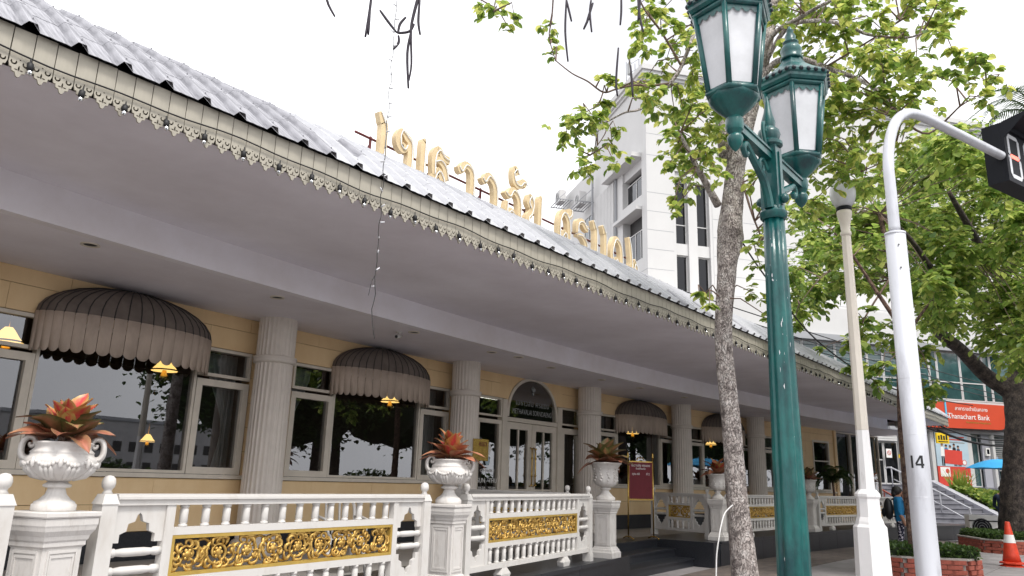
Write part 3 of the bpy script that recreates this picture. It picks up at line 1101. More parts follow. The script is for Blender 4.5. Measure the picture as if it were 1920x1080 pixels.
# tables and chairs just inside the wide windows
for k, (s_, d_) in enumerate(((-9.2, -1.5), (-4.9, -1.5), (3.9, -1.5))):
    p_ = W(s_, d_, ZT)
    t = thing('dining_table', p_, ['white clothed dining table inside the large left window', 'white clothed dining table inside the window left of the doors',
                                   'white clothed dining table inside the window behind the notice board'][k], 'table', 'dining tables inside')
    MB().lathe([(0.42, 0.0), (0.47, 0.35), (0.46, 0.74), (0.45, 0.75), (0.01, 0.752)], 28, p_, mod=lambda r, z, a, kk: r * (1 + 0.05 * sin(9 * a) * (1 - z / 0.76))).build('tablecloth', 'cloth_white', t, True)
    for q_, (dx, dz) in enumerate(((-0.12, 0), (0.1, 0.05), (0.2, -0.1))):
        MB().lathe([(0.03, 0), (0.03, 0.004), (0.005, 0.01), (0.005, 0.07), (0.035, 0.11), (0.032, 0.17)], 10, (p_[0] + dx, p_[1] + dz, p_[2] + 0.752)).build('wine_glass', 'frosted', t, True)
    for q_, (ds, dd) in enumerate(((-0.75, 0.15), (0.75, 0.1))):
        c_ = W(s_ + ds, d_ + dd, ZT)
        ch = thing('dining_chair', c_, 'round-backed dining chair %s of the table inside the %s window' % (('left', 'right')[q_], ('far left', 'second', 'third')[k]), 'chair', 'dining chairs inside')
        sg = -1 if q_ == 0 else 1
        MB().box(c_[0] - 0.2, c_[0] + 0.2, c_[1] - 0.2, c_[1] + 0.2, ZT + 0.43, ZT + 0.48).build('seat', 'cloth_white', ch)
        MB().tube([(c_[0] + sg * 0.2, c_[1] + 0.22 * cos(pi * i / 8), ZT + 0.46 + 0.52 * sin(pi * i / 8) ** 0.6) for i in range(9)], 0.018, 6).build('back_frame', 'cloth_white', ch, True)
        for i in range(4):
            yy = c_[1] - 0.12 + 0.08 * i
            MB().tube([(c_[0] + sg * 0.2, yy, ZT + 0.48), (c_[0] + sg * 0.2, yy, ZT + 0.93)], 0.009, 5).build('spindle', 'cloth_white', ch)
        for i, j in ((-1, -1), (-1, 1), (1, -1), (1, 1)):
            MB().tube([(c_[0] + 0.18 * i, c_[1] + 0.18 * j, ZT), (c_[0] + 0.17 * i, c_[1] + 0.17 * j, ZT + 0.44)], 0.016, 6).build('leg', 'cloth_white', ch)

# ------------------------------------------------------------------ balustrades
post_mb = MB()
pw = 0.047
post_mb.box(-pw, pw, -pw, pw, 0.0, 0.80)
post_mb.box(-pw - 0.008, pw + 0.008, -pw - 0.008, pw + 0.008, 0.0, 0.10)
post_mb.add([(-pw - 0.006, -pw - 0.006, 0.80), (pw + 0.006, -pw - 0.006, 0.80), (pw + 0.006, pw + 0.006, 0.80), (-pw - 0.006, pw + 0.006, 0.80),
             (-pw + 0.012, -pw + 0.012, 0.855), (pw - 0.012, -pw + 0.012, 0.855), (pw - 0.012, pw - 0.012, 0.855), (-pw + 0.012, pw - 0.012, 0.855)],
            [(0, 3, 2, 1), (4, 5, 6, 7), (0, 1, 5, 4), (1, 2, 6, 5), (2, 3, 7, 6), (3, 0, 4, 7)])
post_me = post_mb.data('post', 'white_paint')
fin_me = MB().lathe([(0.034, 0.85), (0.021, 0.872), (0.023, 0.882), (0.034, 0.893), (0.038, 0.915), (0.034, 0.938), (0.021, 0.953), (0.003, 0.958)], 18).data('finial', 'white_paint', True)


def spindle(L, r=0.022):
    return [(r * 1.05, 0), (r * 1.05, L * 0.12), (r * 0.75, L * 0.15), (r * 1.0, L * 0.22), (r * 0.95, L * 0.5), (r * 1.0, L * 0.78), (r * 0.75, L * 0.85), (r * 1.05, L * 0.88), (r * 1.05, L)]


bal_up = MB().lathe(spindle(0.135, 0.026), 10).data('baluster', 'white_paint', True)
bal_lo = MB().lathe(spindle(0.165, 0.026), 10).data('baluster', 'white_paint', True)


def scroll_panel(L, H, seed):
    """gilded open-work: running vine, volutes that alternate up and down, acanthus curls"""
    r_ = random.Random(seed)
    q = MB()
    n_ = max(2, round(L / (H * 1.12)))
    cw = L / n_
    for i in range(n_):
        cx = cw * (i + 0.5)
        sg = 1 if i % 2 else -1
        # main volute
        pts, rad = [], []
        for k in range(26):
            f = k / 25
            an = sg * (pi * 0.5 + f * 3.6 * pi) + (0 if sg > 0 else pi)
            rr = (H * 0.40) * (1 - f) ** 0.8 + 0.008
            pts.append((cx + rr * cos(an) * 1.08, 0.004 * sin(k), H / 2 + rr * sin(an)))
            rad.append(0.0125 * (1 - 0.45 * f))
        q.tube(pts, rad, 6)
        # acanthus curls springing from the volute
        for k in range(11):
            an = 2 * pi * k / 11 + r_.uniform(-0.2, 0.2)
            r0 = H * r_.uniform(0.24, 0.36)
            b0 = (cx + r0 * cos(an) * 1.15, H / 2 + r0 * sin(an))
            tw = r_.choice((-1, 1)) * r_.uniform(1.2, 2.4)
            pp, ra = [], []
            x_, z_ = b0
            dirn = an + r_.uniform(-0.5, 0.5)
            for j in range(7):
                x_ = min(max(x_, 0.008), L - 0.008)
                z_ = min(max(z_, 0.008), H - 0.008)
                pp.append((x_, -0.006 + 0.008 * sin(j), z_))
                ra.append((0.005, 0.011, 0.014, 0.0135, 0.011, 0.008, 0.004)[j])
                x_ += 0.021 * cos(dirn)
                z_ += 0.021 * sin(dirn)
                dirn += tw * 0.42
            q.tube(pp, ra, 5)
        q.ball((cx, -0.010, H / 2), 0.026, 8, 5, (1, 0.6, 1))
        for k in range(6):
            an = 2 * pi * k / 6
            q.ball((cx + 0.026 * cos(an), -0.008, H / 2 + 0.026 * sin(an)), 0.013, 6, 4)
    vine = []
    for k in range(n_ * 10 + 1):
        x_ = L * k / (n_ * 10)
        vine.append((x_, 0.008, H / 2 - H * 0.44 * cos(pi * x_ / cw)))
    q.tube(vine, 0.010, 6)
    return q


def ogee(w, h, up):
    """bracket plate with an ogee cut: outline in x 0..w, z 0..h; the cut opens at the bottom (or the top)"""
    pts = [(0, 0), (w * 0.16, 0.0), (w * 0.16, h * 0.22), (w * 0.28, h * 0.30), (w * 0.30, h * 0.50), (w * 0.42, h * 0.56), (w * 0.46, h * 0.74), (w * 0.5, h * 0.80),
           (w * 0.54, h * 0.74), (w * 0.58, h * 0.56), (w * 0.70, h * 0.50), (w * 0.72, h * 0.30), (w * 0.84, h * 0.22), (w * 0.84, 0.0), (w, 0), (w, h), (0, h)]
    if not up:
        pts = [(x, h - z) for x, z in pts][::-1]
    return pts


BAL_CACHE = {}


def balustrade(p0, p1, label, cell=0.34, gold_seed=1, feet=True):
    """railing between two points of the terrace edge, post at each end"""
    dx, dy = p1[0] - p0[0], p1[1] - p0[1]
    L = hypot(dx, dy)
    t = thing('balustrade', (p0[0], p0[1], ZT + 0.006), label, 'balustrade', 'white balustrades with gilded panels along the terrace', atan2(dy, dx))
    for x in (0, L):
        ps = put('post', post_me, t, (x, 0, 0))
        put('finial', fin_me, ps)
    a, b = pw + 0.001, L - pw - 0.001
    rail = MB()
    rail.box(a, b, -0.034, 0.034, 0.792, 0.826)
    rail.box(a, b, -0.048, 0.048, 0.826, 0.842)
    rail.box(a, b, -0.040, 0.040, 0.842, 0.856)
    rail.build('top_rail', 'white_paint', t, world=False)
    MB().box(a, b, -0.030, 0.030, 0.115, 0.165).build('bottom_rail', 'white_paint', t, world=False)
    g0, g1 = cell, L - cell
    for x in (g0, g1):
        MB().box(x - 0.03, x + 0.03, -0.027, 0.027, 0.1655, 0.7915).build('stile', 'white_paint', t, world=False)
    for z0, z1 in ((0.325, 0.375), (0.615, 0.66)):
        MB().box(g0 + 0.0305, g1 - 0.0305, -0.026, 0.026, z0, z1).build('middle_rail', 'white_paint', t, world=False)
    n_ = max(3, round((g1 - g0) / 0.165))
    for i in range(n_):
        x = g0 + 0.03 + (g1 - g0 - 0.06) * (i + 0.5) / n_
        put('baluster', bal_up, t, (x, 0, 0.658))
        put('baluster', bal_lo, t, (x, 0, 0.163))
    # gilded panel
    gx0, gx1, gz0, gz1 = g0 + 0.031, g1 - 0.031, 0.3755, 0.6145
    fr = MB()
    fr.box(gx0, gx1, -0.024, 0.02, gz0, gz0 + 0.022)
    fr.box(gx0, gx1, -0.024, 0.02, gz1 - 0.022, gz1)
    fr.box(gx0, gx0 + 0.022, -0.024, 0.02, gz0 + 0.022, gz1 - 0.022)
    fr.box(gx1 - 0.022, gx1, -0.024, 0.02, gz0 + 0.022, gz1 - 0.022)
    gp = fr.build('gilded_panel', 'gold_frame', t, world=False)
    Lp, Hp = gx1 - gx0 - 0.04, gz1 - gz0 - 0.04
    key = (round(Lp, 2), gold_seed)
    if key not in BAL_CACHE:
        BAL_CACHE[key] = scroll_panel(Lp, Hp, gold_seed).data('carved_scrolls', 'gold', True)
    put('carved_scrolls', BAL_CACHE[key], gp, (gx0 + 0.02, 0, gz0 + 0.02))
    # end cells: fretted brackets above and below two turned bars
    for x0, x1 in ((pw + 0.001, g0 - 0.0305), (g1 + 0.0305, L - pw - 0.001)):
        w_ = x1 - x0
        for up_, z_, h_ in ((True, 0.585, 0.206), (False, 0.166, 0.206)):
            me = curve_mesh([ogee(w_, h_, up_)], 0.014)
            MB().mesh(me, lambda X, Y, Z: (x0 + X, Z, z_ + Y)).build('fretted_bracket', 'white_paint', t, world=False)
        for z_ in (0.43, 0.53):
            MB().tube([(x0 + w_ * f, 0, z_) for f in (0, 0.12, 0.15, 0.3, 0.7, 0.85, 0.88, 1.0)], [0.026, 0.026, 0.019, 0.025, 0.025, 0.019, 0.026, 0.026], 10).build('turned_bar', 'white_paint', t, True, world=False)
    if feet:
        nf = 2 if L > 2 else 1
        for i in range(nf):
            x = L * (i + 0.5) / nf
            q = MB()
            q.add([(x - 0.09, -0.04, 0.0), (x + 0.09, -0.04, 0.0), (x + 0.09, 0.04, 0.0), (x - 0.09, 0.04, 0.0), (x - 0.11, -0.045, 0.05), (x + 0.11, -0.045, 0.05), (x + 0.11, 0.045, 0.05), (x - 0.11, 0.045, 0.05),
                   (x - 0.05, -0.028, 0.1145), (x + 0.05, -0.028, 0.1145), (x + 0.05, 0.028, 0.1145), (x - 0.05, 0.028, 0.1145)],
                  [(0, 3, 2, 1), (0, 1, 5, 4), (1, 2, 6, 5), (2, 3, 7, 6), (3, 0, 4, 7), (4, 5, 9, 8), (5, 6, 10, 9), (6, 7, 11, 10), (7, 4, 8, 11), (8, 9, 10, 11)])
            q.build('foot', 'white_paint', t, world=False)
    return t


DB = -0.12
balustrade(B(-19.5, DB, 0), B(-16.24, DB, 0), 'white balustrade running off the picture left of the nearest urn', 0.41, 3)
balustrade(B(-15.65, DB, 0), B(-12.60, DB, 0), 'long white balustrade with gilded panel between the two handled urns', 0.41, 1)
balustrade(B(-11.81, DB, 0), B(-8.555, DB, 0), 'white balustrade with gilded panel left of the entrance steps', 0.41, 1)
balustrade(B(-8.15, -0.62, 0), B(-8.3, -2.35, 0), 'balustrade turned towards the doors behind the goblet urn left of the steps', 0.34, 5, False)
balustrade((14.62, 6.72, 0), (15.02, 8.12, 0), 'short balustrade with small gilded panel behind the maroon notice board', 0.40, 7, False)
balustrade(B(-2.40, DB, 0), B(2.12, DB, 0), 'white balustrade with gilded panel right of the pale tree trunk', 0.41, 2)
balustrade(B(3.08, DB, 0), B(6.35, DB, 0), 'white balustrade with gilded panel behind the white lamp post', 0.41, 4)
balustrade(B(7.15, DB, 0), B(10.6, DB, 0), 'farthest white balustrade, behind the woman in blue', 0.41, 6)

# ------------------------------------------------------------------ pedestals
ped = []


def sq(mb, prof_):
    for (h0, z0), (h1, z1) in zip(prof_[:-1], prof_[1:]):
        mb.add([(-h0, -h0, z0), (h0, -h0, z0), (h0, h0, z0), (-h0, h0, z0), (-h1, -h1, z1), (h1, -h1, z1), (h1, h1, z1), (-h1, h1, z1)],
               [(0, 1, 5, 4), (1, 2, 6, 5), (2, 3, 7, 6), (3, 0, 4, 7)])
    h, z = prof_[-1]
    mb.add([(-h, -h, z), (h, -h, z), (h, h, z), (-h, h, z)], [(0, 1, 2, 3)])
    return mb


shaft_me = sq(MB(), [(0.178, 0.145), (0.178, 0.60)]).data('shaft', 'plaster')
foot_me = sq(MB(), [(0.255, 0.0), (0.255, 0.07), (0.235, 0.085), (0.225, 0.11), (0.205, 0.12), (0.20, 0.135), (0.185, 0.144)]).data('pedestal_base', 'plaster')
capm_me = sq(MB(), [(0.180, 0.585), (0.195, 0.595), (0.195, 0.615), (0.205, 0.625), (0.212, 0.645), (0.235, 0.672), (0.240, 0.69), (0.245, 0.70), (0.245, 0.735), (0.25, 0.7355)]).data('cornice', 'plaster')
slabm = sq(MB(), [(0.252, 0.737), (0.258, 0.745), (0.256, 0.762), (0.25, 0.766)]).data('cap_slab', 'plaster')
pan = MB()
for w_, y_ in ((0.135, 0.0), (0.112, 0.004)):
    for x0, x1, z0, z1 in ((-w_, w_, 0.17 + (0.135 - w_), 0.185 + (0.135 - w_)), (-w_, w_, 0.56 - (0.135 - w_), 0.575 - (0.135 - w_)),
                           (-w_, -w_ + 0.015, 0.185 + (0.135 - w_), 0.56 - (0.135 - w_)), (w_ - 0.015, w_, 0.185 + (0.135 - w_), 0.56 - (0.135 - w_))):
        pan.box(x0, x1, -0.178 - 0.012 + y_, -0.176, z0, z1)
panel_me = pan.data('panel_moulding', 'plaster')
PEDS = [(-15.94, 'white panelled pedestal carrying the nearest handled urn'), (-12.12, 'white panelled pedestal between the two gilded balustrades'),
        (-7.90, 'white panelled pedestal at the left of the entrance steps'), (-2.86, 'white panelled pedestal half behind the pale tree trunk'),
        (2.60, 'white panelled pedestal behind the green lamp post'), (6.75, 'white pedestal beyond the white lamp post')]
for s_, lab in PEDS:
    p_ = B(s_, -0.14, ZT + 0.006)
    t = thing('pedestal', p_, lab, 'pedestal', 'pedestals of the terrace', -s_ / RB)
    put('pedestal_base', foot_me, t)
    sh = put('shaft', shaft_me, t)
    for k in range(4):
        put('panel_moulding', panel_me, sh, (0, 0, 0), (0, 0, k * pi / 2))
    put('cornice', capm_me, t)
    put('cap_slab', slabm, t)
    t.scale = (0.65, 0.65, 1)
    ped.append(p_)
ZP = ZT + 0.006 + 0.766

# ------------------------------------------------------------------ urns


def lob(n_, amp, z0, z1):
    def f(r, z, a, k):
        return r * (1 + amp * abs(sin(n_ * a / 2)) - amp * 0.5) if z0 <= z <= z1 else r
    return f


k_body = MB().lathe([(0.062, 0.185), (0.085, 0.195), (0.150, 0.215), (0.200, 0.245), (0.226, 0.285), (0.232, 0.315), (0.224, 0.338), (0.205, 0.352), (0.200, 0.365), (0.205, 0.372),
                     (0.198, 0.380), (0.182, 0.395), (0.180, 0.41), (0.192, 0.425), (0.198, 0.432), (0.192, 0.44), (0.17, 0.44), (0.15, 0.40), (0.05, 0.38)], 48,
                    mod=lob(20, 0.05, 0.2, 0.29)).data('bowl', 'plaster', True)
k_foot = MB().lathe([(0.138, 0.0), (0.142, 0.012), (0.142, 0.042), (0.130, 0.05), (0.125, 0.058), (0.098, 0.072), (0.066, 0.105), (0.056, 0.135), (0.056, 0.145), (0.088, 0.152), (0.092, 0.165), (0.075, 0.175), (0.062, 0.186)],
                    48, mod=lob(18, 0.10, 0.056, 0.14)).data('foot', 'plaster', True)
gar = MB()
for k in range(8):
    a0 = 2 * pi * k / 8
    for i in range(9):
        f = i / 8
        a = a0 + f * 2 * pi / 8
        z = 0.325 - 0.035 * sin(pi * f)
        r = 0.232 if z > 0.30 else 0.228
        gar.ball((r * cos(a), r * sin(a), z), 0.011 + 0.006 * sin(pi * f), 6, 4)
    gar.ball((0.236 * cos(a0), 0.236 * sin(a0), 0.305), 0.018, 6, 4, (1, 1, 2.0))
    for i in range(3):
        a = a0 + 2 * pi / 16 + (i - 1) * 0.14
        gar.tube([(0.10 * cos(a), 0.10 * sin(a), 0.202), (0.17 * cos(a), 0.17 * sin(a), 0.225), (0.218 * cos(a), 0.218 * sin(a), 0.265), (0.232 * cos(a), 0.232 * sin(a), 0.285)], [0.012, 0.02, 0.018, 0.006], 5)
garland_me = gar.data('garland', 'plaster', True)
hd = MB()
pts = [(0.205, 0.325), (0.238, 0.335), (0.256, 0.37), (0.252, 0.43), (0.225, 0.462), (0.19, 0.458), (0.178, 0.43), (0.19, 0.408), (0.208, 0.413), (0.21, 0.43)]
hp = smooth_path(pts, 5)
hd.tube([(x, 0, z) for x, z in hp], [0.024 - 0.012 * i / len(hp) for i in range(len(hp))], 8)
hd.tube([(x, 0.030, z) for x, z in hp], [0.016 - 0.008 * i / len(hp) for i in range(len(hp))], 6)
hd.tube([(x, -0.030, z) for x, z in hp], [0.016 - 0.008 * i / len(hp) for i in range(len(hp))], 6)
handle_me = hd.data('handle', 'plaster', True)

b_body = MB().lathe([(0.05, 0.165), (0.09, 0.175), (0.135, 0.20), (0.15, 0.235), (0.148, 0.30), (0.155, 0.37), (0.172, 0.42), (0.20, 0.455), (0.212, 0.462), (0.210, 0.475), (0.19, 0.475), (0.165, 0.43), (0.05, 0.40)], 48,
                    mod=lob(16, 0.06, 0.17, 0.235)).data('bowl', 'plaster', True)
b_foot = MB().lathe([(0.12, 0.0), (0.125, 0.01), (0.125, 0.035), (0.11, 0.045), (0.075, 0.075), (0.05, 0.11), (0.046, 0.13), (0.072, 0.138), (0.072, 0.15), (0.05, 0.166)], 40, mod=lob(14, 0.10, 0.05, 0.12)).data('foot', 'plaster', True)
rel = MB()
for k in range(10):
    a = 2 * pi * k / 10
    for i in range(5):
        z = 0.25 + 0.035 * i
        aa = a + 0.10 * sin(i * 1.6)
        r = 0.150 + (0.02 if i > 3 else 0)
        rel.ball((r * cos(aa), r * sin(aa), z), 0.018 - 0.002 * i, 6, 4)
relief_me = rel.data('relief', 'plaster', True)


def urn(k, kind, label, cat_rot=0.0, sc=1.0):
    p_ = ped[k]
    t = thing('stone_urn', (p_[0], p_[1], ZP), label, 'urn', 'stone urns on the pedestals', cat_rot - PEDS[k][0] / RB)
    if kind == 'krater':
        put('foot', k_foot, t)
        put('bowl', k_body, t)
        put('garland', garland_me, t)
        for r_ in (0, pi):
            put('handle', handle_me, t, (0, 0, 0), (0, 0, r_))
    else:
        put('foot', b_foot, t)
        bo = put('bowl', b_body, t)
        put('relief', relief_me, bo)
    MB().lathe([(0.17, 0.40), (0.01, 0.405)], 20).build('soil', 'soil', t, world=False)
    t.scale = (sc, sc, sc * 1.08) if kind == 'krater' else (sc, sc, sc)
    return t


urn(0, 'krater', 'large white urn with scroll handles, nearest, at the left', -0.70, 0.76)
urn(1, 'krater', 'white scroll-handled urn in front of the brass plaque', -0.95, 0.86)
urn(2, 'bell', 'white goblet-shaped urn left of the entrance steps', 0, 1.1)
urn(3, 'bell', 'white urn mostly hidden by the pale tree trunk')
urn(4, 'bell', 'white urn showing just right of the green lamp post')
urn(5, 'bell', 'white urn behind the white lamp post')

# ------------------------------------------------------------------ leafy plants in the urns


def blade(w, L, droop, fold, m, nm='leaf'):
    mb = MB()
    vs, uv, fs = [], [], []
    K = 8
    for i in range(K + 1):
        f = i / K
        ww = w * (sin(pi * min(1, f ** 0.75)) ** 0.8 if 0 < f < 1 else 0.02)
        y = L * f * (1 - 0.12 * droop * f)
        z = L * (0.10 * f - droop * 0.55 * f * f)
        for j, x in enumerate((-1, -0.5, 0, 0.5, 1)):
            vs.append((x * ww, y, z + fold * abs(x) * ww + 0.006 * sin(f * 9 + j)))
            uv.append((0.5 + 0.5 * x, f))
    for i in range(K):
        for j in range(4):
            fs.append((i * 5 + j, i * 5 + j + 1, (i + 1) * 5 + j + 1, (i + 1) * 5 + j))
    me = bpy.data.meshes.new(nm)
    me.from_pydata(vs, [], fs)
    me.materials.append(M[m])
    lay = me.uv_layers.new(name='UVMap')
    for lp in me.loops:
        lay.data[lp.index].uv = uv[lp.vertex_index]
    me.polygons.foreach_set('use_smooth', [True] * len(me.polygons))
    me.update()
    return me


def leafy_plant(p_, z_, mats, n_, L0, label, seed, wide=0.46, low=0.0):
    r_ = random.Random(seed)
    t = thing('leafy_plant', (p_[0], p_[1], z_), label, 'plant', 'red-leaved plants in the urns')
    mes = [blade(wide * L0 * k, L0 * k2, dr, 0.35, m_) for m_ in mats for k, k2, dr in ((0.62, 1.0, 0.55), (0.55, 0.85, 0.2), (0.58, 1.1, 0.95))]
    nm_ = len(mats)
    for i in range(n_):
        f = i / n_
        az = i * 2.399 + r_.uniform(-0.2, 0.2)
        el = radians(8 + 68 * f ** 1.3 + r_.uniform(-6, 6)) - low
        which = (min(nm_ - 1, int(f * nm_ + r_.uniform(-0.2, 0.2))) if nm_ > 1 else 0)
        me = mes[max(0, which) * 3 + r_.choice((0, 1, 2) if f < 0.6 else (0, 1))]
        k = r_.uniform(0.85, 1.1)
        rr = 0.05 * (1 - f)
        o = put('leaf', me, t, (rr * cos(az), rr * sin(az), 0.02 + 0.06 * f), (el, r_.uniform(-0.25, 0.25), az - pi / 2), (k, k, k))
    st_ = MB()
    for i in range(5):
        a = i * 1.3
        st_.tube([(0.03 * cos(a), 0.03 * sin(a), -0.04), (0.015 * cos(a), 0.015 * sin(a), 0.10)], [0.012, 0.008], 6)
    st_.build('stem', 'twig', t, world=False)
    return t


leafy_plant(ped[0], ZP + 0.35, ['leaf_copper', 'leaf_bronze', 'leaf_red'], 30, 0.23, 'red and copper leaved plant in the nearest urn', 5)
leafy_plant(ped[1], ZP + 0.39, ['leaf_copper', 'leaf_red'], 28, 0.27, 'copper-red leafy plant beside the brass plaque', 8)
leafy_plant(ped[2], ZP + 0.48, ['leaf_copper', 'leaf_bronze', 'leaf_bronze'], 30, 0.38, 'green and bronze leafy plant in the goblet urn by the steps', 9)
leafy_plant(ped[3], ZP + 0.45, ['leaf_copper', 'leaf_red'], 20, 0.32, 'red leafy plant peeping out left of the pale tree trunk', 12)
leafy_plant(ped[4], ZP + 0.45, ['leaf_copper', 'leaf_bronze'], 22, 0.36, 'brown drooping leafy plant right of the green lamp post', 14)
leafy_plant(ped[5], ZP + 0.45, ['leaf_copper'], 18, 0.34, 'dark red leafy plant just left of the white lamp post', 15)

# ------------------------------------------------------------------ things on the terrace
# notice board on a brass stand
nx, ny = 13.39, 7.52
nb_ = thing('notice_stand', (nx, ny, ZT), 'maroon notice board on a brass stand at the top of the steps', 'notice board', None, radians(-32))
for x in (-0.27, 0.27):
    q = MB().tube([(x, 0, 0.03), (x, 0, 1.50)], 0.014, 8)
    q.lathe([(0.014, 1.5), (0.024, 1.52), (0.012, 1.55), (0.018, 1.575), (0.003, 1.62)], 10, (x, 0, 0))
    q.build('upright', 'brass', nb_, True, world=False)
    MB().tube([(x, -0.2, 0.015), (x, -0.08, 0.05), (x, 0.08, 0.05), (x, 0.2, 0.015)], 0.014, 8).build('foot', 'brass', nb_, True, world=False)
MB().box(-0.25, 0.25, -0.012, 0.006, 0.74, 1.42).build('board', 'maroon', nb_, world=False)
q = MB()
q.box(-0.257, 0.257, -0.016, 0.01, 0.715, 0.738)
q.box(-0.257, 0.257, -0.016, 0.01, 1.422, 1.445)
q.box(-0.257, -0.2505, -0.016, 0.01, 0.738, 1.422)
q.box(0.2505, 0.257, -0.016, 0.01, 0.738, 1.422)
q.tube([(-0.08, 0, 1.46), (-0.05, 0, 1.51), (0, 0, 1.50), (0.05, 0, 1.51), (0.08, 0, 1.46)], 0.012, 6)
q.build('frame', 'brass', nb_, world=False)
for txt, z_, sz in (('เมธาวลัย ศรแดง', 1.36, 0.062), ('ยินดีต้อนรับ', 1.30, 0.045), ('คุณ ศศิ         ที่ 2', 1.20, 0.055)):
    me = text_mesh(txt, sz, extrude=0.001)
    MB().mesh(me, lambda X, Y, Z: (X, -0.014 - Z, z_ + Y)).build('lettering', 'white_print', nb_, world=False)

# brass plaque on the second column
pq = W(-2.95, 0.35 + 0.268, 1.94)
pl = thing('brass_plaque', pq, 'square brass plaque with red letters on the column by the doors', 'plaque', None, radians(-8))
MB().box(-0.05, 0.30, -0.012, 0.0, -0.17, 0.20).build('plate', 'brass', pl, world=False)
for txt, z_, sz, m_ in (('RED', 0.11, 0.10, 'maroon'),):
    me = text_mesh(txt, sz, extrude=0.001)
    if True:
        MB().mesh(me, lambda X, Y, Z: (0.17 + X, -0.0145 - Z, z_ + Y)).build('lettering', m_, pl, world=False)

# white terrace chair behind the long balustrade
cx, cy = 5.55, 6.75
tch = thing('terrace_chair', (cx, cy, ZT), 'white moulded chair behind the long balustrade', 'chair', None, radians(-20))
MB().box(-0.22, 0.22, -0.22, 0.22, 0.41, 0.44).build('seat', 'white_paint', tch, world=False)
for i, j in ((-1, -1), (-1, 1), (1, -1), (1, 1)):
    MB().tube([(0.25 * i, 0.25 * j, 0), (0.20 * i, 0.20 * j, 0.42)], [0.018, 0.024], 8).build('leg', 'white_paint', tch, True, world=False)
q = MB()
arc = [(-0.23, 0.20, 0.44), (-0.24, 0.24, 0.70), (-0.20, 0.27, 0.86), (0, 0.29, 0.90), (0.20, 0.27, 0.86), (0.24, 0.24, 0.70), (0.23, 0.20, 0.44)]
q.tube(smooth_path(arc, 4), 0.022, 8)
for i in range(4):
    x = -0.13 + i * 0.087
    q.tube([(x, 0.20, 0.44), (x, 0.27, 0.86)], 0.014, 6)
q.build('backrest', 'white_paint', tch, True, world=False)
for sg in (-1, 1):
    tch.scale = (0.88, 0.88, 0.86)
    MB().tube([(0.24 * sg, 0.22, 0.66), (0.27 * sg, 0.05, 0.66), (0.26 * sg, -0.18, 0.64), (0.22 * sg, -0.22, 0.43)], 0.018, 8).build('armrest', 'white_paint', tch, True, world=False)

# fern in a pot against the orange end wall
fp = W(13.75, 0.55, ZT)
fern = thing('potted_fern', fp, 'drooping green fern in a pot against the orange end wall', 'plant')
MB().lathe([(0.13, 0), (0.2, 0.3), (0.22, 0.32), (0.21, 0.36), (0.18, 0.36), (0.02, 0.34)], 20).build('pot', 'plaster', fern, True, world=False)
fst = MB().tube([(0, 0, 0.3), (0.02, 0, 0.9), (0.0, 0.02, 1.35)], [0.05, 0.04, 0.03], 8)
fst.build('stem', 'twig', fern, True, world=False)
fr_me = MB()
for i in range(16):
    f = i / 16
    x0 = 0.62 * f
    z0 = 0.28 * sin(pi * f * 0.75) - 0.30 * f * f
    for sg in (-1, 1):
        l_ = 0.13 * sin(pi * (0.12 + 0.86 * f)) + 0.02
        fr_me.add([(x0, 0, z0), (x0 + 0.035, 0, z0 + 0.005), (x0 + 0.07, sg * l_, z0 - 0.05), (x0 + 0.03, sg * l_ * 0.9, z0 - 0.05)], [(0, 1, 2, 3)])
frond_me = fr_me.data('frond', 'leaf_dark')
for i in range(26):
    put('frond', frond_me, fern, (0, 0, 1.30 + 0.08 * (i % 3)), (rnd.uniform(-0.3, 0.3), rnd.uniform(-0.5, 0.5), i * 2.399), (1, 1, 1))

# dome camera under the beam
cp = W(-5.72, 1.30, ZS)
cc = thing('security_camera', cp, 'small white security camera under the lower soffit', 'camera')
MB().lathe([(0.05, 0.0), (0.05, -0.012), (0.015, -0.02), (0.012, -0.05)], 14, cp).build('bracket', 'white_paint', cc, True)
MB().tube([(cp[0] + 0.06, cp[1] + 0.02, cp[2] - 0.05), (cp[0] - 0.08, cp[1] - 0.04, cp[2] - 0.085)], 0.03, 10).build('housing', 'white_paint', cc, True)
MB().tube([(cp[0] - 0.081, cp[1] - 0.0405, cp[2] - 0.0853), (cp[0] - 0.087, cp[1] - 0.043, cp[2] - 0.087)], 0.022, 10).build('lens', 'black_print', cc, True)

# festoon lights along the fascia
fl_ = thing('festoon_lights', (12.0, 5.1, 3.7), 'black festoon cable with small bulbs strung along the fretted fascia', 'string lights')
xs = [0.2 + 0.3 * i for i in range(104)]
wire = []
for i in range(209):
    x = 0.0 + 0.15 * i
    wire.append((x, YE - 0.045, 3.905 + 0.012 * sin(x * 2.7) + 0.008 * sin(x * 7.3)))
MB().tube(wire, 0.006, 5).build('cable', 'cable', fl_)
sock_me = MB().lathe([(0.004, 0.0), (0.006, -0.03), (0.019, -0.035), (0.021, -0.075), (0.015, -0.08)], 8).data('socket', 'cable', True)
bulb_me = MB().lathe([(0.011, -0.078), (0.016, -0.092), (0.015, -0.105), (0.008, -0.114), (0.002, -0.116)], 8).data('bulb', 'pane', True)
fL = fl_.location
for i, x in enumerate(xs):
    if x > 27:
        break
    so = put('socket', sock_me, fl_, (x + rnd.uniform(-0.05, 0.05) - fL[0], YE - 0.05 - fL[1], 3.895 - rnd.uniform(0.0, 0.05) - fL[2]), (rnd.uniform(-0.25, 0.25), rnd.uniform(-0.25, 0.25), 0))
    put('bulb', bulb_me, so)

# ------------------------------------------------------------------ roof sign: channel letters with white tubes on a red rail
YS = 6.72
SX0, SZ0, SH = 5.42, 4.99, 0.70
sign = thing('roof_sign', (8.5, YS, 4.95), 'gold Thai channel-letter sign standing on the metal roof', 'sign')


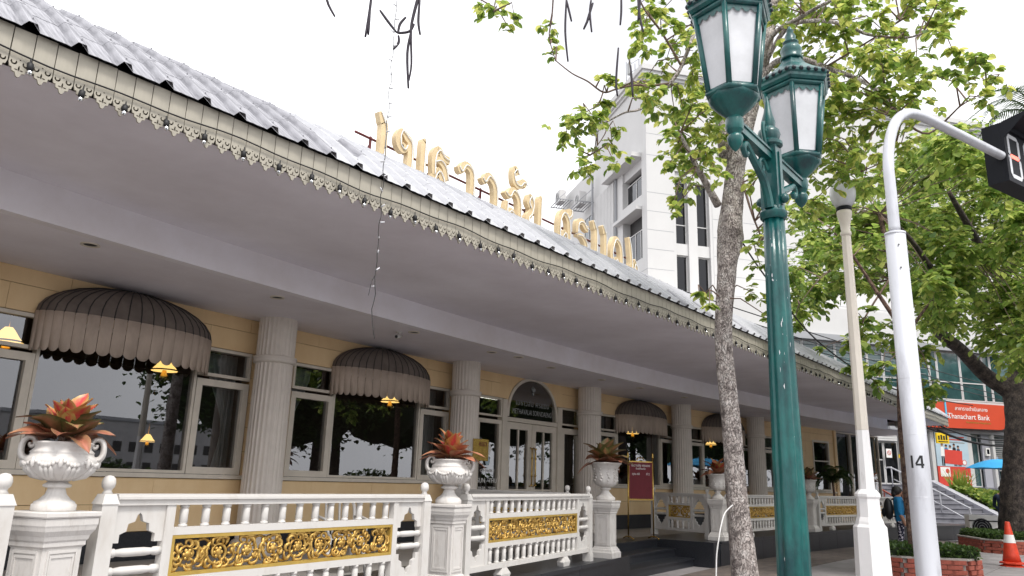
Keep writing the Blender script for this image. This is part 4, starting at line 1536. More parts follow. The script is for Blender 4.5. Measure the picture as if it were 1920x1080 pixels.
def ribbon(pts, w, thick, x0, z0, sc, yoff):
    pp = smooth_path(pts, 5)
    q = MB()
    vs, fs = [], []
    for i, p_ in enumerate(pp):
        a = pp[max(0, i - 1)]
        b_ = pp[min(len(pp) - 1, i + 1)]
        dx, dz = b_[0] - a[0], b_[1] - a[1]
        l_ = hypot(dx, dz) or 1
        nx_, nz_ = -dz / l_, dx / l_
        e = i / (len(pp) - 1)
        ww = w * (0.42 + 0.58 * min(1.0, e * 3.2))
        for sg in (-1, 1):
            X = x0 + (p_[0] + nx_ * sg * ww / 2) * sc
            Z = z0 + (p_[1] + nz_ * sg * ww / 2) * sc
            vs += [(X, YS - thick + yoff, Z), (X, YS + thick + yoff, Z)]
    for i in range(len(pp) - 1):
        o_ = 4 * i
        fs += [(o_, o_ + 4, o_ + 6, o_ + 2), (o_ + 1, o_ + 3, o_ + 7, o_ + 5), (o_, o_ + 1, o_ + 5, o_ + 4), (o_ + 2, o_ + 6, o_ + 7, o_ + 3)]
    n_ = 4 * (len(pp) - 1)
    fs += [(0, 2, 3, 1), (n_, n_ + 1, n_ + 3, n_ + 2)]
    q.add(vs, fs)
    return q, [(x0 + p_[0] * sc, YS - thick - 0.012 + yoff, z0 + p_[1] * sc) for p_ in pp]


GL = {
    'e': [[(0.02, 1.15), (0.10, 1.0), (0.14, 0.85), (0.13, 0.0)]],
    'm': [[(0.10, 1.02), (0.03, 0.88), (0.06, 0.72), (0.20, 0.66), (0.28, 0.76)], [(0.08, 1.02), (0.30, 0.92), (0.46, 0.76), (0.45, 0.0)], [(0.98, 1.02), (0.93, 0.9), (0.92, 0.0)], [(0.44, 0.06), (0.66, 0.2), (0.92, 0.08)]],
    'th': [[(0.08, 0.45), (0.08, 0.8), (0.30, 0.98), (0.60, 0.88), (0.95, 0.86)], [(0.12, 0.72), (0.40, 0.78), (0.70, 0.68), (0.84, 0.45)], [(0.06, 0.0), (0.10, 0.35), (0.36, 0.56), (0.66, 0.36), (0.76, 0.0)], [(0.20, 0.05), (0.34, 0.3), (0.48, 0.05)]],
    'aa': [[(0.0, 0.86), (0.12, 0.78), (0.28, 0.94), (0.52, 0.92), (0.64, 0.72), (0.62, 0.0)]],
    'w': [[(0.0, 0.86), (0.12, 0.80), (0.30, 0.96), (0.58, 0.84), (0.66, 0.6), (0.64, 0.05)], [(0.64, 0.08), (0.5, 0.18), (0.4, 0.05)]],
    'l': [[(0.0, 0.80), (0.22, 0.74), (0.40, 0.90), (0.62, 0.86), (0.78, 0.66), (0.78, 0.0)], [(0.12, 0.62), (0.10, 0.2), (0.16, 0.0)], [(0.14, 0.34), (0.34, 0.44), (0.5, 0.3), (0.46, 0.04)]],
    'a^': [[(0.02, 1.32), (0.10, 1.12), (0.30, 1.08), (0.46, 1.2), (0.60, 1.16)], [(0.02, 1.3), (0.14, 1.42), (0.24, 1.3)]],
    'y': [[(0.22, 0.70), (0.10, 0.82), (0.22, 0.96), (0.36, 0.82), (0.26, 0.58), (0.10, 0.44), (0.16, 0.1), (0.40, 0.02), (0.74, 0.1)], [(0.90, 1.06), (0.80, 0.92), (0.78, 0.0)]],
    's': [[(0.06, 0.0), (0.06, 0.7), (0.30, 0.98), (0.58, 0.86), (0.66, 0.6), (0.66, 0.0)], [(0.24, 0.1), (0.24, 0.4), (0.40, 0.5), (0.5, 0.3), (0.40, 0.1)], [(0.56, 0.9), (0.74, 1.0), (0.78, 1.14)]],
    'r': [[(0.04, 0.66), (0.10, 0.9), (0.36, 0.98), (0.56, 0.88), (0.72, 0.86)], [(0.06, 0.6), (0.34, 0.62), (0.60, 0.48), (0.60, 0.2), (0.46, 0.02), (0.30, 0.1), (0.40, 0.26)]],
    'd': [[(0.34, 0.08), (0.46, 0.3), (0.34, 0.44), (0.16, 0.3), (0.06, 0.6), (0.28, 0.96), (0.60, 0.88), (0.72, 0.6), (0.70, 0.0)], [(0.1, 0.4), (0.1, 0.1), (0.26, 0.0)]],
    'ng': [[(0.10, 1.2), (0.22, 0.95), (0.30, 0.55), (0.24, 0.2), (0.30, 0.0)], [(0.52, 0.66), (0.64, 0.56), (0.72, 0.40), (0.66, 0.12), (0.46, 0.0), (0.28, 0.02)], [(0.5, 0.4), (0.56, 0.54), (0.66, 0.5)]],
}
# glyphs in reading order with the place of each along the sign (metres from the first letter) and its width
ORDER = [('e', 0.08, 0.21), ('m', 0.42, 0.58), ('th', 1.04, 0.42), ('aa', 1.53, 0.40), ('w', 2.02, 0.42), ('l', 2.53, 0.46), ('a^', 2.70, 0.44), ('y', 3.05, 0.50),
         ('s', 3.89, 0.46), ('r', 4.40, 0.45), ('e', 4.88, 0.22), ('e', 5.18, 0.22), ('d', 5.48, 0.46), ('ng', 6.04, 0.44)]
for gi, (gn, off, wsc) in enumerate(ORDER):
    face = MB()
    tubes = MB()
    for si, strk in enumerate(GL[gn]):
        gw = max(p_[0] for s_ in GL[gn] for p_ in s_)
        strk = [(x / gw * (wsc - 0.10) / SH + 0.08, z) for x, z in strk]
        q, path = ribbon(strk, 0.155, 0.04, SX0 + off, SZ0 - 0.02 * off / 6, SH, 0.002 * si)
        face.add(q.v, q.f)
        tubes.tube([(a + 0.02, y_, c_) for a, y_, c_ in path], 0.008, 5)
    lt = face.build('letter', 'letter_face', sign)
    tubes.build('neon_tube', 'neon_white', lt, True)
q = MB()
q.tube([(SX0 - 0.1, YS + 0.09, SZ0 + 0.47), (SX0 + 6.6, YS + 0.09, SZ0 + 0.47)], 0.016, 6)
q.tube([(SX0 - 0.1, YS + 0.09, SZ0 + 0.05), (SX0 + 6.6, YS + 0.09, SZ0 + 0.05)], 0.016, 6)
q.build('rail', 'rust_red', sign)
for i in range(7):
    x = SX0 + 0.15 + i * 1.03
    q = MB().tube([(x, YS + 0.10, 4.9), (x, YS + 0.10, SZ0 + 0.5)], 0.018, 6)
    q.tube([(x, YS + 0.10, SZ0 + 0.4), (x + 0.05, YS + 0.6, 5.0)], 0.014, 6)
    q.build('strut', 'rust_red', sign)
T1B=[([(928,374,552),(935,355,628),(951,339,703),(976,328,796),(1000,320,895)],0.125,0.07),([(920,380,574),(912,385,692),(894,401,776),(877,415,845)],0.1,0.06),([(910,390,508),(876,392,531),(843,392,549),(828,402,583)],0.055,0.02),([(894,403,776),(865,415,701),(849,426,670),(834,434,645),(819,440,632),(803,449,619),(786,459,611),(766,473,594)],0.03,0.01),([(849,426,671),(821,437,659),(792,449,650),(763,458,634),(746,466,625),(727,477,635),(708,488,641),(688,499,653)],0.018,0.007),([(746,466,625),(733,468,601),(711,484,582)],0.01,0.005),([(766,473,594),(756,470,572),(746,485,544)],0.01,0.005),([(768,469,587),(770,467,557)],0.008,0.004),([(951,339,703),(929,312,741),(902,265,737),(890,235,736),(879,194,735)],0.04,0.015),([(951,339,703),(944,298,754),(936,255,747),(925,216,719),(920,191,694),(908,151,668),(901,129,662)],0.035,0.01),([(948,347,671),(948,319,711),(939,280,701),(929,240,667),(927,209,642),(922,186,616),(914,171,589),(906,161,565)],0.045,0.015),([(928,244,672),(922,184,688),(907,152,692)],0.015,0.006),([(906,161,565),(930,139,550),(954,107,585),(957,79,598)],0.015,0.006),([(906,161,565),(942,183,539),(956,217,532)],0.015,0.006),([(865,415,701),(827,425,738),(791,429,752),(764,437,788)],0.02,0.01),([(764,437,788),(693,457,778),(614,480,733),(568,489,681),(556,489,646)],0.03,0.006),([(693,457,778),(529,488,705),(440,492,650),(371,509,604)],0.03,0.012),([(646,472,748),(661,486,696),(667,494,673),(688,499,653)],0.012,0.005),([(931,365,551),(916,347,490),(911,333,450)],0.02,0.008),([(914,393,382),(896,397,389),(884,400,383)],0.012,0.005)]
T1C=[(719,465,582,20),(712,480,570,20),(716,502,566,14),(759,479,618,12),(734,455,636,11),(742,449,627,8),(716,470,516,16),(762,489,559,9),(745,502,527,10),(737,446,524,11),(761,457,579,10),(769,470,567,8),(894,487,717,19),(770,416,611,15),(861,444,696,13),(866,460,650,14),(830,464,664,11),(781,432,716,15),(834,444,774,19),(768,421,682,13),(898,501,849,13),(920,430,788,20),(871,400,722,19),(819,405,734,12),(915,458,774,10),(875,403,688,16),(920,437,696,19),(908,448,656,16),(854,419,606,18),(848,393,581,21),(872,420,574,22),(856,382,604,21),(814,357,537,18),(817,412,541,12),(909,431,555,19),(798,341,500,10),(798,342,589,14),(896,378,599,17),(829,376,620,16),(560,489,646,15),(552,502,654,7),(566,478,631,8),(573,473,643,6),(726,538,736,11),(688,505,684,8),(720,533,691,9),(871,429,504,11),(806,406,469,7),(828,401,495,8),(837,308,505,13),(887,318,489,16),(813,304,412,12),(928,332,468,17),(957,355,429,13),(964,367,396,12),(935,334,351,12),(941,426,400,10),(788,352,344,7),(828,383,372,6),(990,298,813,28),(964,264,756,24),(890,284,697,12),(986,296,705,20),(941,240,688,23),(983,221,749,20),(891,198,718,18),(879,168,688,15),(930,136,714,19),(878,107,677,13),(920,125,680,12),(1018,175,687,25),(905,164,602,22),(852,130,609,15),(861,108,635,14),(885,100,624,9),(992,136,654,14),(914,144,586,18),(906,103,603,12),(874,78,598,13),(1032,101,653,15),(934,70,604,12),(894,80,563,12),(843,219,584,23),(839,231,556,18),(867,204,563,24),(951,245,566,21),(868,182,551,15),(846,191,506,18),(911,262,527,18),(861,279,722,18),(980,347,832,14),(836,282,748,23),(917,266,805,32),(976,214,817,33),(923,142,754,31),(960,395,876,28),(848,418,813,19),(830,357,737,13),(904,233,511,19),(848,178,478,17),(892,283,497,15),(867,258,558,12),(969,319,712,13),(960,312,650,15),(909,275,624,15),(848,177,620,17),(887,183,593,18),(879,209,618,15),(882,166,647,14),(876,213,712,17),(991,227,531,20),(873,150,544,15),(839,228,599,15),(999,238,589,19),(949,159,700,13),(1032,114,758,12),(888,285,560,13),(980,292,512,15),(870,446,802,13),(895,452,740,9),(909,403,680,14),(860,400,550,16),(782,397,556,9),(851,288,617,14),(972,302,766,17),(983,278,730,19),(993,262,804,18),(894,220,687,14),(954,216,633,18),(985,194,678,17),(957,187,603,17),(977,242,545,19),(922,249,578,16),(936,284,615,15),(936,302,552,14),(894,162,529,17),(1014,157,664,16),(1015,189,746,14),(854,183,639,13),(948,415,626,18),(942,425,744,14),(884,424,651,14),(768,404,617,11)]
T2B=[([(2536,270,62),(2538,253,217),(2539,233,360),(2539,235,449),(2538,251,480)],0.62,0.45),([(2539,239,419),(2482,296,468),(2376,338,531),(2270,368,568),(2169,368,635),(2073,338,694)],0.24,0.08),([(1776,290,615),(1672,310,662),(1565,334,682)],0.06,0.03),([(1924,319,541),(1784,241,563),(1689,195,602)],0.07,0.03),([(2539,232,419),(2494,180,618),(2148,102,742),(2098,101,889)],0.36,0.1),([(2194,159,561),(1991,193,627),(1788,210,688),(1685,227,742)],0.15,0.04),([(2097,117,666),(1995,146,773),(1892,177,849)],0.1,0.03)]
T2C=[(1392,175,730,36),(2194,262,1065,54),(1925,66,912,30),(1917,317,928,38),(1867,272,918,49),(2264,312,1088,48),(1457,167,720,37),(1814,179,874,44),(1544,127,741,32),(2106,130,961,33),(2114,95,955,44),(1756,55,822,42),(2226,434,1011,55),(2140,366,987,42),(1527,229,748,38),(1957,274,881,38),(2322,260,1042,41),(1417,133,679,22),(2202,160,941,58),(1970,132,864,51),(2050,86,866,47),(1702,42,748,44),(2187,367,953,41),(1917,299,864,45),(2358,270,1000,63),(1485,137,662,27),(2170,188,883,37),(1944,103,798,51),(1496,51,649,23),(2309,449,939,60),(2092,363,864,46),(1861,292,794,30),(1773,257,732,41),(1811,205,753,29),(2215,196,884,40),(1582,104,655,39),(2335,99,877,46),(1506,43,609,34),(1618,353,694,41),(1987,390,800,39),(2249,392,849,52),(2359,369,889,46),(1925,285,745,43),(2165,272,833,56),(2236,181,823,50),(1431,94,588,30),(2145,122,791,53),(1433,55,571,29),(1795,394,682,32),(1993,371,732,50),(1886,312,699,30),(1516,222,596,37),(1479,195,560,26),(1890,188,676,32),(1510,114,576,40),(2303,133,780,38),(1426,46,543,34),(1724,45,623,33),(2038,352,687,51),(1858,281,660,40),(2221,279,744,54),(1627,187,588,36),(1756,168,601,41),(2376,157,771,43),(2127,134,704,55),(2118,84,699,42),(1755,52,590,36),(1918,396,652,50),(1554,290,524,35),(1404,231,494,29),(1567,222,544,29),(1557,201,533,30),(1930,166,616,42),(1865,147,576,31),(1450,70,478,36),(1656,299,536,39),(1794,289,539,28),(1456,218,464,30),(1668,230,522,42),(2305,245,639,60),(1685,146,528,36),(2061,162,608,47),(1462,90,458,30),(1722,86,525,33),(2040,67,573,33),(1996,339,556,35),(1958,298,540,43),(1708,167,489,32),(1686,140,486,33),(2193,134,579,42),(2393,101,619,38),(2054,82,525,45),(2364,377,599,49),(2070,227,521,32),(1880,193,470,49),(1481,125,400,29),(1522,106,424,31),(1716,81,433,39),(1502,43,404,39),(1815,156,416,37),(1409,88,372,33),(1678,82,403,28),(1963,75,452,45),(2214,144,450,53),(1840,48,402,43)]
T3B=[([(1595,335,42),(1595,336,74),(1595,336,168),(1595,336,266),(1596,331,366),(1596,330,470),(1596,332,579),(1594,340,692)],0.1,0.05),([(1391,288,429),(1365,311,482),(1339,334,536),(1302,355,578)],0.04,0.015),([(1381,286,372),(1426,262,432),(1480,243,478)],0.04,0.015),([(1410,293,509),(1360,331,428),(1357,346,383)],0.02,0.008),([(1339,334,536),(1306,380,497),(1286,412,451)],0.015,0.006)]
T3C=[(1788,427,827,30),(1553,359,737,22),(1726,552,778,36),(1390,427,652,21),(1597,465,734,35),(1661,446,746,27),(1783,455,791,29),(1747,387,752,39),(1762,536,755,33),(1564,460,693,23),(1724,460,740,26),(1803,439,749,24),(1603,372,678,35),(1501,450,644,21),(1597,469,656,24),(1746,479,710,31),(1723,437,679,37),(1684,390,680,35),(1602,482,645,31),(1430,411,586,25),(1542,425,613,23),(1489,376,582,26),(1391,319,564,30),(1608,355,604,25),(1355,443,527,28),(1511,472,579,29),(1818,532,670,38),(1527,411,558,32),(1657,431,596,30),(1768,406,640,24),(1523,501,536,28),(1405,428,502,25),(1788,514,600,39),(1707,456,580,35),(1525,377,542,24),(1570,373,555,25),(1786,402,592,28),(1701,555,573,32),(1741,549,555,33),(1645,490,546,29),(1333,428,448,19),(1330,438,424,13),(1356,349,392,21),(1356,349,346,17),(1463,330,427,31),(1365,309,345,19),(1362,322,328,15),(1476,270,310,18),(1478,257,328,16),(1360,331,428,23),(1568,318,423,29),(1574,285,401,26),(1253,345,517,21),(1260,319,560,21),(1343,394,385,9)]
PODS=[[(418,599,647),(417,599,627),(425,594,610)],[(453,572,650),(453,573,624),(451,574,592)],[(453,573,630),(453,572,595)],[(492,539,658),(488,543,625),(487,544,605),(489,542,568),(488,543,548)],[(487,544,605),(485,545,579),(488,543,539)],[(489,542,615),(486,545,606),(478,551,602),(475,554,603)],[(475,554,603),(468,560,614),(461,566,626)],[(477,553,602),(478,552,613),(482,548,622)],[(492,539,645),(492,539,619),(494,537,603)],[(477,552,599),(478,552,591),(474,555,582)],[(654,460,704),(654,461,661),(656,458,622)],[(654,460,704),(658,455,675)],[(671,436,703),(670,437,685),(671,435,660)],[(670,437,682),(666,443,664)],[(672,434,699),(668,440,674)],[(690,406,716),(690,406,687),(689,407,668)],[(688,409,638),(686,411,596),(687,410,576)],[(695,397,614),(696,395,574)],[(699,389,707),(700,387,678),(702,384,657)],[(701,386,703),(699,389,671)]]

# ------------------------------------------------------------------ trees


def V(p):
    return Vector((p[0] / 100, p[1] / 100, p[2] / 100))


def leaf_shape(k):
    """ovate leaf folded along the midrib: 6 corners, 4 faces"""
    return [(0, 0, 0), (0.25 * k, 0.14, 0.07 * k), (0.36 * k, 0.42, 0.09 * k), (0.27 * k, 0.74, 0.05 * k), (0, 1.0, -0.08), (-0.27 * k, 0.74, 0.05 * k), (-0.36 * k, 0.42, 0.09 * k), (-0.25 * k, 0.14, 0.07 * k), (0, 0.5, -0.02)]


def put_leaf(mb, p, d, up, L, k):
    d = d.normalized()
    a = d.cross(up)
    if a.length < 1e-3:
        a = d.orthogonal()
    a.normalize()
    n_ = a.cross(d)
    vs = [p + a * (x * L) + d * (y * L) + n_ * (z * L) for x, y, z in leaf_shape(k)]
    mb.add(vs, [(0, 1, 2, 8), (8, 2, 3, 4), (8, 4, 5, 6), (0, 8, 6, 7)])


def foliage(tree, clusters, branches, leaf_m, L0, dens, r_, droop=0.5, twig_parts=True, kmin=1.0):
    """sprays of leaves round the cluster centres, each on twigs that spring from the nearest limb"""
    knots = []
    for pts, r0, r1 in branches:
        pp = smooth_path([tuple(V(p)) for p in pts], 4)
        knots += [Vector(p) for p in pp]
    lv = MB()
    tw = MB()
    for c in clusters:
        ctr = V(c)
        R = c[3] / 100
        near = min(knots, key=lambda k: (k - ctr).length_squared)
        if (near - ctr).length < 4.5:
            mid = (near + ctr) / 2 + Vector((r_.uniform(-0.1, 0.1), r_.uniform(-0.1, 0.1), 0.12))
            tw.tube([near, mid, ctr], [0.012, 0.008, 0.005], 5, cap=False)
        n_tw = max(3, int(dens * (R / 0.2) ** 1.6))
        for i in range(n_tw):
            a = r_.uniform(0, 2 * pi)
            zz = r_.uniform(-0.8, 0.7)
            q = sqrt(1 - zz * zz)
            dirn = Vector((q * cos(a), q * sin(a), zz * 0.8))
            off_ = Vector((r_.gauss(0, 0.42), r_.gauss(0, 0.42), r_.gauss(0, 0.36))) * R
            st_ = ctr + off_
            en = st_ + (dirn + off_ * (0.6 / R)).normalized() * R * r_.uniform(0.45, 0.8) + Vector((0, 0, -droop * R * 0.25))
            tw.tube([st_, en], [0.004, 0.0022], 4, cap=False)
            n_l = 6
            ax = (en - st_).normalized()
            sd = ax.cross(Vector((0, 0, 1)))
            sd = sd.normalized() if sd.length > 1e-3 else Vector((1, 0, 0))
            for j in range(n_l):
                f = (j + 0.6) / n_l
                p_ = st_.lerp(en, f)
                sg = 1 if j % 2 else -1
                d = (sd * sg * r_.uniform(0.6, 1.1) + ax * r_.uniform(0.3, 0.9) + Vector((0, 0, -droop * r_.uniform(0.2, 1.2))))
                if j == n_l - 1:
                    d = ax + Vector((0, 0, -droop))
                upv = Vector((r_.uniform(-0.5, 0.5), r_.uniform(-0.5, 0.5), 1))
                put_leaf(lv, p_, d, upv, L0 * r_.uniform(0.5, 1.25), r_.uniform(0.8, 1.2))
    tw.build('twigs', 'twig', tree)['kind'] = 'stuff'
    return lv.build('crown', leaf_m, tree)


def limbs(tree, branches, m, names=None, sides=10):
    for i, (pts, r0, r1) in enumerate(branches):
        pp = smooth_path([tuple(V(p)) for p in pts], 5)
        n_ = len(pp)
        rad = [r0 + (r1 - r0) * k / (n_ - 1) for k in range(n_)]
        MB().tube(pp, rad, sides if r0 > 0.03 else 6).build('limb' if r0 > 0.02 else 'branch', m if r0 > 0.02 else 'twig', tree, True)


def trunk(tree, path, radii, m, seed, sides=26, rough=0.05, knots_=()):
    r_ = random.Random(seed)
    pp = smooth_path(path, 12)
    n_ = len(pp)
    q = MB()
    vs, fs = [], []
    ph = [r_.uniform(0, 6.28) for _ in range(6)]
    for i, p_ in enumerate(pp):
        f = i / (n_ - 1) * (len(radii) - 1)
        k = min(int(f), len(radii) - 2)
        R = radii[k] + (radii[k + 1] - radii[k]) * (f - k)
        for j in range(sides):
            a = 2 * pi * j / sides
            w_ = 1 + rough * (sin(3 * a + ph[0] + i * 0.11) * 0.6 + sin(5 * a + ph[1] - i * 0.17) * 0.5 + sin(9 * a + ph[2] + i * 0.5) * 0.3) + r_.uniform(-0.35, 0.35) * rough
            for (kz, ka, kr, kw) in knots_:
                dz_ = (p_[2] - kz) / kw
                da = (a - ka + pi) % (2 * pi) - pi
                w_ += kr * math.exp(-dz_ * dz_ - (da / 0.6) ** 2)
            vs.append((p_[0] + R * w_ * cos(a), p_[1] + R * w_ * sin(a), p_[2]))
    for i in range(n_ - 1):
        for j in range(sides):
            fs.append((i * sides + j, i * sides + (j + 1) % sides, (i + 1) * sides + (j + 1) % sides, (i + 1) * sides + j))
    fs.append(tuple(range((n_ - 1) * sides, n_ * sides)))
    q.add(vs, fs)
    return q.build('trunk', m, tree, True)


t1 = thing('street_tree', (9.28, 3.80, 0), 'leaning street tree with pale mottled trunk in front of the balustrade', 'tree')
trunk(t1, [(9.30, 3.80, -0.1), (9.26, 3.81, 0.45), (9.235, 3.86, 1.3), (9.215, 3.885, 2.18), (9.19, 3.935, 3.3), (9.22, 3.86, 4.2), (9.245, 3.81, 4.75), (9.27, 3.75, 5.3), (9.30, 3.69, 5.9)],
      [0.21, 0.16, 0.127, 0.116, 0.106, 0.122, 0.160, 0.135, 0.115], 'bark_pale', 3, 30, 0.045,
      knots_=((4.72, 3.9, 0.35, 0.12), (4.6, 5.4, 0.30, 0.14), (4.45, 4.6, 0.22, 0.1), (2.75, 4.0, 0.30, 0.12), (4.05, 4.4, 0.12, 0.08)))
limbs(t1, T1B, 'bark_pale')
foliage(t1, T1C, T1B, 'leaf_bright', 0.098, 16.0, random.Random(21))
for i, pts in enumerate(PODS):
    pp = smooth_path([tuple(V(p)) for p in pts], 4)
    n_ = len(pp)
    MB().tube(pp, [0.011 + 0.004 * sin(pi * k / (n_ - 1)) for k in range(n_)] if i != 3 else [0.02 - 0.011 * k / (n_ - 1) for k in range(n_)], 6).build('seed_pod', 'pod', t1, True)

t2 = thing('street_tree', V(T2B[0][0][0]) * 1.0, 'big dark-trunked street tree at the right picture edge', 'tree')
t2.location.z = 0
tb = T2B[0][0]
trunk(t2, [(V(tb[0]).x, V(tb[0]).y, -0.1)] + [tuple(V(p)) for p in tb[:4]], [0.60, 0.47, 0.42, 0.40, 0.38], 'bark_dark', 9, 26, 0.09)
limbs(t2, T2B[1:], 'bark_dark')
foliage(t2, T2C, T2B[1:], 'leaf_mid', 0.145, 15.0, random.Random(31))
t3 = thing('street_tree', (V(T3B[0][0][0]).x, V(T3B[0][0][0]).y, 0), 'slim brown street tree in the brick planter beside the woman', 'tree')
tb = T3B[0][0]
trunk(t3, [(V(tb[0]).x, V(tb[0]).y, 0.1)] + [tuple(V(p)) for p in tb], [0.13, 0.105, 0.095, 0.088, 0.08, 0.07, 0.06, 0.05, 0.045], 'bark_red', 5, 20, 0.09)
limbs(t3, T3B[1:], 'bark_red')
foliage(t3, T3C, T3B, 'leaf_mid', 0.125, 15.0, random.Random(41))


def simple_tree(x, y, h, R, label, seed, m='leaf_dark', lo=0.18, dens=120):
    r_ = random.Random(seed)
    t = thing('street_tree', (x, y, 0), label, 'tree', 'trees on the far side of the street')
    trunk(t, [(x, y, -0.15), (x + 0.1, y, h * 0.2), (x - 0.05, y + 0.1, h * 0.45), (x, y, h * 0.8)], [0.3, 0.22, 0.18, 0.08], 'bark_dark', seed, 12, 0.08)
    lv = MB()
    for k in range(dens):
        a = r_.uniform(0, 2 * pi)
        zz = r_.uniform(-1, 1)
        q = sqrt(1 - zz * zz)
        rr = R * r_.uniform(0.35, 1.0) ** 0.6
        c = Vector((x + rr * q * cos(a), y + rr * q * sin(a), h * 0.68 + rr * zz * 0.8))
        if c.z < h * lo:
            continue
        for i in range(60):
            o_ = Vector((r_.gauss(0, 1), r_.gauss(0, 1), r_.gauss(0, 0.7))) * R * 0.13
            d = Vector((r_.uniform(-1, 1), r_.uniform(-1, 1), r_.uniform(-0.9, 0.3)))
            put_leaf(lv, c + o_, d, Vector((0, 0, 1)), 0.24 * r_.uniform(0.7, 1.2), 1.1)
    cr_ = lv.build('crown', m, t)
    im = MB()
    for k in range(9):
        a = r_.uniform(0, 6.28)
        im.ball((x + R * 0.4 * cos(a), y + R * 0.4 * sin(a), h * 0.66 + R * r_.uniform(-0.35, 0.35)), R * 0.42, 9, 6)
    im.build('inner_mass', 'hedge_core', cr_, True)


for i, (x, y, h, R) in enumerate(((21.5, -6.4, 8, 3.6), (25.5, -8.5, 9.5, 4.8), (34, -9.5, 10, 5.2), (26, -64, 6.5, 3.4), (38, -62, 7.5, 4.2), (14, -70, 6, 3.2), (44, -10, 10, 5), (54, -12, 11, 6), (66, -15, 11, 6.5))):
    simple_tree(x, y, h, R, ['round green tree over the road, seen only in the window glass', 'tall dark tree across the road mirrored in the second window', 'broad tree across the road mirrored in the doors', 'dark tree on the far pavement mirrored left of the nearest column',
                             'wide dark tree on the far pavement mirrored in the left casement', 'small distant tree mirrored in the left window', 'far dark tree mirrored in the windows behind the notice board',
                             'big dark tree mirrored in the end windows of the terrace', 'farthest dark tree mirrored in the grey shop front'][i], 60 + i)

# palm beyond the podium
pt = thing('palm_tree', (45.0, 1.6, 0), 'palm crown rising behind the countdown signal', 'palm tree')
trunk(pt, [(45, 1.6, -0.1), (45.1, 1.6, 8), (45, 1.7, 16), (45.0, 1.7, 20.5)], [0.35, 0.28, 0.22, 0.18], 'bark_dark', 4, 14, 0.05)
fm = MB()
for i in range(30):
    f = i / 30
    x0 = 3.0 * f
    z0 = 1.3 * sin(pi * 0.75 * f) - 1.3 * f * f
    for sg in (-1, 1):
        l_ = 0.75 * sin(pi * (0.15 + 0.8 * f)) + 0.1
        fm.add([(x0, 0, z0), (x0 + 0.06, 0, z0), (x0 + 0.35, sg * l_, z0 - 0.25)], [(0, 1, 2)])
fm.tube([(3.0 * i / 10, 0, 1.3 * sin(pi * 0.75 * i / 10) - 1.3 * (i / 10) ** 2) for i in range(11)], [0.04 - 0.0035 * i for i in range(11)], 5)
pf = fm.data('frond', 'leaf_dark')
for i in range(22):
    put('frond', pf, pt, (0, 0.1, 20.4 + 0.03 * i), (rnd.uniform(-0.2, 0.2), -0.55 + 0.05 * i, i * 2.399))

# fairy-light strand hanging from the branches in front of the eave
fs_ = thing('fairy_light_strand', (3.83, 4.49, 2.5), 'thin fairy-light strand hanging in front of the eave', 'string lights')
pts = []
for i in range(60):
    z_ = 6.4 - 3.75 * i / 59
    pts.append((3.83 + 0.008 * sin(i * 1.7), 4.49 + 0.008 * cos(i * 1.3), z_))
pts += [(3.835, 4.485, 2.58), (3.85, 4.47, 2.48)]
MB().tube(pts, 0.0032, 5).build('wire', 'cable', fs_)
MB().tube([(3.83, 4.49, 3.0), (3.80, 4.50, 2.93), (3.79, 4.51, 2.82)], 0.003, 4).build('wire', 'cable', fs_)
led = MB().tube([(0, 0, 0), (0.035, 0, 0.012)], [0.007, 0.005], 6).data('bulb', 'frosted', True)
for i in range(26):
    z_ = 6.2 - 3.3 * i / 25
    put('bulb', led, fs_, (0.003, 0, z_ - 2.5), (0, rnd.uniform(-0.5, 0.5), rnd.uniform(0, 6.28)))

# ------------------------------------------------------------------ green twin-lantern street lamp
GX, GY = 3.445, 1.20
gl_ = thing('twin_lantern_lamp', (GX, GY, 0), 'green cast-iron lamp post with two hexagonal lanterns, close up', 'street lamp')


def gfl(r, z, a, k):
    return r * (1 - 0.12 * (0.5 + 0.5 * cos(9 * a)) ** 2)


MB().lathe([(0.17, 0), (0.17, 0.12), (0.14, 0.16), (0.13, 0.4), (0.10, 0.5), (0.095, 0.6)], 16).build('base', 'teal', gl_, True, world=False)
MB().lathe([(0.074, 0.58), (0.070, 1.2), (0.062, 1.8), (0.053, 2.4), (0.049, 2.70)], 64, mod=gfl).build('shaft', 'teal', gl_, True, world=False)
q = MB()
q.lathe([(0.054, 2.69), (0.062, 2.70), (0.064, 2.725), (0.056, 2.735), (0.05, 2.75)], 20)
q.box(-0.042, 0.042, -0.042, 0.042, 2.735, 3.06)
for sg in (-1, 1):
    q.box(-0.010, 0.010, sg * 0.0425 - 0.006, sg * 0.0425 + 0.006, 2.76, 3.03)
    q.ball((0, sg * 0.055, 2.79), 0.024, 10, 6)
q.lathe([(0.05, 3.06), (0.062, 3.07), (0.062, 3.085), (0.045, 3.10), (0.055, 3.13), (0.05, 3.15), (0.03, 3.17), (0.034, 3.20), (0.02, 3.25), (0.012, 3.30), (0.003, 3.34)], 16)
auto_smooth(q.build('capital', 'teal', gl_, False, world=False))
AO = 0.43
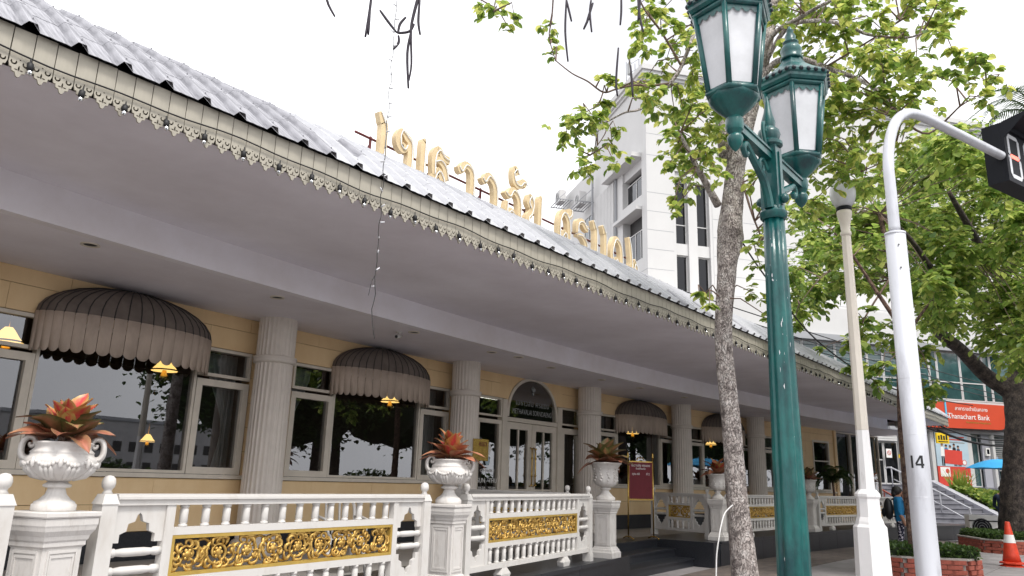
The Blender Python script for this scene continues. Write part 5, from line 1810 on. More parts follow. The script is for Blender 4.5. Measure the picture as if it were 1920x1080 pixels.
for sg in (-1, 1):
    q = MB()
    q.box(min(sg * 0.043, sg * (AO - 0.03)), max(sg * 0.043, sg * (AO - 0.03)), -0.022, 0.022, 2.985, 3.02)
    q.box(min(sg * 0.043, sg * (AO - 0.03)), max(sg * 0.043, sg * (AO - 0.03)), -0.028, 0.028, 3.02, 3.032)
    # scroll bracket under the arm
    pts = [(0.05, 2.74), (0.07, 2.80), (0.11, 2.86), (0.18, 2.90), (0.26, 2.94), (0.31, 2.965), (0.34, 2.94), (0.32, 2.91), (0.295, 2.925)]
    pp = smooth_path(pts, 5)
    q.tube([(sg * x, 0, z) for x, z in pp], [0.024 - 0.012 * i / len(pp) for i in range(len(pp))], 8)
    pts = [(0.055, 2.93), (0.10, 2.965), (0.15, 2.94), (0.14, 2.90), (0.11, 2.905), (0.115, 2.93)]
    pp = smooth_path(pts, 5)
    q.tube([(sg * x, 0, z) for x, z in pp], 0.010, 6)
    pts = [(0.055, 3.06), (0.08, 3.12), (0.07, 3.17), (0.045, 3.16), (0.05, 3.13)]
    pp = smooth_path(pts, 5)
    q.tube([(sg * x, 0, z) for x, z in pp], 0.010, 6)
    auto_smooth(q.build('arm', 'teal', gl_, False, world=False))
    # lantern
    ox = sg * AO
    q = MB()
    q.lathe([(0.036, 2.985), (0.040, 3.00), (0.040, 3.035), (0.034, 3.045), (0.040, 3.055), (0.072, 3.085), (0.098, 3.115), (0.109, 3.13), (0.109, 3.145)], 24, (ox, 0, 0))
    q.lathe([(0.036, 2.985), (0.030, 2.975), (0.026, 2.965), (0.034, 2.955), (0.036, 2.945), (0.030, 2.92), (0.018, 2.90), (0.003, 2.885)], 16, (ox, 0, 0))
    lan = auto_smooth(q.build('lantern', 'teal', gl_, False, world=False))
    hexr = lambda r, z, a0=0.0: [(ox + r * cos(pi / 3 * k + 0.25), r * sin(pi / 3 * k + 0.25), z) for k in range(6)]
    lo_, hi_ = hexr(0.112, 3.15), hexr(0.163, 3.535)
    bar = MB()
    for k in range(6):
        bar.tube([lo_[k], hi_[k]], 0.0135, 6)
    for ring, w_ in ((hexr(0.115, 3.15), 0.015), (hexr(0.165, 3.54), 0.016)):
        bar.tube(ring + [ring[0], ring[1]], w_, 6)
    bar.build('frame', 'teal', lan, True, world=False)
    for k in range(6):
        a_, b_, c_, d_ = Vector(lo_[k]), Vector(lo_[(k + 1) % 6]), Vector(hi_[(k + 1) % 6]), Vector(hi_[k])
        cen = (a_ + b_ + c_ + d_) / 4
        pn = MB()
        pn.add([p_ + (Vector((ox, 0, p_.z)) - p_) * 0.02 for p_ in (a_, b_, c_, d_)], [(0, 1, 2, 3)])
        pn.build('glass_pane', 'frosted', lan, world=False)
        # scalloped apron top and bottom of each pane
        for (p0, p1, dz) in ((d_, c_, -1), (a_, b_, 1)):
            sc = MB()
            K = 12
            vs, fs = [], []
            for i in range(K + 1):
                f = i / K
                p_ = p0.lerp(p1, f)
                o_ = (p_ - Vector((ox, 0, p_.z))) * 0.006
                h_ = (0.012 + 0.020 * abs(sin(pi * f * 4)) + (0.02 if i in (0, K) else 0)) * (1.0 if dz < 0 else 0.7)
                vs += [p_ + o_, p_ + o_ + Vector((0, 0, dz * (h_ + 0.014)))]
            for i in range(K):
                fs.append((2 * i, 2 * i + 2, 2 * i + 3, 2 * i + 1))
            sc.add(vs, fs)
            sc.build('scalloped_apron', 'teal', lan, world=False)
    cap = MB()
    prof_ = [(0.163, 3.545), (0.186, 3.55), (0.195, 3.565), (0.195, 3.58), (0.202, 3.59), (0.202, 3.605), (0.185, 3.615), (0.17, 3.63), (0.12, 3.665), (0.08, 3.70), (0.058, 3.735), (0.05, 3.75)]
    cap.lathe(prof_, 6, (ox, 0, 0), ph=0.25)
    cap.build('roof', 'teal', lan, world=False)
    fin = MB().lathe([(0.055, 3.745), (0.062, 3.755), (0.05, 3.765), (0.055, 3.79), (0.058, 3.81), (0.045, 3.835), (0.03, 3.845), (0.042, 3.852), (0.042, 3.86), (0.026, 3.87), (0.03, 3.895), (0.016, 3.925), (0.02, 3.93), (0.004, 3.96)], 18, (ox, 0, 0))
    fin.build('finial', 'teal', lan, True, world=False)
    pts = hexr(0.202, 3.60)
    crest = MB()
    for k in range(6):
        for i in range(5):
            p_ = Vector(pts[k]).lerp(Vector(pts[(k + 1) % 6]), (i + 0.5) / 5)
            crest.ball(p_, 0.013, 6, 4)
    crest.build('cresting', 'teal_dark', lan, True, world=False)
# flaked paint: pale chips raised on the shaft
chips = MB()
rc = random.Random(3)
for i in range(110):
    a = rc.uniform(2.2, 5.6)
    z_ = rc.uniform(0.9, 2.65)
    r = 0.0738 - 0.0119 * (z_ - 0.58)
    s_ = rc.choice((0.0012, 0.0015, 0.002, 0.003, 0.006)) * rc.uniform(0.7, 1.4)
    rr = r * (1 - 0.12 * (0.5 + 0.5 * cos(9 * a)) ** 2) + 0.0010
    vs = []
    for k in range(6):
        an = 2 * pi * k / 6
        da = s_ * cos(an) * rc.uniform(0.6, 1.2) / r
        vs.append((rr * cos(a + da), rr * sin(a + da), z_ + s_ * 2.6 * sin(an) * rc.uniform(0.6, 1.2)))
    chips.add(vs, [tuple(range(6))])
o = chips.build('paint_chips', 'frosted', gl_, world=False)
o['kind'] = 'stuff'

# ------------------------------------------------------------------ white lamp post
wl = thing('globe_lamp_post', (9.69, 2.48, 0), 'cream octagonal lamp post with a glass globe, white-painted lower half', 'street lamp')
MB().lathe([(0.34, 0), (0.34, 0.12), (0.27, 0.16), (0.255, 0.20), (0.235, 0.95), (0.232, 1.06), (0.20, 1.09)], 8, ph=0.2).build('pedestal', 'lamp_white', wl, world=False)
MB().lathe([(0.20, 1.09), (0.192, 1.12), (0.165, 1.17), (0.158, 1.34), (0.160, 1.37), (0.178, 1.395), (0.178, 1.425), (0.15, 1.45), (0.12, 1.475)], 8, ph=0.2).build('pedestal_cap', 'lamp_white', wl, world=False)
MB().lathe([(0.112, 1.474), (0.094, 2.15)], 8, ph=0.2).build('shaft_foot', 'lamp_white', wl, world=False)
MB().lathe([(0.0935, 2.152), (0.070, 4.55)], 8, ph=0.2).build('shaft', 'cream_paint', wl, world=False)
MB().lathe([(0.07, 4.55), (0.085, 4.57), (0.085, 4.60), (0.07, 4.62), (0.078, 4.70), (0.10, 4.78), (0.115, 4.83), (0.118, 4.87), (0.11, 4.885)], 24).build('capital', 'cream_paint', wl, True, world=False)
gb = MB().lathe([(0.115, 4.885), (0.12, 4.89), (0.12, 4.93), (0.11, 4.935)], 20)
gb.build('collar', 'black_metal', wl, True, world=False)
gm = MB().lathe([(0.11, 4.936), (0.165, 4.99), (0.195, 5.07), (0.20, 5.14), (0.185, 5.21), (0.15, 5.26), (0.11, 5.29), (0.09, 5.31), (0.095, 5.325), (0.06, 5.36), (0.05, 5.40), (0.02, 5.425)], 28,
                mod=lambda r, z, a, k: r * (1 + 0.012 * cos(14 * a)))
gm.build('globe', 'frosted', wl, True, world=False)
MB().lathe([(0.02, 5.42), (0.028, 5.44), (0.012, 5.46), (0.02, 5.48), (0.003, 5.52)], 10).build('finial', 'black_metal', wl, True, world=False)
wl.scale = (0.77, 0.77, 1)

# ------------------------------------------------------------------ countdown signal on a silver mast
sp_ = thing('signal_mast', (6.868, 1.362, 0), 'thick silver signal mast numbered 14 with a curved arm', 'signal mast')
MB().lathe([(0.17, 0), (0.17, 0.02), (0.105, 0.03), (0.092, 0.05), (0.087, 1.5), (0.081, 3.585)], 40).build('lower_pole', 'silver', sp_, True, world=False)
MB().lathe([(0.0815, 3.585), (0.084, 3.588), (0.084, 3.605), (0.05, 3.607)], 40).build('sleeve_rim', 'silver', sp_, True, world=False)
arm = [(0, 0, 3.6), (0, 0, 4.0), (0, 0, 4.2)]
dxa, dya = 0.953, -0.304
for k, z_ in ((0.03, 4.38), (0.10, 4.56), (0.22, 4.73), (0.40, 4.85), (0.62, 4.90), (0.9, 4.91), (1.3, 4.915), (2.0, 4.92), (2.3, 4.92)):
    arm.append((dxa * k, dya * k, z_))
MB().tube(smooth_path(arm, 5), 0.046, 20).build('arm', 'silver', sp_, True, world=False)
for z_ in (3.28, 3.48):
    for a in (3.6, 5.2, 6.4):
        MB().ball((0.083 * cos(a), 0.083 * sin(a), z_), 0.009, 8, 4).build('bolt', 'grey_print', sp_, world=False)
for z_ in (1.42, 1.9, 2.35):
    MB().lathe([(0.0868 - 0.0029 * (z_ - 1.5), z_), (0.0880 - 0.0029 * (z_ - 1.5), z_ + 0.002), (0.0868 - 0.0029 * (z_ - 1.5), z_ + 0.004)], 40, cap=False).build('seam', 'silver', sp_, world=False)
# painted number, wrapped round the pole
aim = atan2(-1.362, -6.868)
num = MB()


def on_pole(x0, z0, x1, z1, w_):
    """painted stroke laid round the pole as a fine strip"""
    n_ = 8
    vs, fs = [], []
    dx_, dz_ = x1 - x0, z1 - z0
    l_ = hypot(dx_, dz_)
    ox, oz = -dz_ / l_ * w_ / 2, dx_ / l_ * w_ / 2
    for i in range(n_ + 1):
        f = i / n_
        for j in range(5):
            g_ = -1 + j / 2
            X, Z = x0 + dx_ * f + ox * g_, z0 + dz_ * f + oz * g_
            vs.append((0.0874 * cos(aim + X / 0.087), 0.0874 * sin(aim + X / 0.087), 1.69 + Z))
    for i in range(n_):
        for j in range(4):
            fs.append((i * 5 + j, i * 5 + j + 1, (i + 1) * 5 + j + 1, (i + 1) * 5 + j))
    num.add(vs, fs)


on_pole(-0.040, -0.048, -0.040, 0.048, 0.016)
on_pole(0.032, -0.048, 0.032, 0.048, 0.017)
on_pole(-0.014, -0.022, 0.048, -0.022, 0.015)
on_pole(-0.012, -0.018, 0.026, 0.046, 0.014)
num.build('number', 'black_print', sp_, world=False)
# countdown box
bx_, by_, bz_ = 6.868 + dxa * 2.2, 1.362 + dya * 2.2, 4.63
cd = thing('countdown_signal', (bx_, by_, bz_), 'black countdown signal box with red middle bars, upper right corner', 'traffic signal', None, atan2(dya, dxa))
BW, BH, BD = 1.25, 0.66, 0.16
q = MB()
q.box(0, BW, -0.02, BD, 0, BH)
q.build('housing', 'black_metal', cd, world=False)
q = MB()
q.box(0, BW, -0.05, -0.021, 0, 0.05)
q.box(0, BW, -0.05, -0.021, BH - 0.05, BH)
q.box(0, 0.05, -0.05, -0.021, 0.05, BH - 0.05)
q.box(BW - 0.05, BW, -0.05, -0.021, 0.05, BH - 0.05)
q.build('bezel', 'black_metal', cd, world=False)
q = MB()
for x in (0, BW - 0.006):
    q.add([(x, -0.05, BH - 0.18), (x + 0.006, -0.05, BH - 0.18), (x + 0.006, -0.05, BH), (x, -0.05, BH), (x, -0.30, BH + 0.03), (x + 0.006, -0.30, BH + 0.03), (x, -0.30, BH + 0.04), (x + 0.006, -0.30, BH + 0.04)],
          [(0, 1, 5, 4), (0, 4, 6, 3), (1, 2, 7, 5), (4, 5, 7, 6)])
q.add([(0, -0.05, BH), (BW, -0.05, BH), (BW, -0.30, BH + 0.04), (0, -0.30, BH + 0.04), (0, -0.05, BH + 0.006), (BW, -0.05, BH + 0.006), (BW, -0.30, BH + 0.046), (0, -0.30, BH + 0.046)],
      [(0, 1, 2, 3), (7, 6, 5, 4), (0, 4, 5, 1), (2, 6, 7, 3), (1, 5, 6, 2), (3, 7, 4, 0)])
q.build('visor', 'black_metal', cd, world=False)


def seg(cx_, cz_, w_, h_, vert):
    """one bar of a seven-segment digit with mitred ends"""
    if vert:
        pts = [(cx_ - w_ / 2, cz_ - h_ / 2 + w_ / 2), (cx_, cz_ - h_ / 2), (cx_ + w_ / 2, cz_ - h_ / 2 + w_ / 2), (cx_ + w_ / 2, cz_ + h_ / 2 - w_ / 2), (cx_, cz_ + h_ / 2), (cx_ - w_ / 2, cz_ + h_ / 2 - w_ / 2)]
    else:
        pts = [(cx_ - w_ / 2, cz_), (cx_ - w_ / 2 + h_ / 2, cz_ - h_ / 2), (cx_ + w_ / 2 - h_ / 2, cz_ - h_ / 2), (cx_ + w_ / 2, cz_), (cx_ + w_ / 2 - h_ / 2, cz_ + h_ / 2), (cx_ - w_ / 2 + h_ / 2, cz_ + h_ / 2)]
    return pts


for dgt in range(3):
    cx_ = 0.26 + dgt * 0.37
    for (x, z_, w_, h_, v_, lit) in ((0, 0.46 / 2 + 0.33, 0.22, 0.045, False, False), (0, 0.33, 0.20, 0.045, False, True), (0, 0.33 - 0.23, 0.22, 0.045, False, False),
                                     (-0.11, 0.33 + 0.115, 0.045, 0.22, True, False), (0.11, 0.33 + 0.115, 0.045, 0.22, True, False), (-0.11, 0.33 - 0.115, 0.045, 0.22, True, False), (0.11, 0.33 - 0.115, 0.045, 0.22, True, False)):
        pts = seg(cx_ + x, z_, w_, h_, v_)
        sgm = MB().add([(a, -0.024, b_) for a, b_ in pts] + [(a, -0.0205, b_) for a, b_ in pts], [tuple(range(6)), tuple(range(6, 12))[::-1]] + [(i, (i + 1) % 6, 6 + (i + 1) % 6, 6 + i) for i in range(6)])
        sgm.build('segment', 'led_red' if lit else 'frosted', cd, world=False)

# ------------------------------------------------------------------ brick planters
bk = MB().box(-0.112, 0.112, -0.05, 0.05, -0.036, 0.036).data('brick', 'brick')


def hedge_leaves(fn, n_, L, r_, m):
    lv = MB()
    for i in range(n_):
        p_, nrm = fn()
        d = (nrm + Vector((r_.uniform(-1, 1), r_.uniform(-1, 1), r_.uniform(-0.3, 1)))).normalized()
        put_leaf(lv, Vector(p_), d, Vector((r_.uniform(-1, 1), r_.uniform(-1, 1), 1)), L * r_.uniform(0.6, 1.3), 1.2)
    return lv


def planter(cx_, cy_, sx, sy, rz, label, hl, seed, H=0.36, hh=0.2, cut=0.35):
    r_ = random.Random(seed)
    t = thing('brick_planter', (cx_, cy_, 0), label, 'planter', 'brick planters on the pavement', rz)
    # chamfered rectangle
    X, Y = sx / 2, sy / 2
    ring = [(-X + cut, -Y), (X - cut, -Y), (X, -Y + cut), (X, Y - cut), (X - cut, Y), (-X + cut, Y), (-X, Y - cut), (-X, -Y + cut)]
    core = MB()
    n_ = 8
    vs = [(x * 0.965, y * 0.965, 0) for x, y in ring] + [(x * 0.965, y * 0.965, H - 0.05) for x, y in ring]
    core.add(vs, [(i, (i + 1) % 8, 8 + (i + 1) % 8, 8 + i) for i in range(8)] + [tuple(range(8, 16))])
    core.build('wall_core', 'mortar', t, world=False)
    for i in range(8):
        a, b_ = Vector((*ring[i], 0)), Vector((*ring[(i + 1) % 8], 0))
        L_ = (b_ - a).length
        ang = atan2((b_ - a).y, (b_ - a).x)
        nb2 = max(1, round(L_ / 0.235))
        for row in range(4):
            for k in range(nb2):
                f = (k + 0.5 + (0.0 if row % 2 else 0.0)) / nb2
                off = 0.25 / nb2 if row % 2 else -0.25 / nb2
                f2 = min(max(f + off * (1 if nb2 > 1 else 0), 0.5 / nb2), 1 - 0.5 / nb2)
                p_ = a.lerp(b_, f2)
                o = put('brick', bk, t, (p_.x * 0.975, p_.y * 0.975, 0.045 + row * 0.082), (0, 0, ang), (L_ / nb2 / 0.236, 1, 1))
    cp_ = MB()
    vs = [(x * 1.02, y * 1.02, H - 0.035) for x, y in ring] + [(x * 0.9, y * 0.88, H - 0.035) for x, y in ring] + [(x * 1.02, y * 1.02, H) for x, y in ring] + [(x * 0.9, y * 0.88, H) for x, y in ring]
    fs = []
    for i in range(8):
        j = (i + 1) % 8
        fs += [(i, j, 16 + j, 16 + i), (16 + i, 16 + j, 24 + j, 24 + i), (8 + j, 8 + i, 24 + i, 24 + j)]
    cp_.add(vs, fs)
    cp_.build('coping', 'mortar', t, world=False)
    hg = thing('low_hedge', (cx_, cy_, H - 0.05), hl, 'hedge', 'low hedges in the planters', rz)
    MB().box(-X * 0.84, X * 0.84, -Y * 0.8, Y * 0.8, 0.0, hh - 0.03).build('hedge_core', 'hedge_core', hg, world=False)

    def fn():
        f = r_.random()
        if f < 0.5:
            return (r_.uniform(-X * 0.88, X * 0.88), r_.uniform(-Y * 0.85, Y * 0.85), hh * r_.uniform(0.8, 1.08)), Vector((0, 0, 1))
        sg = r_.choice((-1, 1))
        if f < 0.8:
            return (r_.uniform(-X * 0.88, X * 0.88), sg * Y * r_.uniform(0.8, 0.9), r_.uniform(0.03, hh)), Vector((0, sg, 0.3))
        return (sg * X * r_.uniform(0.84, 0.92), r_.uniform(-Y * 0.85, Y * 0.85), r_.uniform(0.03, hh)), Vector((sg, 0, 0.3))
    hedge_leaves(fn, int(1800 * sx * sy / 2), 0.055, r_, 'leaf_hedge').build('leaves', 'leaf_hedge', hg, world=False)


planter(16.4, 3.36, 1.75, 1.5, radians(-62), 'brick planter with stone coping round the slim brown tree', 'clipped green hedge round the foot of the slim brown tree', 71)
planter(25.35, 2.5, 3.0, 2.2, radians(-60), 'brick planter behind the orange cones, under the dark-trunked tree', 'clipped green hedge behind the orange cones', 72)

# ------------------------------------------------------------------ orange cones, stacked
r0x, r0y = 19.9, 2.33
for k in range(2):
    c = thing('traffic_cone', (r0x, r0y, 0.0 + 0.07 * k), ['orange traffic cone with a white band, upper one of the stacked pair', 'lower orange cone of the stacked pair, only its base rim showing'][1 - k], 'traffic cone', 'stacked traffic cones')
    b_ = MB()
    b_.lathe([(0.24, 0.0), (0.24, 0.03), (0.2, 0.04)], 8, ph=pi / 8)
    b_.build('base', 'cone_orange', c, world=False)
    MB().lathe([(0.175, 0.038), (0.150, 0.18), (0.105, 0.46), (0.045, 0.84), (0.035, 0.85), (0.03, 0.84)], 24).build('cone', 'cone_orange', c, True, world=False)
    MB().lathe([(0.1145, 0.42), (0.0885, 0.585)], 24, cap=False).build('white_band', 'white_print', c, True, world=False)

# ------------------------------------------------------------------ people


def person(loc, rz, label, joints, radii, edges, paint, hairfn, root=0, name='person'):
    t = thing(name, loc, label, 'person', None, rz)
    me = bpy.data.meshes.new('skeleton')
    me.from_pydata(joints, edges, [])
    o = bpy.data.objects.new('skeleton', me)
    COL.objects.link(o)
    sk = o.modifiers.new('skin', 'SKIN')
    sk.use_smooth_shade = True
    lay = me.skin_vertices[0].data
    for i, r in enumerate(radii):
        lay[i].radius = r if isinstance(r, tuple) else (r, r)
        lay[i].use_root = (i == root)
    sb = o.modifiers.new('sub', 'SUBSURF')
    sb.levels = sb.render_levels = 2
    dg = bpy.context.evaluated_depsgraph_get()
    m2 = bpy.data.meshes.new_from_object(o.evaluated_get(dg))
    bpy.data.objects.remove(o)
    mats = []
    m2.materials.clear()
    for pl_ in m2.polygons:
        mk = paint(pl_.center)
        if mk not in mats:
            mats.append(mk)
        pl_.material_index = mats.index(mk)
        pl_.use_smooth = True
    for mk in mats:
        m2.materials.append(M[mk])
    idx = []
    for pl_ in m2.polygons:
        idx.append(mats.index(paint(pl_.center)))
    m2.polygons.foreach_set('material_index', idx)
    body = put('body', m2, t)
    hairfn(t)
    return t


J = [(0, 0, 0.90), (0, 0.0, 1.05), (0, 0.01, 1.22), (0, 0.01, 1.33), (0, 0.0, 1.39), (0, -0.02, 1.45), (0, -0.015, 1.51),
     (0.09, 0, 0.86), (0.095, -0.01, 0.48), (0.095, 0.02, 0.08), (0.095, -0.10, 0.035),
     (-0.09, 0, 0.86), (-0.095, 0.02, 0.48), (-0.095, 0.04, 0.08), (-0.095, -0.08, 0.035),
     (0.17, 0.01, 1.29), (0.23, -0.04, 1.06), (0.17, -0.20, 1.17), (0.10, -0.11, 1.36), (0.085, -0.09, 1.43),
     (-0.17, 0.01, 1.29), (-0.22, 0.02, 1.05), (-0.21, -0.06, 0.83), (-0.205, -0.09, 0.75)]
Rr = [(0.15, 0.12), (0.145, 0.115), (0.155, 0.115), (0.11, 0.09), (0.052, 0.052), (0.078, 0.088), (0.07, 0.08),
      0.085, 0.062, 0.045, 0.035, 0.085, 0.062, 0.045, 0.035, 0.062, 0.048, 0.036, 0.03, 0.026, 0.062, 0.05, 0.036, 0.028]
Eg = [(0, 1), (1, 2), (2, 3), (3, 4), (4, 5), (5, 6), (0, 7), (7, 8), (8, 9), (9, 10), (0, 11), (11, 12), (12, 13), (13, 14), (3, 15), (15, 16), (16, 17), (17, 18), (18, 19), (3, 20), (20, 21), (21, 22), (22, 23)]


def paint_w(c):
    if c.z > 1.365 or (c.x > 0.05 and c.y < -0.07 and c.z > 1.08 and c.x < 0.21):
        return 'skin'
    if abs(c.x) > 0.165 and c.z < 0.98 and abs(c.x) > 0.17:
        return 'skin'
    if c.z > 0.84:
        return 'shirt_blue'
    if c.z < 0.07:
        return 'black_print'
    return 'trousers_print'


def hair_w(t):
    h = MB()
    h.ball((0, 0.02, 1.49), 0.108, 14, 9, (0.92, 1.0, 0.98))
    h.ball((0, 0.075, 1.43), 0.085, 12, 8, (1, 0.7, 1.1))
    h.build('hair', 'hair', t, True, world=False)
    f = MB()
    f.ball((0, -0.108, 1.455), 0.016, 6, 4, (0.8, 1, 1.4))
    f.build('nose', 'skin', t, True, world=False)
    for x in (-0.032, 0.032):
        MB().ball((x, -0.098, 1.48), 0.011, 6, 4, (1.3, 0.6, 0.7)).build('eye', 'black_print', t, True, world=False)
    MB().ball((0, -0.10, 1.415), 0.02, 6, 4, (1.2, 0.5, 0.4)).build('mouth', 'maroon', t, True, world=False)
    for k in range(4):
        MB().tube([(0.10 - 0.002 * k, -0.10 + 0.004, 1.375 + 0.016 * k), (0.115, -0.125, 1.38 + 0.018 * k), (0.09, -0.125, 1.39 + 0.018 * k)], 0.009, 6).build('finger', 'skin', t, True, world=False)


WX_, WY_ = 18.88, 4.20
face = radians(18)
person((WX_, WY_, 0), face, 'woman in a blue shirt and patterned trousers, phone at her ear', J, Rr, Eg, paint_w, hair_w)
wrot_ = Matrix.Rotation(face, 4, 'Z')


def wp(p_):
    v = wrot_ @ Vector(p_)
    return (v.x + WX_, v.y + WY_, v.z)


bp_ = thing('backpack', wp((0, 0.13, 0.88)), 'black backpack worn by the woman in blue', 'backpack', None, face)
MB().ball((0, 0.08, 0.22), 0.2, 14, 10, (0.85, 0.5, 1.15)).build('bag', 'black_print', bp_, True, world=False)
for x in (-0.1, 0.1):
    MB().tube([(x, 0.0, 0.42), (x, -0.12, 0.48), (x, -0.25, 0.36), (x * 1.2, -0.22, 0.12), (x, 0.0, 0.06)], 0.014, 6).build('strap', 'black_print', bp_, True, world=False)
MB().ball((0, 0.18, 0.14), 0.12, 10, 7, (1, 0.4, 0.8)).build('pocket', 'black_metal', bp_, True, world=False)
ph_ = thing('mobile_phone', wp((0.095, -0.085, 1.36)), 'dark phone held to the ear of the woman in blue', 'phone', None, face)
MB().box(-0.006, 0.006, -0.032, 0.032, 0.0, 0.13).build('body', 'black_print', ph_, world=False)
MB().box(0.0065, 0.0075, -0.028, 0.028, 0.012, 0.118).build('screen', 'black_metal', ph_, world=False)

Jm = [(0, 0, 0.95), (0, 0.03, 1.12), (0, 0.05, 1.32), (0, 0.02, 1.47), (0, -0.03, 1.53), (0, -0.06, 1.60), (0, -0.07, 1.66),
      (0.1, 0, 0.9), (0.11, -0.02, 0.5), (0.11, 0.03, 0.08), (0.11, -0.10, 0.04), (-0.1, 0, 0.9), (-0.11, 0.02, 0.5), (-0.11, 0.05, 0.08), (-0.11, -0.08, 0.04),
      (0.20, 0.03, 1.42), (0.27, -0.02, 1.16), (0.22, -0.20, 1.05), (0.18, -0.27, 1.04), (0.17, -0.30, 1.04), (-0.20, 0.03, 1.42), (-0.27, 0.0, 1.16), (-0.23, -0.18, 1.04), (-0.19, -0.26, 1.03)]


def paint_m(c):
    if c.z > 1.50:
        return 'skin'
    if c.y < -0.23 and c.z > 0.9:
        return 'skin'
    if c.z > 0.92:
        return 'jacket_navy'
    if c.z < 0.08:
        return 'black_print'
    return 'jacket_navy'


def hair_m(t):
    h = MB()
    h.ball((0, -0.045, 1.655), 0.112, 14, 9, (0.9, 1.02, 0.9))
    h.build('hair', 'hair', t, True, world=False)
    MB().ball((0, -0.165, 1.60), 0.017, 6, 4, (0.8, 1, 1.4)).build('nose', 'skin', t, True, world=False)


person((27.0, 3.2, 0), radians(70), 'man in a dark jacket standing behind the thick tree trunk', Jm, Rr, Eg, paint_m, hair_m)

# vendor's umbrella and outdoor unit near him
ub = thing('blue_umbrella', (28.3, 3.36, 0), 'bright blue vendor umbrella open above the hedge', 'umbrella')
dome = MB()
vs, fs = [], []
for i in range(6):
    f = i / 5
    for k in range(32):
        a = 2 * pi * k / 32
        sc_ = 1 - 0.05 * abs(sin(4 * a)) * f
        vs.append((0.92 * f * sc_ * cos(a), 0.92 * f * sc_ * sin(a), 2.55 - 0.30 * f ** 1.7 + 0.02 * abs(sin(4 * a)) * f))
for i in range(5):
    for k in range(32):
        fs.append((i * 32 + k, i * 32 + (k + 1) % 32, (i + 1) * 32 + (k + 1) % 32, (i + 1) * 32 + k))
dome.add(vs, fs)
dome.build('canopy', 'umbrella_blue', ub, True, world=False)
MB().tube([(0, 0, 0), (0, 0, 2.62)], 0.018, 8).build('pole', 'silver', ub, world=False)
for k in range(8):
    a = 2 * pi * k / 8
    MB().tube([(0, 0, 2.50), (0.88 * cos(a), 0.88 * sin(a), 2.25)], 0.006, 5).build('rib', 'silver', ub, world=False)
MB().lathe([(0.22, 0), (0.22, 0.08), (0.05, 0.12)], 14).build('base', 'mortar', ub, world=False)
au = thing('air_conditioner_unit', (28.6, 4.0, 0.0), 'white outdoor air conditioner unit standing behind the man', 'air conditioner', None, radians(-60))
MB().box(-0.45, 0.45, -0.17, 0.17, 0.10, 0.85).build('casing', 'white_print', au, world=False)
gr_ = MB()
for r in (0.08, 0.15, 0.22, 0.28):
    gr_.tube([(-0.1 + r * cos(2 * pi * k / 24), -0.18, 0.47 + r * sin(2 * pi * k / 24)) for k in range(25)], 0.008, 4)
gr_.build('fan_grille', 'grey_print', au, world=False)
MB().add([(-0.1 + 0.29 * cos(2 * pi * k / 24), -0.172, 0.47 + 0.29 * sin(2 * pi * k / 24)) for k in range(24)], [tuple(range(24))]).build('fan_opening', 'black_metal', au, world=False)
for x in (-0.35, 0.35):
    MB().box(x - 0.05, x + 0.05, -0.2, 0.2, 0.0, 0.099).build('foot', 'black_metal', au, world=False)
MB().box(-0.47, 0.47, -0.19, -0.172, 0.66, 0.69).build('strap', 'black_metal', au, world=False)

# ------------------------------------------------------------------ white office complex behind: tower, podium, bank
TO = Vector((32.5, 17.7, 0))
te = Vector((0.806, -0.592, 0))
tg = Vector((0.592, 0.806, 0))


def T(a, b, z):
    p_ = TO + te * a + tg * b
    return (p_.x, p_.y, z)


tow = thing('office_tower', tuple(TO), 'white office tower with tall dark window strips behind the roof sign', 'building')


def tbox(name, m, a0, a1, b0, b1, z0, z1, parent):
    return MB().box(a0, a1, b0, b1, z0, z1, T).build(name, m, parent)


# right face (b = 0): wall with openings for two window strips
HT = 22.4
WIN_A = [(1.62, 2.28), (2.82, 3.50)]
ROWS = [(13.45, 16.75), (9.9, 12.75), (6.2, 9.2)]
tbox('wall', 'tower_white', 0, 1.45, 0, 0.6, 0, HT, tow)
tbox('wall', 'tower_white', 3.68, 26, 0, 0.6, 0, HT, tow)
tbox('wall', 'tower_white', 1.45, 3.68, 0, 0.6, 17.3, HT, tow)
tbox('wall', 'tower_white', 1.45, 3.68, 0.45, 0.6, 0, 17.3, tow)
tbox('window_surround', 'tower_white', 1.45, 1.60, 0.02, 0.45, 0, 17.3, tow)
tbox('window_surround', 'tower_white', 2.30, 2.80, 0.02, 0.45, 0, 17.3, tow)
tbox('window_surround', 'tower_white', 3.52, 3.68, 0.02, 0.45, 0, 17.3, tow)
for z0, z1 in ((16.8, 17.3), (12.8, 13.4), (9.25, 9.85)):
    for a0, a1 in ((1.60, 2.30), (2.80, 3.52)):
        tbox('spandrel', 'tower_white', a0, a1, 0.12, 0.45, z0, z1, tow)


def pane_b(a0, a1, b, z0, z1, m, parent, split=None):
    """window in a face b = const: frame and pane(s)"""
    w_ = 0.05
    fr = MB()
    fr.box(a0, a1, b - 0.03, b + 0.03, z0, z0 + w_, T)
    fr.box(a0, a1, b - 0.03, b + 0.03, z1 - w_, z1, T)
    fr.box(a0, a0 + w_, b - 0.03, b + 0.03, z0 + w_, z1 - w_, T)
    fr.box(a1 - w_, a1, b - 0.03, b + 0.03, z0 + w_, z1 - w_, T)
    hz = [z0 + w_] + ([split] if split else []) + [z1 - w_]
    if split:
        fr.box(a0 + w_, a1 - w_, b - 0.028, b + 0.028, split - 0.025, split + 0.025, T)
    f = fr.build('window', 'tower_white', parent)
    for i in range(len(hz) - 1):
        MB().add([T(a0 + w_, b, hz[i]), T(a1 - w_, b, hz[i]), T(a1 - w_, b, hz[i + 1]), T(a0 + w_, b, hz[i + 1])], [(0, 1, 2, 3)]).build('pane', m, f)


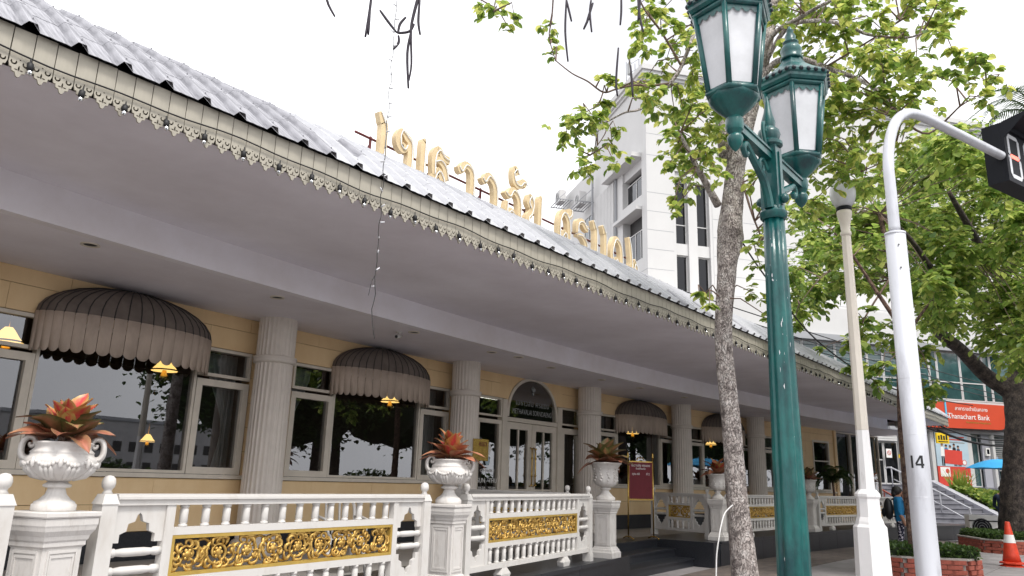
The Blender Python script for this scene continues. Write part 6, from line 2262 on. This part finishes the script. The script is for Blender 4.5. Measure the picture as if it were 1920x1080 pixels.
for a0, a1 in ((1.60, 2.30), (2.80, 3.52)):
    for k, (z0, z1) in enumerate(((13.4, 16.8), (9.85, 12.8), (6.2, 9.25))):
        pane_b(a0, a1, 0.30, z0, z1, 'pane_dark', tow, z0 + 1.05 if k == 0 else None)
tbox('inner_wall', 'dark', 1.5, 3.6, 0.44, 0.448, 5, 17, tow)
# left face (a = 0) and roof
tbox('wall', 'tower_white', 0.0, 0.6, 0.61, 7.4, 0, 12.6, tow)
tbox('wall', 'tower_white', 0.0, 0.6, 0.61, 7.4, 15.2, 16.0, tow)
tbox('wall', 'tower_white', 0.0, 0.6, 0.61, 7.4, 18.1, HT, tow)
for z0, z1 in ((12.6, 15.2), (16.0, 18.1)):
    tbox('wall', 'tower_white', 0.001, 0.6, 3.1, 7.4, z0, z1, tow)
    tbox('inner_wall', 'dark', 0.45, 0.6, 0.61, 3.1, z0, z1, tow)
tbox('wall', 'tower_white', 0.12, 0.45, 0.61, 3.1, 17.6, 18.1, tow)


def pane_a(b0, b1, a, z0, z1, m, parent, nv=1):
    fr = MB()
    w_ = 0.05
    fr.box(a - 0.03, a + 0.03, b0, b1, z0, z0 + w_, T)
    fr.box(a - 0.03, a + 0.03, b0, b1, z1 - w_, z1, T)
    for i in range(nv + 1):
        c = b0 + (b1 - b0) * i / nv
        fr.box(a - 0.028, a + 0.028, c - 0.03, c + 0.03, z0 + w_, z1 - w_, T)
    f = fr.build('window', 'tower_white', parent)
    for i in range(nv):
        c0 = b0 + (b1 - b0) * i / nv + 0.03
        c1 = b0 + (b1 - b0) * (i + 1) / nv - 0.03
        MB().add([T(a, c0, z0 + w_), T(a, c1, z0 + w_), T(a, c1, z1 - w_), T(a, c0, z1 - w_)], [(3, 2, 1, 0)]).build('pane', m, f)


pane_a(0.66, 3.05, 0.30, 16.05, 17.3, 'pane_dark', tow, 2)
pane_a(0.62, 2.6, 0.25, 12.7, 14.3, 'pane_dark', tow, 3)
MB().box(-0.55, 0.0, 0.62, 4.9, 18.12, 18.35, T).build('sun_hood', 'tower_white', tow)
MB().box(-0.32, 0.0, 0.62, 3.7, 15.2, 15.38, T).build('sun_hood', 'tower_white', tow)
# joints between the facing panels
for z_ in (11.89, 12.92, 13.93, 14.93, 15.94, 18.0, 19.2, 20.4):
    tbox('panel_joint', 'tower_grey', 0.0, 1.45, -0.004, 0.0, z_ - 0.012, z_ + 0.012, tow)
    if z_ < 12.6:
        tbox('panel_joint', 'tower_grey', -0.004, 0.0, 0.0, 7.4, z_ - 0.012, z_ + 0.012, tow)
for z_ in (8.9, 9.9, 10.9, 11.9, 12.9, 13.9, 14.9):
    tbox('panel_joint', 'tower_grey', 3.7, 26, -0.004, 0.0, z_ - 0.012, z_ + 0.012, tow)
# ribbed service shaft
for i in range(12):
    b0 = 4.05 + i * 0.22
    tbox('rib', 'tower_white', -0.16, -0.002, b0, b0 + 0.17, 8, 18.0, tow)
tbox('rib_backing', 'tower_grey', -0.06, -0.001, 4.0, 6.75, 8, 18.1, tow)
tbox('drain_pipe', 'tower_grey', -0.12, -0.02, 3.85, 3.95, 8, 18.1, tow)
tbox('drain_pipe', 'tower_grey', -0.35, -0.25, 6.9, 7.0, 8, 19.5, tow)
tbox('wing_wall', 'tower_white', 0.05, 8, 7.41, 13.6, 0, 20.4, tow)
# parapet mouldings
for z0, z1, o_ in ((22.4, 22.55, 0.10), (22.55, 22.75, 0.22), (22.75, 23.05, 0.32)):
    MB().box(-o_, 26, -o_, 7.4 + o_, z0, z1, T).build('cornice', 'tower_white', tow)
pane_a(7.5, 9.0, -0.0, 15.8, 17.4, 'pane_teal', tow, 2)
# outdoor units on steel racks
for k, (b_, z_) in enumerate(((8.3, 17.95), (12.2, 19.5))):
    t = thing('air_conditioner_unit', T(-0.6, b_, z_), ['nearer white air conditioner on a steel rack of the white tower', 'farther white air conditioner on a steel rack of the white tower'][k], 'air conditioner', 'air conditioners on the tower')
    MB().box(-0.80, -0.35, b_ - 0.45, b_ + 0.45, z_ + 0.06, z_ + 0.85, T).build('casing', 'tower_white', t)
    c_ = MB()
    for r in (0.12, 0.2, 0.28):
        c_.tube([T(-0.81, b_ + r * cos(2 * pi * i / 20), z_ + 0.45 + r * sin(2 * pi * i / 20)) for i in range(21)], 0.012, 4)
    c_.build('fan_grille', 'grey_print', t)
    rk = MB()
    rk.box(-1.0, -0.02, b_ - 0.9, b_ - 0.84, z_, z_ + 0.055, T)
    rk.box(-1.0, -0.02, b_ + 0.84, b_ + 0.9, z_, z_ + 0.055, T)
    for i in range(6):
        rk.box(-1.0 + i * 0.18, -0.96 + i * 0.18, b_ - 0.84, b_ + 0.84, z_ + 0.01, z_ + 0.05, T)
    for q_ in (-0.87, 0.87):
        rk.tube([T(-1.0, b_ + q_, z_ + 0.02), T(-0.02, b_ + q_, z_ + 1.0)], 0.02, 5)
    rk.build('steel_rack', 'tower_grey', t)
an = thing('roof_antenna', T(2.2, 6.5, 23.05), 'lattice antenna mast on the roof of the white tower', 'antenna')
q = MB()
for x, y in ((-0.3, -0.3), (0.3, -0.3), (0.3, 0.3), (-0.3, 0.3)):
    q.tube([T(2.2 + x, 6.5 + y, 23.05), T(2.2 + x, 6.5 + y, 27.5)], 0.035, 5)
q.build('mast', 'tower_grey', an)
for i in range(7):
    MB().tube([T(1.9, 6.2, 23.4 + i * 0.6), T(2.5, 6.2, 23.9 + i * 0.6)], 0.02, 4).build('brace', 'tower_grey', an)
for z_ in (25.0, 26.2):
    MB().box(1.7, 1.85, 5.9, 6.2, z_, z_ + 0.8, T).build('antenna_panel', 'grey_print', an)

# podium with the window band; bank at street level
pod = thing('bank_building', T(12, -3.2, 0), 'white podium building with teal window band and bank front', 'building')
PB = -3.2
tbox('wall', 'tower_white', -1, 30, PB, -0.01, 8.25, 9.9, pod)
tbox('wall', 'tower_white', -1, 30, PB + 0.02, -0.011, 5.55, 5.86, pod)
tbox('band_shade', 'tower_grey', -1, 30, PB - 0.25, PB - 0.002, 8.25, 8.55, pod)
tbox('inner_wall', 'dark', -1, 30, PB + 0.5, PB + 0.55, 5.87, 8.24, pod)
tbox('wall', 'tower_white', -1, 10.6, PB + 0.3, -0.012, 0, 5.54, pod)
a = -0.8
i = 0
while a < 28:
    if 15.55 < a < 16.2:
        tbox('wall', 'tower_white', a, a + 0.95, PB - 0.02, PB + 0.4, 5.87, 8.24, pod)
        a += 0.96
        continue
    w_ = 0.86 if a < 12.9 else (0.45 if i % 3 == 1 else 1.35)
    pane_b(a, a + w_, PB + 0.05, 5.88, 8.23, 'teal_glass', pod, 6.75)
    a += w_ + 0.02
    i += 1
# horizontal louvre wires across the band
for k in range(9):
    MB().tube([T(-0.8, PB - 0.05, 6.05 + k * 0.25), T(13.0, PB - 0.05, 6.05 + k * 0.25)], 0.012, 4).build('louvre_rod', 'grey_print', pod)
# bank front
tbox('fascia_soffit', 'tower_grey', 10.6, 30, PB - 0.1, -0.02, 4.30, 4.46, pod)
tbox('back_wall', 'bank_grey', 9.4, 30, PB + 0.6, PB + 0.7, 1.8, 4.30, pod)
tbox('floor_slab', 'step_grey', 3, 30, PB - 0.6, -0.02, 1.55, 1.80, pod)
tbox('base_wall', 'bank_grey', 12.35, 30, PB - 0.55, PB - 0.35, 0, 1.549, pod)
for a0, a1 in ((12.85, 13.05), (14.95, 15.22), (16.45, 16.6)):
    tbox('pillar', 'tower_white', a0, a1, PB - 0.05, PB + 0.5, 1.80, 4.30, pod)
for a0, a1, m_ in ((15.22, 15.95, 'teal_glass'), (16.6, 19.5, 'teal_glass'), (17.0, 17.6, 'teal_glass')):
    pane_b(a0 + 0.02, a1 - 0.02, PB + (0.3 if m_ else 0.2) + (0.05 if a0 == 17.0 else 0), 1.82, 4.28, m_, pod)
for k in range(16):
    tbox('shutter_slat', 'grey_print', 16.7, 19.4, PB + 0.18, PB + 0.22, 2.6 + k * 0.10, 2.66 + k * 0.10, pod)
tbox('white_panel', 'bank_grey', 15.97, 16.44, PB + 0.1, PB + 0.2, 1.81, 4.29, pod)
# dark entrance left of the poster with a roller shutter box
tbox('roller_shutter', 'tower_grey', 9.5, 11.0, PB - 0.02, PB + 0.1, 3.75, 4.28, pod)
for k in range(5):
    tbox('shutter_slat', 'tower_white', 9.5, 11.0, PB - 0.035, PB - 0.021, 3.78 + 0.1 * k, 3.86 + 0.1 * k, pod)
pane_b(9.5, 10.3, PB + 0.15, 1.82, 3.74, 'pane_dark', pod, 2.9)
pane_b(10.32, 11.1, PB + 0.15, 1.82, 3.74, 'pane_dark', pod)
pane_b(11.3, 12.8, PB + 0.1, 1.82, 4.28, 'teal_glass', pod, 3.2)
tbox('pillar', 'tower_white', 9.3, 9.48, PB - 0.05, PB + 0.4, 1.80, 4.30, pod)
tbox('pillar', 'tower_white', 11.12, 11.28, PB - 0.05, PB + 0.4, 1.80, 4.30, pod)

# red fascia sign
sg_ = thing('bank_sign', T(15, PB - 0.4, 4.5), 'long red fascia sign with white lettering over the bank front', 'sign')
poly = [(12.45, 4.48), (16.7, 4.52), (17.3, 4.72), (17.9, 5.05), (18.6, 5.7), (12.45, 5.72)]
q = MB()
n_ = len(poly)
q.add([T(a, PB - 0.42, z_) for a, z_ in poly] + [T(a, PB - 0.26, z_) for a, z_ in poly], [tuple(range(n_)), tuple(range(n_, 2 * n_))[::-1]] + [(i, (i + 1) % n_, n_ + (i + 1) % n_, n_ + i) for i in range(n_)])
q.build('panel', 'sign_red', sg_)


def ttext(txt, a, b, z, size, m, parent, sp=1.0):
    me = text_mesh(txt, size, spacing=sp, extrude=0.004)
    return MB().mesh(me, lambda X, Y, Z: T(a + X, b - Z, z + Y)).build('lettering', m, parent)


ttext('สาขาราชดำเนินกลาง', 15.05, PB - 0.426, 5.42, 0.24, 'white_print', sg_)
ttext('Thanachart Bank', 14.85, PB - 0.427, 5.05, 0.36, 'white_print', sg_, 1.0)
ttext('Ratchadamnoen Klang Branch', 15.4, PB - 0.426, 4.80, 0.12, 'gold_frame', sg_)
MB().box(13.50, 13.58, PB - 0.46, PB - 0.425, 4.95, 5.78, T).build('blue_edge', 'sign_blue', sg_)
MB().box(12.6, 13.58, PB - 0.46, PB - 0.425, 5.74, 5.79, T).build('blue_edge', 'sign_blue', sg_)
ttext('ธนชาต', 13.05, PB - 0.426, 5.08, 0.22, 'white_print', sg_)

# poster on the bank window
po = thing('bank_poster', T(14, PB - 0.08, 1.85), 'blue and red poster with a group of people on the bank front', 'poster')
MB().box(13.07, 14.93, PB - 0.10, PB - 0.06, 2.72, 4.28, T).build('upper_sheet', 'poster_blue', po)
MB().box(13.07, 14.93, PB - 0.10, PB - 0.06, 1.82, 2.715, T).build('lower_sheet', 'poster_red', po)


def flat(pts, m, name, lay):
    n_ = len(pts)
    MB().add([T(a, PB - 0.102 - 0.002 * lay, z_) for a, z_ in pts], [tuple(range(n_))]).build(name, m, po)


flat([(13.5, 2.85), (14.5, 2.80), (14.55, 3.45), (13.55, 3.5)], 'poster_red', 'printed_card', 2)
for i in range(5):
    a = 13.42 + i * 0.23
    h_ = (0.62, 0.55, 0.52, 0.62, 0.52)[i]
    z0 = 3.18
    m_ = ('white_print', 'shirt_blue', 'white_print', 'black_print', 'jacket_navy')[i]
    flat([(a - 0.11, z0), (a + 0.11, z0), (a + 0.09, z0 + h_ * 0.66), (a, z0 + h_ * 0.72), (a - 0.09, z0 + h_ * 0.66)], m_, 'printed_figure', 1)
    flat([(a + 0.06 * cos(2 * pi * k / 12), z0 + h_ * 0.84 + 0.075 * sin(2 * pi * k / 12)) for k in range(12)], 'skin', 'printed_head', 1)
    flat([(a + 0.07 * cos(pi * k / 8), z0 + h_ * 0.87 + 0.075 * sin(pi * k / 8)) for k in range(9)], 'hair', 'printed_hair', 2)
    for dx in (-0.05, 0.05):
        if i in (0, 4, 3):
            flat([(a + dx - 0.035, 2.74), (a + dx + 0.035, 2.74), (a + dx + 0.035, z0), (a + dx - 0.035, z0)], 'black_print', 'printed_leg', 1)
flat([(14.62 + 0.13 * cos(2 * pi * k / 18), 2.92 + 0.13 * sin(2 * pi * k / 18)) for k in range(18)], 'poster_red', 'printed_seal', 3)
flat([(14.62 + 0.1 * cos(2 * pi * k / 18), 2.92 + 0.1 * sin(2 * pi * k / 18)) for k in range(18)], 'white_print', 'printed_seal', 4)
flat([(13.2, 2.25), (13.75, 2.25), (13.75, 2.68), (13.2, 2.68)], 'white_print', 'printed_box', 1)
flat([(13.6 + 0.11 * cos(2 * pi * k / 18), 2.5 + 0.11 * sin(2 * pi * k / 18)) for k in range(18)], 'poster_red', 'printed_seal', 2)
me = text_mesh('1770', 0.26, extrude=0.001)
MB().mesh(me, lambda X, Y, Z: T(14.6 + X, PB - 0.104 - Z, 2.22 + Y)).build('lettering', 'white_print', po)
for k in range(3):
    flat([(13.85, 4.08 - 0.13 * k), (14.75, 4.06 - 0.13 * k), (14.75, 4.11 - 0.13 * k), (13.85, 4.13 - 0.13 * k)], 'poster_red' if k < 2 else 'grey_print', 'printed_line', 1)
flat([(14.3, 1.98), (14.88, 1.98), (14.88, 2.01), (14.3, 2.01)], 'white_print', 'printed_line', 1)

# small fittings on the bank front
ws = thing('wall_socket_box', T(16.2, PB + 0.06, 3.3), 'small white box with dark window on the grey bank wall', 'meter box')
MB().box(16.08, 16.32, PB + 0.0, PB + 0.098, 3.3, 3.66, T).build('case', 'white_print', ws)
MB().box(16.13, 16.27, PB - 0.006, PB - 0.001, 3.38, 3.6, T).build('window', 'black_metal', ws)
ys = thing('yellow_hanging_sign', T(11.5, PB - 1.2, 3.9), 'yellow projecting sign with black pictogram at the eave end', 'sign')
q = MB().box(12.05, 12.72, PB - 1.28, PB - 1.2, 3.68, 4.15, T)
q.build('panel', 'yellow_sign', ys)
for k in range(4):
    MB().box(12.12 + 0.14 * k, 12.21 + 0.14 * k, PB - 1.288, PB - 1.281, 3.84, 4.02 + 0.04 * (k % 2), T).build('pictogram', 'black_print', ys)
MB().box(12.12, 12.65, PB - 1.287, PB - 1.281, 3.74, 3.78, T).build('pictogram', 'black_print', ys)
MB().tube([T(12.4, PB - 1.24, 4.15), T(12.4, PB - 0.3, 4.45)], 0.03, 6).build('bracket', 'black_metal', ys)
yt = thing('yellow_door_notice', T(11.0, PB - 0.3, 3.0), 'narrow yellow notice with black letters beside the bank entrance', 'notice')
MB().box(10.75, 11.35, PB - 0.32, PB - 0.28, 3.0, 3.16, T).build('panel', 'yellow_sign', yt)
for k in range(5):
    MB().box(10.82 + 0.1 * k, 10.88 + 0.1 * k, PB - 0.327, PB - 0.321, 3.05, 3.11, T).build('pictogram', 'black_print', yt)
MB().tube([T(11.05, PB - 0.3, 3.0), T(11.05, PB - 0.3, 1.8)], 0.02, 6).build('stand', 'grey_print', yt)
wn = thing('door_notice', T(10.4, PB - 0.2, 3.1), 'small white no-smoking notice at the bank entrance', 'notice')
MB().box(10.25, 10.55, PB - 0.12, PB - 0.1, 3.0, 3.4, T).build('sheet', 'white_print', wn)
q = MB().tube([T(10.4 + 0.09 * cos(2 * pi * k / 16), PB - 0.125, 3.22 + 0.09 * sin(2 * pi * k / 16)) for k in range(17)], 0.012, 4)
q.tube([T(10.34, PB - 0.125, 3.28), T(10.46, PB - 0.125, 3.16)], 0.012, 4)
q.build('symbol', 'poster_red', wn)

# broad stairs up to the bank
stair = thing('bank_stairs', T(8, -7, 0), 'grey stone stairs rising to the bank entrance', 'stairs')
NS = 10
for k in range(NS):
    z1 = 1.8 * (k + 1) / NS
    b1 = -8.4 + 0.46 * k
    MB().box(3.2, 12.0, b1, PB - 0.601, z1 - 0.179, z1 - 0.035, T).build('riser', 'step_grey', stair)
    MB().box(3.19, 12.0, b1 - 0.03, PB - 0.601, z1 - 0.034, z1, T).build('tread', 'step_grey', stair)
q = MB()
pr = [(-8.75, 0.0), (-8.75, 0.12), (-8.4, 0.22), (-3.82, 2.05), (-3.82, 0.0)]
vs = [T(12.002, b_, z_) for b_, z_ in pr] + [T(12.34, b_, z_) for b_, z_ in pr]
q.add(vs, [(0, 1, 2, 3, 4), (9, 8, 7, 6, 5)] + [(i, i + 5, (i + 1) % 5 + 5, (i + 1) % 5) for i in range(5)])
q.build('stringer', 'bank_grey', stair)
for a, m_, lab in ((9.6, 'silver', 'steel handrail running down the bank stairs'), (6.9, 'brick', 'reddish handrail at the top of the bank stairs')):
    h = thing('handrail', T(a, -8.3, 0.0), lab, 'handrail', 'handrails of the bank stairs')
    MB().tube(smooth_path([T(a, -8.3, 0.0), T(a, -8.3, 0.85), T(a, -8.1, 1.02), T(a, -6.0, 1.85), T(a, -4.4, 2.48), T(a, -3.95, 2.5)], 4), 0.035, 8).build('rail', m_, h, True)
    MB().tube([T(a, -8.3, 0.45), T(a, -4.4, 2.02)], 0.025, 8).build('lower_rail', m_, h, True)
    for k in range(3):
        b_ = -6.9 + k * 1.3
        z_ = 1.8 * (b_ + 8.4) / 4.6
        MB().tube([T(a, b_, z_), T(a, b_, z_ + 0.98 - 0.02)], 0.025, 8).build('baluster', m_, h, True)

# planted bank beside the stairs
rr = random.Random(88)


def bed(name, label, cat, a0, a1, b0, b1, zfun, n_, L, m, group=None, flowers=0):
    t = thing(name, T((a0 + a1) / 2, (b0 + b1) / 2, 0), label, cat, group)
    lv = MB()
    for i in range(n_):
        a = rr.uniform(a0, a1)
        b_ = rr.uniform(b0, b1)
        zt = zfun(a, b_)
        z_ = zt * (1 - 0.75 * rr.random() ** 2.2)
        d = Vector((rr.uniform(-1, 1), rr.uniform(-1, 1), rr.uniform(-0.1, 1.2)))
        put_leaf(lv, Vector(T(a, b_, z_)), d, Vector((rr.uniform(-1, 1), rr.uniform(-1, 1), 1)), L * rr.uniform(0.6, 1.3), 1.2)
    lv.build('leaves', m, t)
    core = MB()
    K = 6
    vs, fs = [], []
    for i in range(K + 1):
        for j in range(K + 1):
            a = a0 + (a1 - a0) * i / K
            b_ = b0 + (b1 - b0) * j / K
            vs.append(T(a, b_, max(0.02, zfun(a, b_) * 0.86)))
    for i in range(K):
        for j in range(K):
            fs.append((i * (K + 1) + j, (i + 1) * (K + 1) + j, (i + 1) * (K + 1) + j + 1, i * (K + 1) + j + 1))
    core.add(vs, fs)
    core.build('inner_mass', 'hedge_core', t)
    if flowers:
        fl = MB()
        for i in range(flowers):
            a = rr.choice((a0 + 0.2, a0 + 0.9, a1 - 0.6)) + rr.gauss(0, 0.12)
            b_ = b0 + 0.3 + rr.gauss(0, 0.2)
            for k in range(8):
                d = Vector((rr.uniform(-1, 1), rr.uniform(-1, 1), rr.uniform(0, 1)))
                put_leaf(fl, Vector(T(a, b_, zfun(a, b_) + 0.03)) + d * 0.05, d, Vector((0, 0, 1)), 0.1, 1.5)
        fl.build('blossom', 'flower_red', t)
    return t


bed('clipped_hedge', 'clipped dark hedge below the bank windows', 'hedge', 14.4, 24, -5.2, -4.0, lambda a, b_: 1.62, 5200, 0.13, 'leaf_hedge')
bed('flower_bed', 'mixed shrubs with red flowers sloping beside the bank stairs', 'shrubs', 12.4, 15.2, -8.4, -4.6, lambda a, b_: max(0.15, min(1.75, 0.35 + (b_ + 8.6) * 0.42) * (1.0 - 0.06 * (a - 12.4))), 5200, 0.17, 'leaf_mid', None, 40)
sp = thing('spiky_plant', T(12.9, -4.6, 1.6), 'spiky upright green plant at the head of the stringer', 'plant')
lf_ = MB()
for i in range(7):
    f = i / 6
    w_ = 0.05 * (1 - f * 0.9)
    y = 0.95 * f
    z_ = 0.55 * f * (1 - 0.55 * f)
    lf_.v += [(-w_, y, z_), (w_, y, z_)]
lf_.f = [(2 * i, 2 * i + 1, 2 * i + 3, 2 * i + 2) for i in range(6)]
sw = lf_.data('sword_leaf', 'leaf_bright')
for i in range(60):
    put('sword_leaf', sw, sp, (rr.uniform(-0.35, 0.35), rr.uniform(-0.35, 0.35), 0), (radians(rr.uniform(15, 75)), 0, i * 2.399), (1, 1, 1))
kb = MB().box(13, 24, -9.3, -9.1, 0, 0.16, T)
struct(kb.build('plaza_kerb', 'kerb'))

# ------------------------------------------------------------------ overhead cables
CB = [((12.0, 9.0, 6.2), (19.0, 6.4, 5.45), (26.0, 5.1, 5.35), (36, 2.2, 5.0)), ((12.0, 9.0, 6.0), (19.0, 6.5, 5.25), (26.0, 5.1, 5.1), (36, 2.2, 4.7)),
      ((12.0, 9.0, 5.85), (19.0, 6.5, 5.05), (26.0, 5.1, 4.9), (36, 2.0, 4.5))]
for i, pts in enumerate(CB):
    o = MB().tube(smooth_path(pts, 10), 0.014, 5).build('overhead_cable', 'cable')
    tag(o, ['topmost of three thin cables crossing behind the pale tree trunk', 'middle of three thin cables crossing behind the pale tree trunk', 'lowest of three thin cables crossing behind the pale tree trunk'][i], 'cable', 'overhead cables')
o = MB().tube(smooth_path([(9.25, 3.84, 4.95), (10.1, 3.7, 4.33), (12.2, 3.6, 3.65), (16.0, 3.4, 3.35), (22, 3.0, 3.6)], 10), 0.012, 5).build('overhead_cable', 'cable')
tag(o, 'black cable slanting from the tree fork across the white lamp post', 'cable', 'overhead cables')
for i, (z0, z1) in enumerate(((3.95, 4.15), (3.75, 3.85))):
    o = MB().tube(smooth_path([(31.0, 5.4, z0 - 0.1), (32, 4.6, z0 - 0.45), (33.5, 3.6, z0 - 0.5), (36, 2.2, z1)], 8), 0.045 if i else 0.03, 6).build('overhead_cable', 'cable')
    tag(o, ['upper black cable sagging from the eave end to the dark tree', 'thick lower cable bundle sagging from the eave end to the dark tree'][i], 'cable', 'overhead cables')
o = MB().tube(smooth_path([(9.10, 3.86, 1.25), (9.02, 3.93, 1.15), (8.94, 3.95, 1.0), (8.907, 3.967, 0.862), (8.894, 3.995, 0.682), (8.889, 4.007, 0.475), (8.88, 4.02, 0.2), (8.86, 4.04, 0.03), (8.6, 4.1, 0.018)], 8), 0.008, 6).build('white_cord', 'white_print')
tag(o, 'thin white cord running down the pale tree trunk to the ground', 'cord')

# ------------------------------------------------------------------ far side of the street (seen in the window glass)
for i, (x, y, w_, d_, h_) in enumerate(((14, -110, 26, 12, 8), (46, -105, 30, 12, 9), (-14, -100, 20, 12, 7), (84, -100, 30, 12, 9), (30, -190, 16, 12, 24))):
    t = thing('distant_building', (x, y, 0), ['low pale block across the road mirrored in the left window', 'longer pale block across the road mirrored in the windows', 'small grey block across the road mirrored at the far left', 'flat grey block far along the road',
                                               'tall far office slab mirrored above the low blocks'][i], 'building', 'buildings across the road')
    MB().box(x - w_ / 2, x + w_ / 2, y - d_ / 2, y + d_ / 2, -0.2, h_).build('wall', 'far_wall', t)
    for r in range(int(h_ / 3.2)):
        for c in range(int(w_ / 3)):
            xx = x - w_ / 2 + 1.0 + c * 3
            MB().box(xx, xx + 1.6, y + d_ / 2 + 0.005, y + d_ / 2 + 0.03, 1.0 + r * 3.2, 2.6 + r * 3.2).build('window', 'pane_dark' if False else 'dark', t)
    MB().box(x - w_ / 2 - 0.3, x + w_ / 2 + 0.3, y - d_ / 2 - 0.3, y + d_ / 2 + 0.3, h_ + 0.001, h_ + 0.5).build('roof', 'tower_grey', t)
mp_ = thing('road_lamp_post', (7.4, -6.0, -0.13), 'plain grey lamp post over the road mirrored in the left window', 'street lamp')
MB().tube([(7.4, -6, -0.13), (7.4, -6, 7.5), (7.4, -5.4, 8.1), (7.4, -4.0, 8.3)], [0.13, 0.10, 0.08, 0.06], 14).build('pole', 'bank_grey', mp_, True)
MB().box(7.28, 7.52, -4.1, -3.5, 8.24, 8.36).build('lamp_head', 'bank_grey', mp_)

hr = random.Random(5)
mh = thing('added_reflection_hedge', (30, -13, 0), 'long dark hedge added across the road to darken the low reflections in the window glass', 'hedge')  # unseen hedge, added to darken the lower part of the window reflections
lv = MB()
for i in range(9000):
    x = hr.uniform(8, 60)
    put_leaf(lv, Vector((x, -13 + hr.uniform(-0.5, 0.6), hr.uniform(0.0, 1.0) ** 0.6 * (1.5 + 0.3 * sin(x)))), Vector((hr.uniform(-1, 1), hr.uniform(-0.2, 1), hr.uniform(-0.3, 1))), Vector((0, 0, 1)), 0.22 * hr.uniform(0.7, 1.3), 1.1)
lv.build('leaves', 'leaf_dark', mh)
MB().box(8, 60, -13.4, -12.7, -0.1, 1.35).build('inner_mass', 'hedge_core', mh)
